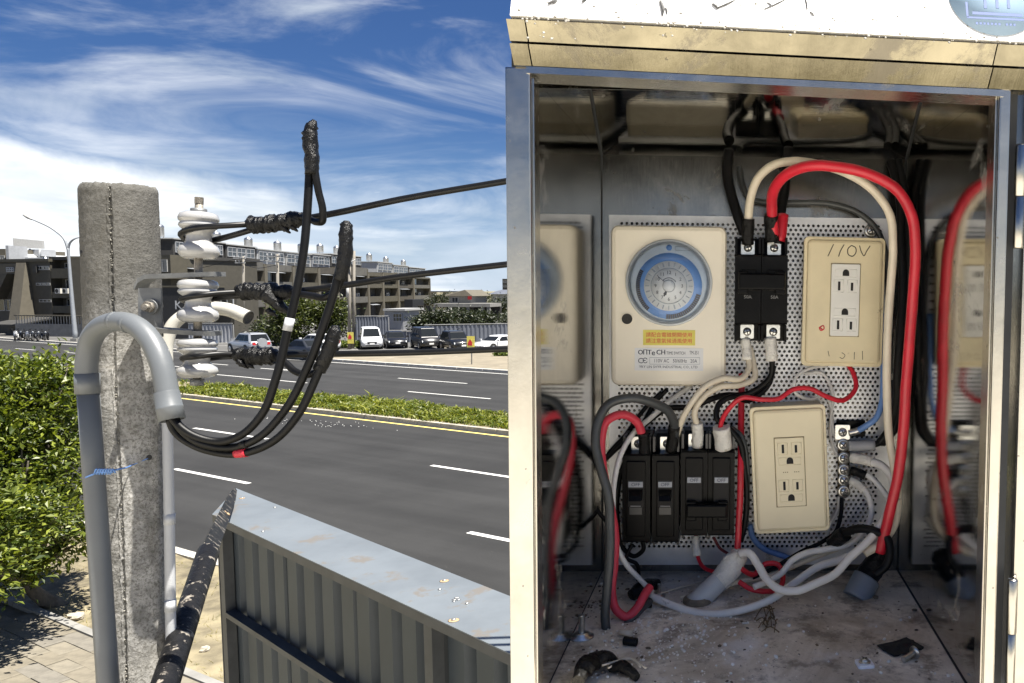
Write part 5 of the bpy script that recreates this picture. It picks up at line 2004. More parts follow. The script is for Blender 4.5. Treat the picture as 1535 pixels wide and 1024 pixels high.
# front edge: stiles and the folded lips round the opening
C_().rrect(xL - .0006, -hw_ + .0003, -hh - .03, hh + .0056, CDP + .0002, CDP + .003, .0006, .0012, 2).obj('stile', m_brush, cab)
C_().rrect(hw_ - .0003, xR + .0006, -hh - .03, hh + .001, CDP + .0002, CDP + .003, .0006, .0012, 2).obj('stile', m_brush, cab)
C_().box(-hw_ + .0004, hw_ - .0004, -hh - .03, -hh - .0005, CDP + .0002, CDP + .003).obj('sill', m_brushh, cab)
for s, n_ in ((-1, 'lip'), (1, 'lip')):
    C_().box(s * hw_ - .0016 * (1 if s > 0 else 0), s * hw_ + .0016 * (1 if s < 0 else 0), -hh + .0005, hh - .0005, CDP - .014, CDP - .0005).obj(n_, m_brush, cab)
# head: bright rim, two slanted rails with dark joints between, roof front sloped to catch the sun
vt = hh + .001


def tv(x):                         # the head of the cabinet hangs a little askew
    return .0040 - .0290 * (x + .145)


def rail(v0, w0, v1, w1, nm, m, xa=None, xb=None, th=.004):
    xa = xL if xa is None else xa
    xb = xR + .02 if xb is None else xb
    a, c = tv(xa), tv(xb)
    return C_().hexa([(xa, v0 + a, w0), (xb, v0 + c, w0), (xb, v1 + c, w1), (xa, v1 + a, w1)], [(xa, v0 + a + .0006, w0 - th - .01), (xb, v0 + c + .0006, w0 - th - .01), (xb, v1 + c, w1 - th - .02), (xa, v1 + a, w1 - th - .02)]).obj(nm, m, cab)


xj, xj2 = cb(794, 90, CDP + .01).x, cb(1486, 110, CDP + .01).x
xa_, xb_ = -hw_ - .002, hw_ + .002
C_().hexa([(xa_, vt - .0035 + tv(xa_), CDP + .0042), (xb_, vt - .0035 + tv(xb_), CDP + .0042), (xb_, vt + .0005 + tv(xb_), CDP + .0042), (xa_, vt + .0005 + tv(xa_), CDP + .0042)],
          [(xa_, vt - .0035 + tv(xa_), CDP - .02), (xb_, vt - .0035 + tv(xb_), CDP - .02), (xb_, vt + .0005 + tv(xb_), CDP - .02), (xa_, vt + .0005 + tv(xa_), CDP - .02)]).obj('rim', m_brush, cab)
for a, c in ((cb(765, 80, CDP + .012).x, xj - .0004), (xj + .0004, xj2 - .0004), (xj2 + .0004, xR + .012)):
    rail(vt + .0009, CDP + .004, vt + .0110, CDP + .0135, 'rail', m_brushh, a, c)
    rail(vt + .0127, CDP + .0125, vt + .0228, CDP + .0205, 'rail', m_brushh, a, c)
C_().box(xL, xR, vt + .008, vt + .05, CDP - .029, CDP - .0105).obj('rail_backing', m_gask, cab)
m_roof = steel_mat('sunlit white steel roof', (.86, .85, .82), .55, .10, (14, 1, 1), .66, .05)  # white tone stands in for blown-out sun and sky on the steel
m_roof.node_tree.nodes['Principled BSDF'].inputs['Metallic'].default_value = .3
for l in list(m_roof.node_tree.links):
    if l.to_socket.name == 'Metallic':
        m_roof.node_tree.links.remove(l)
rf0, rf1 = V((0, vt + .0246, CDP + .0215)), V((0, vt + .105, CDP - .006))
xa, xb = cb(764, 30, CDP + .022).x, xR + .045
ta_, tb2 = tv(xa), tv(xb)
C_().hexa([(xa, rf0.y + ta_, rf0.z), (xb, rf0.y + tb2, rf0.z), (xb, rf1.y + tb2, rf1.z), (xa, rf1.y + ta_, rf1.z)],
          [(xa, rf0.y + ta_ - .001, rf0.z - .018), (xb, rf0.y + tb2 - .001, rf0.z - .018), (xb, rf1.y + tb2 - .012, rf1.z - .012), (xa, rf1.y + ta_ - .012, rf1.z - .012)]).obj('roof_front', m_roof, cab)
C_().hexa([(xa, rf1.y + ta_ + .0005, rf1.z - .0005), (xb, rf1.y + tb2 + .0005, rf1.z - .0005), (xb, rf1.y - .001, -.02), (xa, rf1.y - .001, -.02)],
          [(xa, rf1.y + ta_ - .0125, rf1.z - .0125), (xb, rf1.y + tb2 - .0125, rf1.z - .0125), (xb, rf1.y - .0128, -.02), (xa, rf1.y - .0128, -.02)]).obj('roof', m_roof, cab)
# dark folded seams in the corners
for s in (-1, 1):
    e_ = s * hw_
    C_().hexa([(e_ - s * .0007, -hh, .0004), (e_, -hh, .0004), (e_, hh, .0004), (e_ - s * .0007, hh, .0004)], [(e_ - s * .0007, -hh, .0014), (e_ - s * .0001, -hh, .0014), (e_ - s * .0001, hh, .0014), (e_ - s * .0007, hh, .0014)]).obj('corner_seam', m_gask, cab)
    C_().box(min(e_ - s * .0001, e_ - s * (.0009 if s > 0 else .0004)), max(e_ - s * .0001, e_ - s * (.0009 if s > 0 else .0004)), -hh + .0001, -hh + .0006, .002, CDP - .016).obj('corner_seam', m_gask, cab)
    C_().hexa([(e_ - s * .0015, hh - .0012, .001), (e_ - s * .0001, hh - .0012, .001), (e_ - s * .0001, hh - .0002, .001), (e_ - s * .0015, hh - .0002, .001)],
              [(e_ - s * .0015, hh + SLP * .11 - .0012, .11), (e_ - s * .0001, hh + SLP * .11 - .0012, .11), (e_ - s * .0001, hh + SLP * .11 - .0002, .11), (e_ - s * .0015, hh + SLP * .11 - .0002, .11)]).obj('corner_seam', m_gask, cab)
# roof-front frame for prints
rn_y = (rf1 - rf0).normalized()
_x = V((1, -.029, 0)).normalized()
_y = (rn_y - _x * rn_y.dot(_x)).normalized()
_z = _x.cross(_y)
RFM = CB @ Matrix(((_x.x, _y.x, _z.x, -.145), (_x.y, _y.y, _z.y, rf0.y + .0040), (_x.z, _y.z, _z.z, rf0.z), (0, 0, 0, 1)))
RFI = RFM.inverted()


def rfp(px, py):                   # point on the roof front under a pixel (its own x, y)
    o, d = RFI @ CAM, RFI.to_3x3() @ ray(px, py)
    return o + d * (-o.z / d.z)


m_mark = mat('faded black marker', (.10, .10, .10), .7, var=.5, scale=300)
mk_ = MB(RFM)
rd = random.Random(4)
for (x, y, dx, dy_, r) in ((822, 6, 12, -8, 3), (835, 0, -6, 6, 2), (873, 3, 5, -7, 3), (990, 2, 3, 22, 4), (998, 12, 1, 10, 2), (1076, 12, 26, -12, 2), (1068, 6, 8, 8, 3), (1146, 14, 34, -16, 1.5), (1210, 14, -4, -18, 2),
                           (1214, 18, 6, 6, 2), (1150, 4, 8, 6, 1.5)):
    a, c = rfp(x, y), rfp(x + dx, y + dy_)
    k = r * .00022
    mk_.tube([V((a.x, a.y, .0002)), V(((a.x + c.x) / 2 + k, (a.y + c.y) / 2, .0002)), V((c.x, c.y, .0002))], [k, k * 1.4, k * .5], 5, 4)
tag(mk_.obj('brush_marks', m_mark, cab), kind='stuff')
spk = MB(RFM)
for k in range(150):
    x = rd.uniform(776, 1530)
    a = rfp(x, (x - 773) * .047 + 34 - abs(rd.gauss(0, 10)) if k % 3 else rd.uniform(0, 60))
    r = rd.uniform(.0003, .0011)
    spk.lathe([(r, .00008), (.0001, .00016)], (a.x, a.y, 0), (rd.gauss(0, .01), rd.gauss(0, .01), 1), 5)
tag(spk.obj('grime_specks', mat('grime', (.34, .32, .28), .9, var=.3, scale=200), cab), kind='stuff')

# round sticker
m_stk = mat('pale blue sticker', (.27, .38, .49), .45, var=.05, scale=30)
m_stb = mat('blue print', (.03, .075, .24), .5, var=.1, scale=100)
ctr = rfp(1492, -8)
rst = (rfp(1492, 54).y - ctr.y) * -1
SM = RFM @ Matrix.Translation((ctr.x, ctr.y, .0003))
stk = thing('round_sticker', 'pale blue round sticker with three ones on the white roof front', 'sticker', SM)
MB(SM).lathe([(rst, 0), (rst, .0003), (.0001, .0003)], seg=48).obj('disc', m_stk, stk)


def stp(px, py):
    p = rfp(px, py)
    return p.x - ctr.x, p.y - ctr.y


b = MB(SM)
for (p, q, wd2) in (((1448, 4), (1450, 27), .0007), ((1449, 27), (1540, 31.5), .0007), ((1457, 20.5), (1532, 24.5), .0010)):
    (ax, ay), (bx, by) = stp(*p), stp(*q)
    d_ = V((bx - ax, by - ay, 0)).normalized()
    n_ = V((-d_.y, d_.x, 0)) * wd2
    A, B = V((ax, ay, .00035)), V((bx, by, .00035))
    b.hexa([A - n_, B - n_, B + n_, A + n_], [v + V((0, 0, .0001)) for v in (A - n_, B - n_, B + n_, A + n_)])
b.obj('frame_lines', m_stb, stk)
for x in (1476, 1494, 1511):
    px_, py_ = stp(x, 3)
    lettering('1', .017, SM @ Matrix.Translation((px_, py_, .0004)), m_stb, stk, thick=.0001)
b = MB(SM)
for k in range(11):
    if k == 7:
        continue
    px_, py_ = stp(1464 + k * 5.6, 36 + k * .25)
    b.box(px_ - .0007, px_ + .0007, py_ - .0008, py_ + .0008, .00035, .00045)
b.obj('fine_print', m_stb, stk)

# hinge side: dark gap, barrels, open door
xg0, xg1 = xR + .0008, cb(1522, 500, CDP).x
C_().box(xg0, xg1, -hh - .03, hh + .02, CDP - .02, CDP - .008).obj('gasket', m_gask, cab)
for (ya, yb) in ((216, 372), (870, 1032)):
    v1, v0 = cb(1524, ya, CDP + .003).y, cb(1522, yb, CDP + .003).y
    xh = cb(1525 if ya < 500 else 1514, 600, CDP).x
    xh = cb(1527, 300, CDP).x if ya < 500 else cb(1515, 950, CDP).x
    hg = MB(CB)
    mid = (v0 + v1) / 2
    hg.lathe([(.0028, 0), (.0031, .0006), (.0031, mid - v0 - .0003), (.0028, mid - v0)], (xh, v0, CDP + .001), (0, 1, 0), 18)
    h1 = hg.obj('hinge_knuckle', m_brush, cab)
    hg = MB(CB)
    hg.lathe([(.0031, 0), (.0034, .0004), (.0034, v1 - mid - .001), (.0028, v1 - mid), (.0001, v1 - mid + .0003)], (xh, mid + .0002, CDP + .001), (0, 1, 0), 18)
    hg.obj('hinge_knuckle', m_brush, cab)
xd = cb(1531.5, 500, CDP).x
dr = C_().rrect(xd, xd + .31, -hh - .03, hh + .02, CDP - .022, CDP - .002, .002, .002, 2).obj('door', m_brush, cab)
C_().box(xd + .26, xd + .275, -.03, .03, CDP - .0018, CDP + .012).obj('latch', m_gask, dr)
# post that carries the cabinet
pb = corg + cv_ * (-hh - .012) + cw_ * (CDP * .35)
MB().cyl((pb.x, pb.y, 0.0), (pb.x, pb.y, pb.z + .004), .045, .045, 24).obj('support_post', m_zinc, cab)
MB().box(pb.x - .12, pb.x + .12, pb.y - .12, pb.y + .12, .1, .13).obj('base_plate', m_zinc, cab)

# perforated mounting plate
WP0, WP1 = .0085, .0105
ul, ur, vb_, vt_ = crect(913, 322, 1331, 846, WP1)
pit, hr = .00475, .00148
px0, px1, py0, py1 = ul + .007, ur - .008, vb_ + .016, vt_ - .005
b = MB(CB)
nc = int((px1 - px0) / pit)
rowh = pit * .866
nr = int((py1 - py0) / rowh)
wid = nc * pit
vs, fs = [], []
segs = 8
for r_ in range(nr):
    y0 = py0 + r_ * rowh
    yc = y0 + rowh / 2
    off = pit / 2 if r_ % 2 else 0
    n_ = nc - (1 if off else 0)
    xs = px0 + off
    if off:                        # half cells that square the row off
        for xa_, xb_ in ((px0, px0 + off), (px0 + off + n_ * pit, px0 + nc * pit)):
            b.add([(xa_, y0, WP1), (xb_, y0, WP1), (xb_, y0 + rowh, WP1), (xa_, y0 + rowh, WP1)], [(0, 1, 2, 3)])
    for k in range(n_):
        xc = xs + (k + .5) * pit
        outer, inner, deep = [], [], []
        for j in range(segs):
            a = 2 * PI * j / segs + PI / segs
            ca, sa = math.cos(a), math.sin(a)
            s_ = min((pit / 2) / max(abs(ca), 1e-6), (rowh / 2) / max(abs(sa), 1e-6))
            outer.append((xc + ca * s_, yc + sa * s_, WP1))
            inner.append((xc + ca * hr, yc + sa * hr, WP1))
            deep.append((xc + ca * hr, yc + sa * hr, WP0))
        cor = [(xc + pit / 2, yc + rowh / 2, WP1), (xc - pit / 2, yc + rowh / 2, WP1), (xc - pit / 2, yc - rowh / 2, WP1), (xc + pit / 2, yc - rowh / 2, WP1)]
        o = len(outer)
        pts = outer + inner + deep + cor
        fcs = []
        for j in range(o):
            q = (j + 1) % o
            a1 = 2 * PI * j / segs + PI / segs
            a2 = a1 + 2 * PI / segs
            crn_ = None
            for ci, ang in enumerate((math.atan2(rowh, pit), PI - math.atan2(rowh, pit), PI + math.atan2(rowh, pit), 2 * PI - math.atan2(rowh, pit))):
                if a1 < ang < a2 or a1 < ang + 2 * PI < a2:
                    crn_ = 3 * o + ci
            fcs.append((j, q, o + q, o + j) if crn_ is None else (j, crn_, q, o + q, o + j))
            fcs.append((o + j, o + q, 2 * o + q, 2 * o + j))
        b.add(pts, fcs)
yT = py0 + nr * rowh
xT = px0 + nc * pit
for q in ((ul, px0, vb_, vt_), (xT, ur, vb_, vt_), (px0, xT, vb_, py0), (px0, xT, yT, vt_)):
    b.add([(q[0], q[2], WP1), (q[1], q[2], WP1), (q[1], q[3], WP1), (q[0], q[3], WP1)], [(0, 1, 2, 3)])
for (a, c) in (((ul, vb_), (ur, vb_)), ((ur, vb_), (ur, vt_)), ((ur, vt_), (ul, vt_)), ((ul, vt_), (ul, vb_))):
    b.add([(a[0], a[1], WP1), (c[0], c[1], WP1), (c[0], c[1], WP0 - .003), (a[0], a[1], WP0 - .003)], [(0, 1, 2, 3)])
plate = b.obj('perforated_plate', m_perf, cab, fixn=False)
m_screwd = mat('bright screw', (.62, .62, .60), .28, metal=1, var=.15, scale=300)
m_slot = mat('screw slot', (.04, .04, .04), .6, var=.2, scale=200)


def screw_head(M, r, parent, name='screw', washer=True, sq=False, slot_ang=.5):
    b = MB(M)
    if washer:
        if sq:
            b.rrect(-r * 1.7, r * 1.7, -r * 1.7, r * 1.7, -.001, .0004, r * .3, .0003, 2)
        else:
            b.lathe([(r * 1.5, -.001), (r * 1.5, .0004), (r, .0005)], seg=18)
    b.lathe([(r * 1.02, .0004), (r, .0016), (r * .72, .0026), (.0001, .0028)], seg=18)
    o = b.obj(name, m_screwd, parent)
    b = MB(M @ Matrix.Rotation(slot_ang, 4, 'Z'))
    b.box(-r * .72, r * .72, -r * .13, r * .13, .0024, .00295)
    b.box(-r * .13, r * .13, -r * .72, r * .72, .0024, .00300)
    b.obj('cross_slot', m_slot, o)
    return o


screw_head(inset(1306, 346, WP1 + .001), .0045, plate)
screw_head(inset(1247, 816, WP1 + .001), .0036, plate)

# ------------------------------------------------------------------ time switch
m_cream = mat('cream switch plastic', (.82, .76, .63), .38, var=.05, scale=10, dark=((.47, .41, .31), 16, .66), bump=.03, bscale=300)
m_creamd = mat('aged cream plastic', (.62, .56, .44), .5, var=.06, scale=10)
m_paper = mat('white label paper', (.74, .75, .76), .5, var=.03, scale=20)
m_ylab = mat('yellow label paper', (.70, .62, .12), .5, var=.05, scale=20)
m_ink = mat('dark blue ink', (.02, .03, .06), .6, var=.1, scale=100)
m_rink = mat('red ink', (.62, .05, .06), .6, var=.1, scale=100)
m_dblue = mat('blue dial', (.14, .30, .66), .4, var=.08, scale=30)
m_dwht = mat('white dial', (.70, .72, .74), .45, var=.03, scale=30)
m_clear = glass_mat('clear dome', (.93, .95, .97))
WT = .045
TSM = inset(1001, 458, WT)
ts = thing('time_switch', 'cream time switch with a blue and white dial in the cabinet', 'time switch', CB @ Matrix.Translation(V((0, 0, 0)) + V((cb(1001, 458, WT).x, cb(1001, 458, WT).y, WP1 + .0002))))


def tsl(px, py, wv=WT):
    p, c = cb(px, py, wv), cb(1001, 458, WT)
    return p.x - c.x, p.y - c.y


x0, y1 = tsl(915, 337)
x1, y0 = tsl(1087.5, 579)
TI = CB @ Matrix.Translation(V((cb(1001, 458, WT).x, cb(1001, 458, WT).y, 0)))
MB(TI).rrect(x0 + .001, x1 - .001, y0 + .001, y1 - .001, WP1 + .0002, WP1 + .012, .004, .001, 4).obj('base', m_creamd, ts)
cx_, cy_ = tsl(1003, 424)
cov = MB(TI).rrect(x0, x1, y0, y1, WP1 + .0122, WT, .007, .0045, 6).obj('cover', m_cream, ts)
MB(TI).box((x0 + x1) / 2 - .02, (x0 + x1) / 2 + .02, y0 - .003, y0 + .001, WP1 + .001, WP1 + .008).obj('mounting_lug', m_creamd, ts)
s_ = .000583
FT = TI @ Matrix.Translation((cx_, cy_, WT))
b = MB(FT)
b.lathe([(67 * s_, 0), (67 * s_, .0012), (64.5 * s_, .0020), (62.5 * s_, .0012), (62.5 * s_, .0003)], seg=56, cap=False)
b.obj('window_ring', mat('clear ring plastic', (.50, .53, .55), .18, var=.05, scale=60, spec=.8), cov)
MB(FT).lathe([(62.4 * s_, .0002), (.0001, .0003)], seg=48, cap=False).obj('dial_back', mat('dial back silver', (.48, .54, .60), .3, metal=.2, var=.12, scale=60), cov)
DC = FT @ Matrix.Translation((0, -5 * s_, 0))
m_dblk = mat('dial black ring', (.025, .03, .05), .4, var=.1)
MB(DC).lathe([(51 * s_, .0005), (51 * s_, .0011), (37 * s_, .0013)], seg=56, cap=False).obj('day_dial', m_dblue, cov)
b = MB(DC)
for k in range(20):                # the dark stretch of setting tabs
    a0 = math.radians(-95 + k * 4.0)
    a1 = math.radians(-95 + k * 4.0 + 3.4)
    b.hexa([(r * math.cos(a) * s_, r * math.sin(a) * s_, .0011) for r, a in ((44, a0), (51, a0), (51, a1), (44, a1))], [(r * math.cos(a) * s_, r * math.sin(a) * s_, .0016) for r, a in ((44, a0), (51, a0), (51, a1), (44, a1))])
for k in range(22):
    a0 = math.radians(150 + k * 3.6)
    a1 = math.radians(150 + k * 3.6 + 3.1)
    b.hexa([(r * math.cos(a) * s_, r * math.sin(a) * s_, .0011) for r, a in ((45, a0), (51, a0), (51, a1), (45, a1))], [(r * math.cos(a) * s_, r * math.sin(a) * s_, .0016) for r, a in ((45, a0), (51, a0), (51, a1), (45, a1))])
b.obj('setting_tabs', m_dblk, cov)
MB(DC).lathe([(38.5 * s_, .0012), (38.5 * s_, .0019), (.0001, .0020)], seg=56, cap=False).obj('hour_ring', m_dwht, cov)
m_ring = mat('dial line grey', (.30, .34, .40), .5, var=.05)
MB(DC).lathe([(28 * s_, .0020), (28 * s_, .0023), (27 * s_, .0023), (27 * s_, .0020)], seg=56, cap=False).obj('ring_line', m_ring, cov)
MB(DC).lathe([(26.6 * s_, .0020), (26.6 * s_, .0026), (.0001, .0027)], seg=48, cap=False).obj('clock_face', m_paper, cov)
for k in range(12):
    a = PI / 2 - k * PI / 6
    lettering(str(12 if k == 0 else k), 7.5 * s_, DC @ Matrix.Translation((20.5 * s_ * math.cos(a), 20.5 * s_ * math.sin(a), .0028)), m_ink, cov, 'dial_number')
b = MB(DC)
for k in range(24):
    a = 2 * PI * k / 24
    for rr2, wd2, ln in ((33.5, .6, 3.2),):
        d_, n_ = V((math.cos(a), math.sin(a), 0)), V((-math.sin(a), math.cos(a), 0))
        p, q = d_ * (rr2 - ln) * s_, d_ * (rr2 + ln) * s_
        n_ = n_ * wd2 * s_ * (1.6 if k % 2 else 1)
        z = V((0, 0, .0021))
        b.hexa([p - n_ + z, q - n_ + z, q + n_ + z, p + n_ + z], [v + V((0, 0, .0002)) for v in (p - n_ + z, q - n_ + z, q + n_ + z, p + n_ + z)])
tag(b.obj('hour_ticks', m_ring, cov))
b = MB(DC)
for a_, l_, wd2 in ((math.radians(138), 24, .45), (math.radians(245), 15, 2.6), (math.radians(245), 17.5, 1.2)):
    d_, n_ = V((math.cos(a_), math.sin(a_), 0)), V((-math.sin(a_), math.cos(a_), 0)) * wd2 * s_
    b.hexa([d_ * 8 * s_ - n_ * .5 + V((0, 0, .003)), d_ * l_ * s_ - n_ + V((0, 0, .003)), d_ * l_ * s_ + n_ + V((0, 0, .003)), d_ * 8 * s_ + n_ * .5 + V((0, 0, .003))],
           [v + V((0, 0, .0003)) for v in (d_ * 8 * s_ - n_ * .5 + V((0, 0, .003)), d_ * l_ * s_ - n_ + V((0, 0, .003)), d_ * l_ * s_ + n_ + V((0, 0, .003)), d_ * 8 * s_ + n_ * .5 + V((0, 0, .003)))])
b.obj('clock_hands', m_ink, cov)
MB(DC).tube([(math.cos(a) * 12.5 * s_, math.sin(a) * 12.5 * s_, .003) for a in [math.radians(30 + 11 * k) for k in range(11)]], .5 * s_, 5, 2).obj('turn_arrow', m_ink, cov)
MB(DC).lathe([(9 * s_, .0027), (9 * s_, .0045), (7.5 * s_, .0053), (.0001, .0054)], seg=24, cap=False).obj('knob', m_dwht, cov)
MB(DC).lathe([(9.6 * s_, .0028), (9.6 * s_, .003), (9 * s_, .003)], seg=24, cap=False).obj('knob_shadow_ring', m_ink, cov)
MB(FT).lathe([(62 * s_, .0022), (61 * s_, .0068), (56 * s_, .0086), (.0001, .0094)], seg=56, cap=False).obj('dome', m_clear, cov)
b = MB(FT)
b.lathe([(4.5 * s_, .0006), (4.5 * s_, .0012), (.0001, .0013)], (0, 54 * s_, 0), seg=14)
b.obj('indicator', m_dblue, cov)
b = MB(FT)
for (ax, ay, bx, by) in ((10, 50, 32, 56),):
    for (p, q) in (((ax, ay), (bx, ay)), ((bx, ay), (bx, by)), ((bx, by), (ax, by)), ((ax, by), (ax, ay))):
        b.tube([V((p[0] * s_, p[1] * s_, .0006)), V((q[0] * s_, q[1] * s_, .0006))], .5 * s_, 4, 1)
b.obj('switch_frame', m_ring, cov)
kx, ky = tsl(940, 478)
MB(TI).lathe([(9.5 * s_, WT), (9.5 * s_, WT + .0006), (8.4 * s_, WT + .0008), (8.2 * s_, WT + .0003)], (kx, ky, 0), seg=24, cap=False).obj('hole_rim', m_cream, cov)
MB(TI).lathe([(8.3 * s_, WT + .0002), (4 * s_, WT + .0003), (.0001, WT + .0003)], (kx, ky, 0), seg=24, cap=False).obj('key_hole', m_dark, cov)
# printed labels
lx0, ly1 = tsl(964, 494.5)
lx1, ly0 = tsl(1042, 518)
yl_ = MB(TI).box(lx0, lx1, ly0, ly1, WT + .0001, WT + .0004).obj('yellow_label', m_ylab, ts)
for ln, (txt, py_) in enumerate((('請配合電磁開關使用', 502.5), ('請注意氣候通風使用', 511.5))):
    qx, qy = tsl(1003, py_)
    lettering(txt, 8.0 * s_, TI @ Matrix.Translation((qx, qy, WT + .0005)), m_rink, yl_)
lx0, ly1 = tsl(951.5, 521.5)
lx1, ly0 = tsl(1054, 556)
wl_ = MB(TI).box(lx0, lx1, ly0, ly1, WT + .0001, WT + .0004).obj('white_label', m_paper, ts)


def tprint(txt, px, py, hpx, align='LEFT', sx=1.0, m=m_ink):
    qx, qy = tsl(px, py)
    lettering(txt, hpx * s_, TI @ Matrix.Translation((qx, qy, WT + .0005)), m, wl_, align=align, sx=sx)


for ch, x, hp in (('O', 956, 10.5), ('Π', 963.5, 10.5), ('T', 970.5, 10.5), ('e', 976.5, 12.5), ('C', 983.5, 10.5), ('H', 990.5, 10.5)):
    for e_ in (0, .5):
        tprint(ch, x + e_, 528.3 + (.6 if ch == 'e' else 0), hp, sx=.95)
tprint('TIME SWITCH', 999, 529.5, 6.8, sx=.70)
tprint('TM-351', 1033.5, 529, 8.0, sx=.58)
tprint('C', 956, 541, 12)
tprint('Є', 963, 541, 11.5)
tprint('110V AC   50/60Hz   20A', 980, 541, 8.0, sx=.80)
tprint('YKY LIN SHYR INDUSTRIAL CO., LTD', 1002, 550.2, 5.6, 'CENTER', .98)
b = MB(TI)
q = [tsl(974, 536), tsl(1049, 536), tsl(1049, 546), tsl(974, 546)]
for k in range(4):
    p_, r_ = q[k], q[(k + 1) % 4]
    b.tube([V((p_[0], p_[1], WT + .0005)), V((r_[0], r_[1], WT + .0005))], .00018, 4, 1)
b.obj('print_box', m_ring, wl_)

# ------------------------------------------------------------------ sockets
m_sock1 = mat('aged beige cover plate', (.76, .66, .43), .38, var=.07, scale=16, dark=((.36, .28, .15), 40, .64), bump=.03, bscale=300)
m_sock2 = mat('cream cover plate', (.82, .73, .50), .34, var=.05, scale=12, dark=((.46, .37, .2), 60, .68))
m_rec = mat('white socket insert', (.80, .79, .74), .35, var=.04, scale=20)
m_hole = mat('socket slot', (.012, .011, .010), .7, var=.2, scale=50)
m_line = mat('insert joint', (.30, .24, .13), .7, var=.1)
m_pen = mat('black pen', (.035, .03, .025), .6, var=.3, scale=200)


def socket(label, px, py, wpx, hpx, ang, wf, m, mi, ins, ground_up, deep):
    M = inset(px, py, wf, ang)
    k = (CBI @ CAM).z - wf
    k = k / FPX * 1.0
    t = thing('socket_outlet', label, 'socket', inset(px, py, WP1 + .0002, ang))
    W_, H_ = wpx * k / 2, hpx * k / 2
    MB(M).rrect(-W_ * .97, W_ * .97, -H_ * .98, H_ * .98, WP1 + .0003 - wf, -.009, .003, .001, 3).obj('box', m if deep else m_creamd, t)
    MB(M).rrect(-W_, W_, -H_, H_, -.0088, -.0034, .0045, .0008, 5).obj('frame_plate', m, t)
    cov_ = MB(M).rrect(-W_ * .92, W_ * .93, -H_ * .95, H_ * .95, -.0035, .0, .004, .0028, 5).obj('cover_plate', m, t)
    x0, x1, y0, y1 = [v * k for v in ins]
    MB(M).box(x0 - .0007, x1 + .0007, y0 - .0007, y1 + .0007, -.0005, .0003).obj('joint_line', m_line, cov_)
    rc = MB(M).rrect(x0, x1, y0, y1, .0, .0016, .0012, .0005, 2).obj('insert', mi, t)
    xm, hh2 = (x0 + x1) / 2, (y1 - y0)
    wI = x1 - x0
    for s in (.27, -.27):
        yc = (y0 + y1) / 2 + s * hh2
        sg = 1 if ground_up else -1
        ys = yc - sg * hh2 * .075
        yg = yc + sg * hh2 * .105
        for sx_ in (-1, 1):
            sl_ = MB(M).box(xm + sx_ * wI * .225 - .0011, xm + sx_ * wI * .225 + .0011, ys - hh2 * .062, ys + hh2 * (.062 if sx_ < 0 else .048), .0014, .0019)
            sl_.obj('slot', m_hole, rc)
            b = MB(M)
            bx0, bx1 = xm + sx_ * wI * .24 - wI * .17, xm + sx_ * wI * .24 + wI * .17
            for (p_, q_) in (((bx0, ys - hh2 * .085), (bx1, ys - hh2 * .085)), ((bx0, ys + hh2 * .085), (bx1, ys + hh2 * .085)), ((bx0, ys - hh2 * .085), (bx0, ys + hh2 * .085)), ((bx1, ys - hh2 * .085), (bx1, ys + hh2 * .085))):
                b.tube([V((*p_, .0016)), V((*q_, .0016))], .00035, 5, 1)
            b.obj('moulded_ridge', mi, rc)
        pts = [(xm + wI * .115 * math.cos(a), yg + (wI * .13 * math.sin(a))) for a in [PI * j / 8 for j in range(9)]]
        pts = [(xm + wI * .115, yg - wI * .10)] + pts + [(xm - wI * .115, yg - wI * .10)]
        MB(M).poly(pts, .0014, .0019).obj('ground_hole', m_hole, rc)
        b = MB(M)
        yr = yg - sg * 0
        for (p_, q_) in (((x0 + wI * .12, yr - hh2 * .055), (x1 - wI * .12, yr - hh2 * .055)), ((x0 + wI * .12, yr + hh2 * .05), (x1 - wI * .12, yr + hh2 * .05)), ((x0 + wI * .12, yr - hh2 * .055), (x0 + wI * .12, yr + hh2 * .05)), ((x1 - wI * .12, yr - hh2 * .055), (x1 - wI * .12, yr + hh2 * .05))):
            b.tube([V((*p_, .0016)), V((*q_, .0016))], .0003, 5, 1)
        b.obj('moulded_ridge', mi, rc)
    return t, M, k, cov_


so1, M1, k1, cv1 = socket('beige double socket with handwritten 110V on its cover plate', 1265, 453, 123, 195, -.7, .036, m_sock1, m_rec, (-20, 23, -51, 57), True, False)


def strokes(M, k, lines, parent, m, r, name):
    b = MB(M)
    for ln in lines:
        b.tube([V((x * k, y * k, .0001)) for x, y in ln], r, 5, 5)
    return b.obj(name, m, parent)


strokes(M1, k1, [[(-26, 68), (-22, 77), (-18, 86)], [(-10, 68), (-7, 77), (-2, 86)], [(9, 85), (4, 80), (5, 71), (11, 69), (16, 75), (15, 82), (9, 85)], [(21, 85), (24, 76), (28, 70), (32, 77), (37, 85)]], cv1, m_pen, .00045, 'handwritten_mark')
strokes(M1, k1, [[(-22, -74), (-20, -82)], [(-1, -76), (4, -80), (0, -85), (-4, -83)], [(18, -75), (18, -86)], [(30, -73), (31, -86)]], cv1, m_pen, .00028, 'faint_mark')
strokes(M1, k1, [[(-36, -39), (-30, -36), (-29, -41), (-34, -43), (-36, -39), (-31, -42)]], cv1, m_rink, .0006, 'red_scribble')
so2, M2, k2, cv2 = socket('cream double socket tilted a little, below the beige one', 1184.5, 705, 116, 196, 3.0, .05, m_sock2, m_sock2, (-22, 22, -55, 50), False, True)
b = MB(M2)
for dx in (-3, 0, 3):
    b.box((dx - 8) * k2, (dx - 6.5) * k2, -3 * k2, -1.5 * k2, .0016, .0019)
    b.box((dx + 9) * k2, (dx + 10.5) * k2, -3 * k2, -1.5 * k2, .0016, .0019)
b.obj('embossed_mark', m_line, so2)
MB(M2).box(-58.8 * k2, -57.9 * k2, 28 * k2, 60 * k2, -.02, -.0035).obj('side_slot', m_hole, so2)

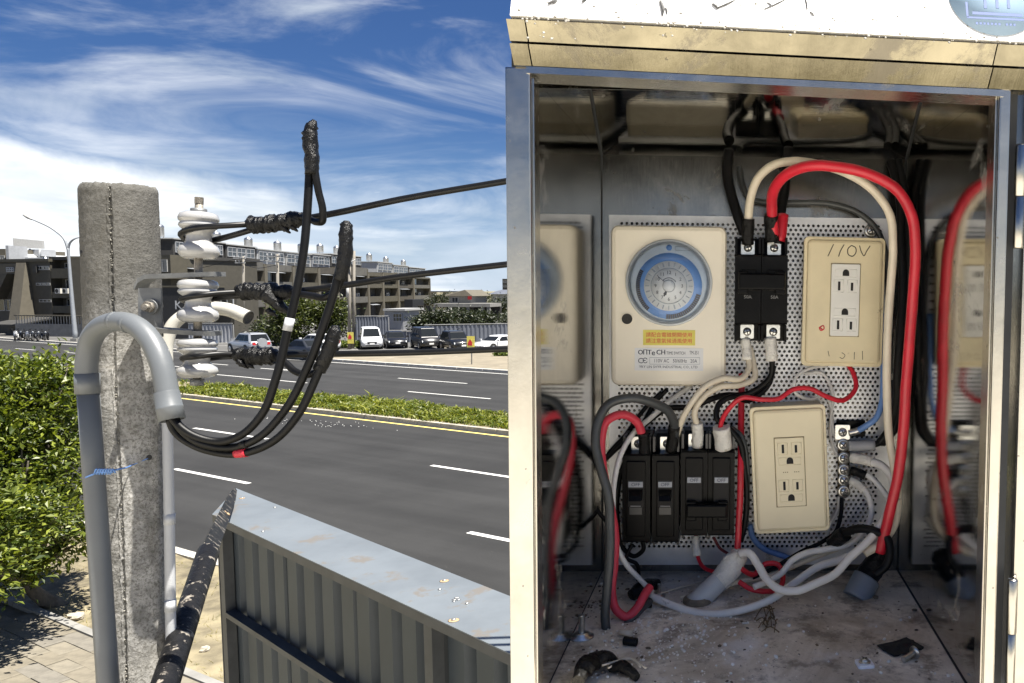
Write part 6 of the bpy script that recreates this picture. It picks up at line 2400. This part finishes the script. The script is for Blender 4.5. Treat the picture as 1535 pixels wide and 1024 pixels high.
# ------------------------------------------------------------------ breakers
m_bk = mat('black moulded plastic', (.006, .006, .0065), .28, var=.25, scale=40, spec=.09, bump=.05, bscale=400, dark=((.026, .025, .023), 60, .64))
m_bkg = mat('grey moulded plastic', (.035, .035, .037), .35, var=.15, scale=60)
m_print = mat('grey print', (.24, .24, .24), .6, var=.2, scale=200)
m_offl = mat('off flag', (.34, .36, .40), .4, var=.1, scale=100)


def breaker(label, px0, py0, px1, py1, wf, poles, face, name='circuit_breaker', tie=None, group=None, ts_=.17, bs_=.17):
    cx, cy = (px0 + px1) / 2, (py0 + py1) / 2
    M = inset(cx, cy, wf)
    k = ((CBI @ CAM).z - wf) / FPX
    t = thing(name, label, 'circuit breaker', inset(cx, cy, WP1 + .0002), group)
    W_, H_ = (px1 - px0) * k, (py1 - py0) * k
    T = wf - WP1 - .0003
    pw = W_ / poles
    for i in range(poles):
        a = -W_ / 2 + i * pw + .0003
        c = a + pw - .0006
        yt, yb = H_ / 2 * (1 - 2 * ts_), -H_ / 2 * (1 - 2 * bs_)
        b = MB(M)
        prof = [(-H_ / 2, -T), (H_ / 2, -T), (H_ / 2, -T * .55), (yt + .001, -T * .5), (yt, -.0015), (yt - .0015, 0), (yb + .0015, 0), (yb, -.0015), (yb - .001, -T * .5), (-H_ / 2, -T * .55)]
        n_ = len(prof)
        b.rings([[(a, y, z) for y, z in prof], [(c, y, z) for y, z in prof]], True, False)
        b.obj('pole_body', m_bk, t)
        for yy0, yy1 in ((yt + .0012, H_ / 2), (-H_ / 2, yb - .0012)):
            for xa_ in (a + .00012, c - .0021):
                MB(M).box(xa_, xa_ + .002, yy0, yy1, -T * .53, -T * .12).obj('barrier', m_bkg if face == 'b' else m_bk, t)
        xm = (a + c) / 2
        for yy in (yt + (H_ / 2 - yt) * .45, yb - (H_ / 2 + yb) * .45):
            if face == 'b' and yy < 0:
                continue
            screw_head(M @ Matrix.Translation((xm, yy, -T * .36)), .0038, t, 'terminal_screw', True, face == 'a' or i > -1, .3 + i)
            MB(M).box(xm - .0055, xm + .0055, yy - .0055, yy + .0055, -T * .53, -T * .37).obj('terminal_clamp', m_screwd, t)
        if face == 'a':
            MB(M).rrect(a + pw * .22, c - pw * .18, H_ * .10, H_ * .19, -.0002, .003, .001, .0006, 2).obj('toggle_base', m_bk, t)
            MB(M).box(a + pw * .30, c - pw * .30, -.001 + H_ * .005, H_ * .095, .0001, .0012).obj('toggle_slot', m_hole, t)
            lettering('50A', 7 * k, M @ Matrix.Translation((xm, -H_ * .07, .0003)), m_print, t)
        else:
            fl = MB(M).rrect(a + pw * .16, c - pw * .16, yb + H_ * .06, yt - H_ * .06, -.0002, .0022, .001, .0008, 2).obj('raised_face', m_bk, t)
            yo = H_ * .075
            MB(M).box(xm - pw * .27, xm + pw * .27, yo - H_ * .20, yo + H_ * .045, .0021, .0026).obj('toggle_slot', m_hole, t)
            of_ = MB(M).box(xm - pw * .25, xm + pw * .25, yo - H_ * .018, yo + H_ * .032, .0024, .0038).obj('off_flag', m_offl, t)
            lettering('OFF', 7.5 * k, M @ Matrix.Translation((xm, yo + H_ * .006, .0040)), m_ink, of_, sx=1.0)
            if tie is None:
                MB(M).hexa([(xm - pw * .24, yo - H_ * .13, .0022), (xm + pw * .24, yo - H_ * .13, .0022), (xm + pw * .24, yo - H_ * .035, .0022), (xm - pw * .24, yo - H_ * .035, .0022)],
                           [(xm - pw * .21, yo - H_ * .128, .0105), (xm + pw * .21, yo - H_ * .128, .0105), (xm + pw * .21, yo - H_ * .085, .0085), (xm - pw * .21, yo - H_ * .085, .0085)]).obj('toggle', m_bk, t)
                MB(M).box(xm - pw * .22, xm + pw * .22, yo - H_ * .27, yo - H_ * .205, .0022, .0027).obj('rating_window', m_bkg, t)
                MB(M).box(xm - pw * .18, xm + pw * .18, yo - H_ * .197, yo - H_ * .188, .0027, .003).obj('print_line', m_print, t)
            else:
                lettering('20A', 7 * k, M @ Matrix.Translation((xm, yo - H_ * .19, .0024)), m_bkg, t)
    if tie:
        ax, ay, bx, by = tie
        p, q = cb(ax, by, wf), cb(bx, ay, wf)
        o = cb(cx, cy, wf)
        MB(M).rrect(p.x - o.x, q.x - o.x, p.y - o.y, q.y - o.y, .003, .0125, .0018, .0015, 3).obj('tie_handle', m_bk, t)
        for s in (p.x - o.x + .004, q.x - o.x - .004):
            MB(M).rrect(s - .0045, s + .0045, p.y - o.y - .004, q.y - o.y + .002, .001, .009, .001, .001, 2).obj('toggle', m_bk, t)
    return t


brk0 = breaker('black two pole breaker marked 50A between time switch and beige socket', 1101, 356, 1181, 513, .05, 2, 'a', tie=(1107, 411, 1176, 434))
breaker('leftmost single black breaker in the lower row, its flag at OFF', 932, 655, 975, 822, .057, 1, 'b', ts_=.15, bs_=.04)
breaker('second single black breaker in the lower row, beside the leftmost one', 977, 655, 1018, 822, .057, 1, 'b', ts_=.15, bs_=.04)
breaker('black two pole breaker at the right of the lower row with tied handle', 1020, 651, 1102, 812, .057, 2, 'b', tie=(1030, 752, 1090, 771), ts_=.15, bs_=.04)

# ------------------------------------------------------------------ wiring
m_wred = mat('red wire', (.58, .016, .035), .36, var=.14, scale=40, bump=.04, bscale=300, dark=((.34, .02, .03), 34, .66))
m_wrose = mat('faded red wire', (.62, .045, .075), .42, var=.10, scale=60)
m_wcream = mat('cream wire', (.70, .63, .50), .42, var=.08, scale=50, dark=((.38, .33, .25), 50, .66))
m_wwhite = mat('white wire', (.76, .75, .72), .42, var=.06, scale=50, dark=((.40, .38, .34), 45, .66))
m_wblk = mat('black wire', (.007, .007, .0075), .42, var=.25, scale=50, spec=.18)
m_wgrey = mat('charcoal wire', (.050, .054, .056), .42, var=.15, scale=50)
m_wblue = mat('blue wire', (.14, .27, .58), .42, var=.10, scale=50)
m_wtape = mat('white tape', (.78, .76, .70), .55, var=.08, scale=80, dark=((.42, .38, .3), 60, .60), bump=.5, bscale=90)
m_lug = mat('tin lug', (.58, .57, .54), .35, metal=.9, var=.15, scale=120)
m_gtape = mat('grey sleeve', (.36, .37, .39), .5, var=.1, scale=60)


def wr(px, wv):
    return px / 2 * ((CBI @ CAM).z - wv) / FPX


def cpts(pts):
    return [cb(*p) for p in pts]


def wire(label, pts, wpx, m, sleeves=(), name='wire', group=None, seg=12, sub=8):
    """one insulated wire; sleeves are (from index, to index, extra px, material, kind) stretches near its ends"""
    jr = random.Random(len(label) + int(pts[0][0]))
    pts = [p if i in (0, len(pts) - 1) else (p[0] + jr.gauss(0, .9), p[1] + jr.gauss(0, .9), p[2]) for i, p in enumerate(pts)]
    P = cpts(pts)
    zs = [p[2] for p in pts]
    r = [wr(wpx, z) for z in zs]
    b = MB(CB)
    b.tube(P, r, seg, sub, wob=.05)
    if not sleeves:
        o = b.obj(name, m)
        return tag(o, label, 'wire', group)
    t = thing(name, label, 'wire', CB @ Matrix.Translation(P[0]), group)
    b.obj('sheath', m, t)
    for (q, extra, sm, kind) in sleeves:
        pp = cpts(q)
        MB(CB).tube(pp, [wr(wpx + extra, q[0][2])] * len(pp), 12, 4, wob=.12 if 'tape' in kind else 0).obj(kind, sm, t)
    return t


# feeds into the 50A breaker
wire('thick red wire arching from the 50A breaker down the right side', [(1160, 352, .045), (1156, 318, .055), (1160, 288, .068), (1178, 263, .085), (1210, 251, .098), (1255, 251, .106), (1305, 262, .11), (1345, 288, .112), (1366, 322, .112), (1371, 370, .108),
     (1368, 430, .102), (1364, 500, .096), (1359, 580, .092), (1354, 650, .088), (1346, 715, .086), (1336, 768, .084), (1327, 800, .082), (1319, 828, .080)], 16.5, m_wred,
     [([(1158, 362, .044), (1156, 340, .047), (1156, 322, .053)], 5, m_tape, 'tape_sleeve')])
wire('cream wire arching beside the thick red one, from the 50A breaker', [(1121, 352, .04), (1122, 325, .045), (1126, 295, .05), (1138, 266, .06), (1158, 248, .07), (1190, 242, .078), (1230, 247, .084), (1275, 262, .088), (1312, 288, .09), (1334, 322, .09), (1338, 365, .088),
     (1336, 420, .082), (1331, 480, .078), (1329, 540, .074), (1330, 600, .07), (1333, 650, .068), (1340, 700, .068), (1345, 745, .07), (1341, 785, .072), (1322, 812, .076), (1296, 830, .08)], 13, m_wcream,
     [([(1121, 366, .04), (1121, 345, .043), (1122, 328, .045)], 6, m_tape, 'tape_sleeve')])
wire('black wire into the left pole of the 50A breaker', [(1093, 225, .015), (1090, 252, .02), (1091, 275, .026), (1098, 300, .03), (1108, 325, .034), (1116, 350, .036)], 16, m_wblk)
wire('black wire with a red sleeve behind the thick red arch', [(1182, 222, .012), (1179, 255, .018), (1176, 285, .024), (1173, 310, .03), (1170, 340, .033), (1166, 366, .034)], 15, m_wblk,
     [([(1173.5, 322, .032), (1171.5, 340, .034), (1169, 362, .035)], 3, m_wred, 'red_sleeve')])
wire('charcoal cable lying along the top of the back wall', [(1108, 250, .006), (1112, 275, .008), (1125, 296, .010), (1150, 305, .010), (1195, 304, .010), (1245, 306, .011), (1285, 318, .012), (1312, 340, .014), (1326, 370, .016), (1331, 420, .016), (1333, 500, .016), (1334, 560, .016)], 9, m_wgrey)
for dx, lab in ((0, 'left one of two black wires dropping behind the thick red wire'), (11, 'right one of two black wires dropping behind the thick red wire')):
    wire(lab, [(1334 + dx, 240, .012), (1340 + dx, 262, .016), (1348 + dx, 300, .022), (1352 + dx, 360, .03), (1352 + dx, 430, .036), (1348 + dx, 500, .04), (1345 + dx, 560, .04), (1342 + dx * .6, 610, .036), (1334 + dx * .5, 645, .03), (1318 + dx * .3, 665, .026)], 13, m_wblk)
# out of the 50A breaker
wire('white wire from the 50A breaker curling left to the lower breakers', [(1119, 505, .034), (1121, 530, .036), (1124, 552, .042), (1112, 568, .05), (1084, 568, .056), (1058, 578, .062), (1038, 602, .066), (1022, 628, .060), (1015, 652, .05)], 9.5, m_wcream,
     [([(1117, 508, .035), (1119, 524, .036), (1120, 540, .038)], 6, m_wtape, 'white_tape')])
wire('second cream wire beside it, ending in white tape on the lower breaker', [(1124, 520, .03), (1130, 545, .034), (1128, 565, .04), (1108, 577, .046), (1078, 580, .052), (1054, 594, .056), (1042, 614, .056), (1045, 640, .05), (1046, 668, .046)], 9.5, m_wcream,
     [([(1045, 634, .05), (1046, 652, .048), (1046, 670, .046)], 8, m_wtape, 'white_tape')])
wire('black wire leaving the right pole of the 50A breaker under white tape', [(1157, 505, .034), (1158, 540, .036), (1156, 562, .034), (1144, 578, .032), (1118, 590, .03), (1085, 592, .03), (1062, 600, .034), (1040, 610, .03), (1000, 614, .022), (960, 640, .018), (930, 665, .016), (905, 690, .016)], 9, m_wblk,
     [([(1155, 506, .035), (1156, 522, .036), (1157, 541, .036)], 10, m_wtape, 'white_tape')])
wire('black wire bending down beside the lower breakers right edge', [(1160, 548, .02), (1152, 575, .022), (1120, 600, .03), (1098, 596, .04), (1078, 606, .046), (1074, 628, .05), (1092, 640, .05), (1108, 660, .05), (1116, 700, .05), (1119, 750, .05), (1116, 790, .05), (1110, 812, .05)], 9, m_wblk)
wire('thin red wire waving from lower breaker to the beige socket', [(1080, 668, .05), (1080, 636, .056), (1092, 611, .062), (1112, 596, .066), (1140, 598, .066), (1168, 599, .062), (1190, 586, .058), (1212, 582, .054), (1240, 594, .05), (1264, 599, .044), (1280, 582, .036), (1279, 560, .028), (1270, 545, .02)], 7.5, m_wred,
     [([(1081, 640, .056), (1083, 656, .053), (1085, 672, .05)], 19, m_wtape, 'white_tape')])
wire('thin white wire looped above the cream socket', [(1240, 548, .014), (1212, 552, .022), (1192, 566, .028), (1192, 588, .03), (1214, 598, .03), (1238, 592, .026), (1246, 612, .02), (1248, 640, .018), (1256, 660, .018), (1263, 675, .02)], 5.5, m_wwhite)
wire('thin white wire from the beige socket to the earth terminals', [(1206, 560, .012), (1232, 560, .018), (1247, 585, .02), (1245, 625, .02), (1246, 660, .018), (1254, 685, .018), (1264, 700, .02)], 5, m_wwhite)
# left side loops
wire('charcoal wire looping from second lower breaker round to the cabinet floor', [(1008, 668, .05), (1011, 640, .058), (1003, 617, .068), (978, 603, .08), (945, 598, .09), (913, 606, .098), (896, 632, .104), (893, 664, .108), (900, 700, .112), (910, 738, .116), (915, 790, .12), (913, 840, .125), (909, 890, .13), (907, 930, .134), (912, 962, .136)], 14, m_wgrey,
     [([(1006, 676, .05), (1009, 655, .053), (1011, 638, .058)], 4, m_tape, 'tape_sleeve')])
wire('faded red wire looping from leftmost lower breaker to the floor', [(965, 676, .05), (963, 650, .056), (954, 632, .062), (932, 622, .07), (910, 633, .078), (901, 660, .082), (903, 700, .086), (912, 752, .09), (921, 806, .096), (920, 850, .104), (918, 888, .112), (924, 915, .118), (940, 925, .12), (956, 912, .116), (966, 892, .108), (974, 880, .10)], 13, m_wrose,
     [([(967, 684, .05), (966, 664, .053), (964, 648, .057)], 4, m_tape, 'tape_sleeve')])
wire('white wire swinging down the left of the lower breakers', [(1036, 578, .012), (1005, 600, .02), (975, 626, .032), (948, 652, .05), (930, 684, .066), (921, 724, .076), (919, 770, .08), (924, 812, .08), (938, 844, .078), (958, 868, .074), (978, 888, .07)], 8, m_wwhite)
wire('thin black wire crossing behind the left loops', [(992, 588, .012), (968, 610, .014), (938, 650, .016), (908, 688, .018), (892, 722, .022), (888, 748, .026), (897, 768, .028), (920, 790, .026)], 6.5, m_wblk)
wire('black wire running under the time switch to the lower row', [(1000, 584, .012), (985, 600, .012), (958, 646, .014), (936, 690, .016), (926, 740, .02), (926, 790, .024), (934, 822, .028), (952, 834, .03), (964, 824, .03), (962, 806, .03)], 7, m_wblk)
wire('thin black wire hanging under the leftmost lower breaker', [(948, 815, .03), (942, 836, .034), (955, 846, .034), (958, 860, .03), (956, 872, .026)], 6, m_wblk)
# right of the lower breakers
wire('red wire standing straight between lower breakers and cream socket', [(1112, 560, .018), (1112, 600, .022), (1111, 640, .03), (1109, 690, .05), (1109, 740, .056), (1107, 790, .058), (1105, 836, .062)], 10, m_wred)
wire('black wire straight beside the red one at the cream socket edge', [(1094, 640, .04), (1110, 652, .044), (1119, 690, .044), (1121, 740, .044), (1118, 790, .044)], 8, m_wgrey)
wire('red wire with white sleeve leaving the tied breaker downwards', [(1043, 800, .03), (1044, 822, .034), (1047, 840, .04), (1058, 850, .05), (1076, 856, .06), (1092, 862, .066)], 6, m_wred,
     [([(1042, 804, .031), (1043, 818, .034), (1045, 834, .038)], 6, m_wtape, 'white_tape')])
wire('thin dull red wire under the right pole of the tied breaker', [(1070, 806, .024), (1078, 822, .03), (1092, 832, .038), (1102, 838, .046)], 4.5, mat('dull red wire', (.25, .05, .05), .5, var=.1))
wire('red wire curling on the floor behind the taped conduit', [(1110, 852, .07), (1128, 860, .066), (1148, 846, .06), (1166, 846, .06), (1174, 862, .066), (1168, 882, .078), (1150, 888, .086), (1124, 882, .086), (1108, 872, .082)], 8, m_wred)
# earth terminal runs
wire('blue wire from the top earth terminal up the right side', [(1284, 647, .022), (1297, 640, .026), (1312, 626, .028), (1322, 604, .026), (1325, 570, .024), (1324, 520, .02), (1323, 470, .016)], 9.5, m_wblue,
     [([(1272, 649, .021), (1282, 647, .022), (1288, 645, .023)], 1, m_lug, 'cable_lug')])
wire('blue wire crossing the plate under the cream socket', [(1124, 786, .014), (1130, 805, .016), (1146, 822, .018), (1168, 832, .02), (1186, 838, .022)], 9, m_wblue)
wire('black wire with grey lug on the second earth terminal', [(1306, 667, .024), (1318, 664, .026), (1330, 650, .028), (1336, 620, .028), (1338, 570, .024)], 10, m_wblk,
     [([(1272, 668, .022), (1290, 668, .023), (1312, 667, .025)], 6, m_gtape, 'grey_sleeve')])
wire('white wire from third earth terminal swinging right to the floor', [(1276, 686, .022), (1300, 690, .03), (1322, 698, .042), (1336, 716, .05), (1338, 742, .058), (1326, 778, .07), (1300, 812, .082), (1272, 838, .092), (1252, 862, .10), (1226, 876, .108), (1196, 884, .112), (1168, 884, .11), (1148, 868, .10), (1136, 844, .088), (1122, 828, .08), (1110, 830, .076)], 12.5, m_wwhite,
     [([(1276, 686, .022), (1290, 688, .027), (1308, 692, .035)], 3, m_wtape, 'white_tape')])
wire('white wire with black sleeve on the fourth earth terminal', [(1278, 706, .022), (1302, 716, .03), (1320, 732, .038), (1334, 752, .046), (1338, 780, .052), (1322, 806, .062)], 9, m_wwhite,
     [([(1276, 705, .022), (1288, 709, .026), (1298, 714, .029)], 4, m_tape, 'tape_sleeve')])
wire('white wire from the fifth earth terminal curving left along the floor', [(1276, 720, .022), (1292, 730, .03), (1304, 746, .036), (1306, 770, .04), (1296, 794, .046), (1274, 814, .052), (1240, 824, .058), (1208, 830, .064), (1188, 840, .07), (1170, 858, .078), (1150, 872, .086), (1130, 880, .092)], 9.5, m_wwhite,
     [([(1276, 720, .022), (1286, 726, .027), (1296, 735, .032)], 4, m_wtape, 'white_tape')])
wire('black wire from lowest earth terminal sweeping left along the floor', [(1262, 744, .02), (1261, 770, .026), (1254, 796, .034), (1232, 814, .044), (1200, 826, .05), (1174, 842, .056), (1150, 856, .06), (1128, 866, .064)], 6.5, m_wblk)
wire('thin white wire dropping from the lowest earth terminal', [(1258, 744, .018), (1254, 766, .018), (1246, 784, .018), (1240, 802, .016)], 5, m_wwhite)
wire('thick white wire lying in a long curve on the cabinet floor', [(976, 894, .086), (1000, 906, .094), (1035, 916, .104), (1075, 920, .11), (1115, 914, .11), (1155, 898, .104), (1190, 874, .092), (1225, 850, .080), (1262, 838, .07), (1296, 820, .062), (1326, 798, .056), (1342, 772, .052)], 12, m_wwhite)
wire('cream wire behind the long curve on the cabinet floor', [(1020, 898, .074), (1060, 886, .07), (1110, 872, .064), (1160, 862, .058), (1195, 846, .05), (1235, 830, .046), (1262, 820, .044)], 8, m_wcream)
wire('short black cable arched into the right floor conduit', [(1250, 812, .05), (1262, 802, .058), (1284, 794, .068), (1310, 796, .078), (1328, 808, .084), (1334, 828, .088), (1328, 848, .09), (1312, 862, .09)], 13, m_wblk,
     [([(1248, 816, .05), (1258, 806, .055), (1268, 800, .06)], 10, m_tape, 'tape_lump')])

# earth terminal block
tbk = thing('earth_terminal', 'six screw earth terminal strip right of the cream socket', 'terminal block', inset(1265, 690, WP1 + .0002))
x0, x1, y0, y1 = crect(1254, 630, 1297, 655, .014)
MB(CB).rrect(x0, x1, y0, y1, WP1 + .0004, .014, .001, .001, 2).obj('base', m_bk, tbk)
x0, x1, y0, y1 = crect(1257, 655, 1273, 744, .014)
MB(CB).rrect(x0, x1, y0, y1, WP1 + .0004, .0142, .001, .001, 2).obj('bar', mat('dark brass bar', (.16, .12, .08), .5, metal=.6, var=.2, scale=80), tbk)
for k, (x, y) in enumerate(((1263, 648), (1264, 667), (1265, 687), (1265, 705), (1265, 720), (1265, 737))):
    s0_ = screw_head(inset(x, y, .022), .0042, tbk, 'terminal_screw', True, k == 0, .4 + k * .5)
    p = cb(x, y, .022)
    MB(CB).cyl((p.x, p.y, .0141), (p.x, p.y, .0212), .0042, seg=12).obj('screw_shank', m_lug, s0_)

# floor conduits
m_pvcg = mat('light grey conduit', (.55, .57, .58), .42, var=.08, scale=12, dark=((.27, .25, .22), 25, .63))


def cfl(px, py, v=-hh):            # a point on the cabinet floor under a pixel
    o, d = CBI @ CAM, CBI.to_3x3() @ ray(px, py)
    return o + d * ((v - o.y) / d.y)


f0 = cfl(1045, 902)
f1 = cb(1092, 858, f0.z - .012)
f2 = cb(1110, 828, f0.z - .018)
fc = thing('floor_conduit', 'light grey conduit rising from the floor wrapped in white tape', 'conduit', CB @ Matrix.Translation(f0))
dlow = (f0 - f1).normalized()
MB(CB).tube([f0 + dlow * .004, f0.lerp(f1, .5), f1], wr(32, f0.z), 20, 4).obj('pipe', m_pvcg, fc)
MB(CB).tube([f0.lerp(f1, .70), f0.lerp(f1, .9), f1.lerp(f2, .3), f1.lerp(f2, .75), f2], [wr(35, .1), wr(37, .1), wr(37, .1), wr(32, .1), wr(26, .1)], 18, 5, wob=.10).obj('white_tape', m_wtape, fc)
MB(CB).tube([f2 + V((-.014, -.006, .004)), f2 + V((-.007, -.003, .006)), f2 + V((0, .002, .002))], [wr(16, .1), wr(20, .1), wr(12, .1)], 10, 4, wob=.4).obj('tape_tail', m_wtape, fc)
MB(CB).lathe([(wr(46, .1), 0), (wr(44, .1), .003), (wr(34, .1), .005)], f0, (0, 1, 0), 24, cap=False).obj('sealant', mat('brown sealant', (.22, .19, .14), .8, var=.25, scale=60, bump=.5), fc)
g0 = cfl(1286, 892)
g1 = cb(1302, 862, g0.z - .008)
g2 = cb(1318, 832, g0.z - .014)
fc2 = thing('floor_conduit', 'short grey conduit stub at the right with a black taped bundle', 'conduit', CB @ Matrix.Translation(g0))
dl = (g0 - g1).normalized()
MB(CB).tube([g0 + dl * .004, g0.lerp(g1, .5), g0.lerp(g1, .85)], wr(44, g0.z), 20, 4).obj('pipe', mat('blue grey conduit', (.24, .27, .31), .35, var=.08, scale=12), fc2)
MB(CB).tube([g0.lerp(g1, .6), g1, g1.lerp(g2, .5), g2, g2 + (g2 - g1) * .25], [wr(38, .1), wr(40, .1), wr(36, .1), wr(34, .1), wr(16, .1)], 16, 5, wob=.14).obj('tape_bundle', m_tape, fc2)

# ------------------------------------------------------------------ things lying on the cabinet floor


def floor_M(px, py, ang=0.0, lift=0.0):
    p = cfl(px, py)
    return CB @ Matrix.Translation(p + V((0, lift, 0))) @ Matrix.Rotation(-PI / 2, 4, 'X') @ Matrix.Rotation(ang, 4, 'Z')


def loose_screw(label, px, py, s, stand, ang=0.0):
    M = floor_M(px, py, ang)
    t = thing('loose_screw', label, 'screw', M)
    Ml = M if stand else M @ Matrix.Translation((0, 0, s * 1.0)) @ Matrix.Rotation(math.radians(82), 4, 'X')
    b = MB(Ml)
    b.lathe([(.0001, 0), (s * 1.1, 0), (s * 1.15, s * .25), (s * .75, s * .55), (.0001, s * .6)] if not stand else [(s * 1.9, 0), (s * 1.9, s * .2), (s * 1.1, s * .35), (s * 1.1, s * .7), (s * .6, s * .75)], seg=16)
    b.obj('head', m_screwd, t)
    b = MB(Ml)
    pr = []
    for k in range(12):
        pr += [(s * .42, k * .25 * s), (s * .52, (k * .25 + .12) * s)]
    b.lathe([(r, (-h_ if not stand else h_ + s * .7)) for r, h_ in pr], seg=12)
    b.obj('threaded_shank', m_screwd, t)
    return t


loose_screw('screw standing on its head at the left of the cabinet floor', 872, 955, .0050, True)
loose_screw('pan head screw lying beside the black rubber scrap', 1370, 987, .0043, False, 2.2)
loose_screw('small screw standing behind the red wire end', 988, 893, .0030, True)
M = floor_M(1296, 997, .12)
sq = thing('square_washer', 'pale square clamp washer with screw at the front of the cabinet floor', 'washer', M)
MB(M).rrect(-.0062, .0062, -.0062, .0062, 0, .0022, .0018, .0006, 3).obj('plate', mat('pale zinc clamp', (.92, .93, .94), .45, var=.04, scale=200), sq)
screw_head(M @ Matrix.Translation((0, 0, .0024)), .0030, sq, 'screw', True)
M = floor_M(1350, 972, .5)
b = MB(M)
n_ = 9
vs = [((i / (n_ - 1) - .5) * .030 + .001 * noise.noise(V((j * .9, i, 0))), (j / (n_ - 1) - .5) * .020 + .0012 * noise.noise(V((i * .8, j, 4))), .002 + .0012 * noise.noise(V((i * .35, j * .35, 1)))) for j in range(n_) for i in range(n_)]
b.rings([[V(vs[j * n_ + i]) for i in range(n_)] + [V(vs[j * n_ + i]) + V((0, 0, -.0014)) for i in reversed(range(n_))] for j in range(n_)], True, False)
tag(b.obj('rubber_scrap', mat('matt black rubber', (.022, .022, .021), .85, var=.4, scale=120, bump=.6, bscale=250)), 'torn scrap of black rubber at the right front of the floor', 'scrap')
# crumpled black tape and sheath offcuts at the left front
M = floor_M(890, 1010, .3)
ct = thing('black_tape_heap', 'crumpled heap of shiny black tape at the left front of the floor', 'tape', M)
MB(CB).tube([cfl(866, 1034) + V((0, .006, 0)), cfl(878, 1020) + V((0, .009, 0)), cfl(895, 1003) + V((0, .008, 0)), cfl(918, 988) + V((0, .003, 0))], [.0045, .0065, .0052, .0015], 14, 6, wob=.4).obj('lump', m_tape, ct)
MB(CB).tube([cfl(890, 1012) + V((0, .005, 0)), cfl(908, 1004) + V((0, .010, 0)), cfl(925, 1000) + V((0, .005, 0))], [.003, .0042, .0015], 12, 5, wob=.4).obj('lump', m_tape, ct)
MB(CB).tube([cfl(915, 1008) + V((0, .003, 0)), cfl(935, 1012) + V((0, .006, 0)), cfl(955, 1022) + V((0, .003, 0))], [.003, .0045, .003], 10, 5, wob=.4).obj('lump', m_tape, ct)
for k, (pts, r, lab) in enumerate((([(902, 1010), (945, 1000), (960, 1012)], .0008, 'bent pale wire strand lying on the black tape heap'),
                                   ([(912, 1014), (940, 998), (968, 1014)], .0007, 'thin pale strand crossing the bent one at the tape heap'),
                                   ([(985, 896), (1010, 888), (1050, 878)], .0006, 'thin bright wire strand on the floor by the red wire'))):
    tag(MB(CB).tube([cfl(*p) + V((0, .006 if k < 2 else .003, 0)) for p in pts], r, 6, 5).obj('wire_strand', m_wcream), lab, 'wire')
for px, py, a, lab, s in ((965, 913, .4, 'black sleeve offcut beside the red wire loop', .0042), (945, 968, -.3, 'black sleeve offcut in front of the grey wire end', .0034)):
    M = floor_M(px, py, a)
    b = MB(M)
    b.lathe([(s, 0), (s, s * 3), (s * .75, s * 3), (s * .75, 0), (s, 0)], (-s * 1.5, 0, s), (1, 0, 0), 12, cap=False)
    tag(b.obj('sleeve_offcut', m_wblk), lab, 'offcut', None)
M = floor_M(938, 953, 1.2)
b = MB(M)
b.lathe([(.0024, 0), (.0024, .010), (.0012, .0102), (.0001, .0102)], (0, -.005, .0024), (0, 1, 0), 12)
tag(b.obj('sheath_offcut', m_wcream), 'short cream sheath offcut near the red loop', 'offcut')
tag(MB(CB).tube([cfl(946, 900) + V((0, .004, 0)), cfl(965, 893) + V((0, .008, 0)), cfl(985, 886) + V((0, .007, 0))], [.005, .007, .005], 12, 5, wob=.2).obj('tape_piece', m_tape), 'black taped wire end behind the bottom of the red loop', 'tape')
wire('charcoal cable lying beside the tape heap on the floor', [(912, 960, .137), (925, 948, .128), (950, 925, .118), (975, 900, .10)], 11, m_wgrey)
# dry weed and leaf litter
b = MB(CB)
for k in range(16):
    p = cfl(1152 + rd.gauss(0, 6), 930 + rd.gauss(0, 14))
    q = cfl(1152 + rd.gauss(0, 9), 930 + rd.gauss(0, 16))
    b.tube([p + V((0, .001, 0)), p.lerp(q, .5) + V((0, .006, 0)), q + V((0, .002, 0))], .0005, 4, 3)
tag(b.obj('dry_roots', mat('dry roots', (.15, .10, .05), .9, var=.3, scale=100)), kind='stuff')
b = MB(CB)
for k in range(620):
    if k % 3:
        px, py = rd.gauss(1010, 55), rd.gauss(955, 32)
    else:
        px, py = rd.uniform(850, 1440), rd.uniform(868, 1060)
    if py < 862:
        continue
    p = cfl(px, py)
    if abs(p.x) > hw_ - .004 or not .003 < p.z < CDP - .004:
        continue
    r = abs(rd.gauss(0, .0007)) + .0003
    b.lathe([(r * .6, 0), (r, r * .5), (r * .4, r)], p, (rd.gauss(0, .5), 1, rd.gauss(0, .5)), 5)
tag(b.obj('plaster_crumbs', mat('plaster crumbs', (.85, .83, .78), .9, var=.1, scale=300)), kind='stuff')
b = MB(CB)
for k in range(190):
    if k % 2:
        px = rd.gauss(880, 26)
        py = 905 + (880 - px) * .9 + rd.gauss(0, 16)
    else:
        px, py = rd.uniform(850, 1420), rd.uniform(868, 1040)
    p = cfl(px, py)
    if abs(p.x) > hw_ - .002 or not .003 < p.z < CDP - .004:
        continue
    r = abs(rd.gauss(0, .0009)) + .0004
    b.lathe([(r * .7, 0), (r, r * .35), (r * .4, r * .7)], p, (rd.gauss(0, .4), 1, rd.gauss(0, .4)), 5)
tag(b.obj('dirt_crumbs', mat('dirt crumbs', (.16, .125, .09), .95, var=.4, scale=300)), kind='stuff')

# =================================================================== BEHIND THE CAMERA (slab added to bounce light, seen only in the steel)
tag(MB().add([(-60, -70, .02), (60, -70, .02), (60, -1.5, .02), (-60, -1.5, .02)], [(0, 1, 2, 3)]).obj('bounce_ground', mat('pale bounce slab', (.64, .60, .51), .9, var=.08, scale=.6, bump=.2, bscale=8)), kind='structure')
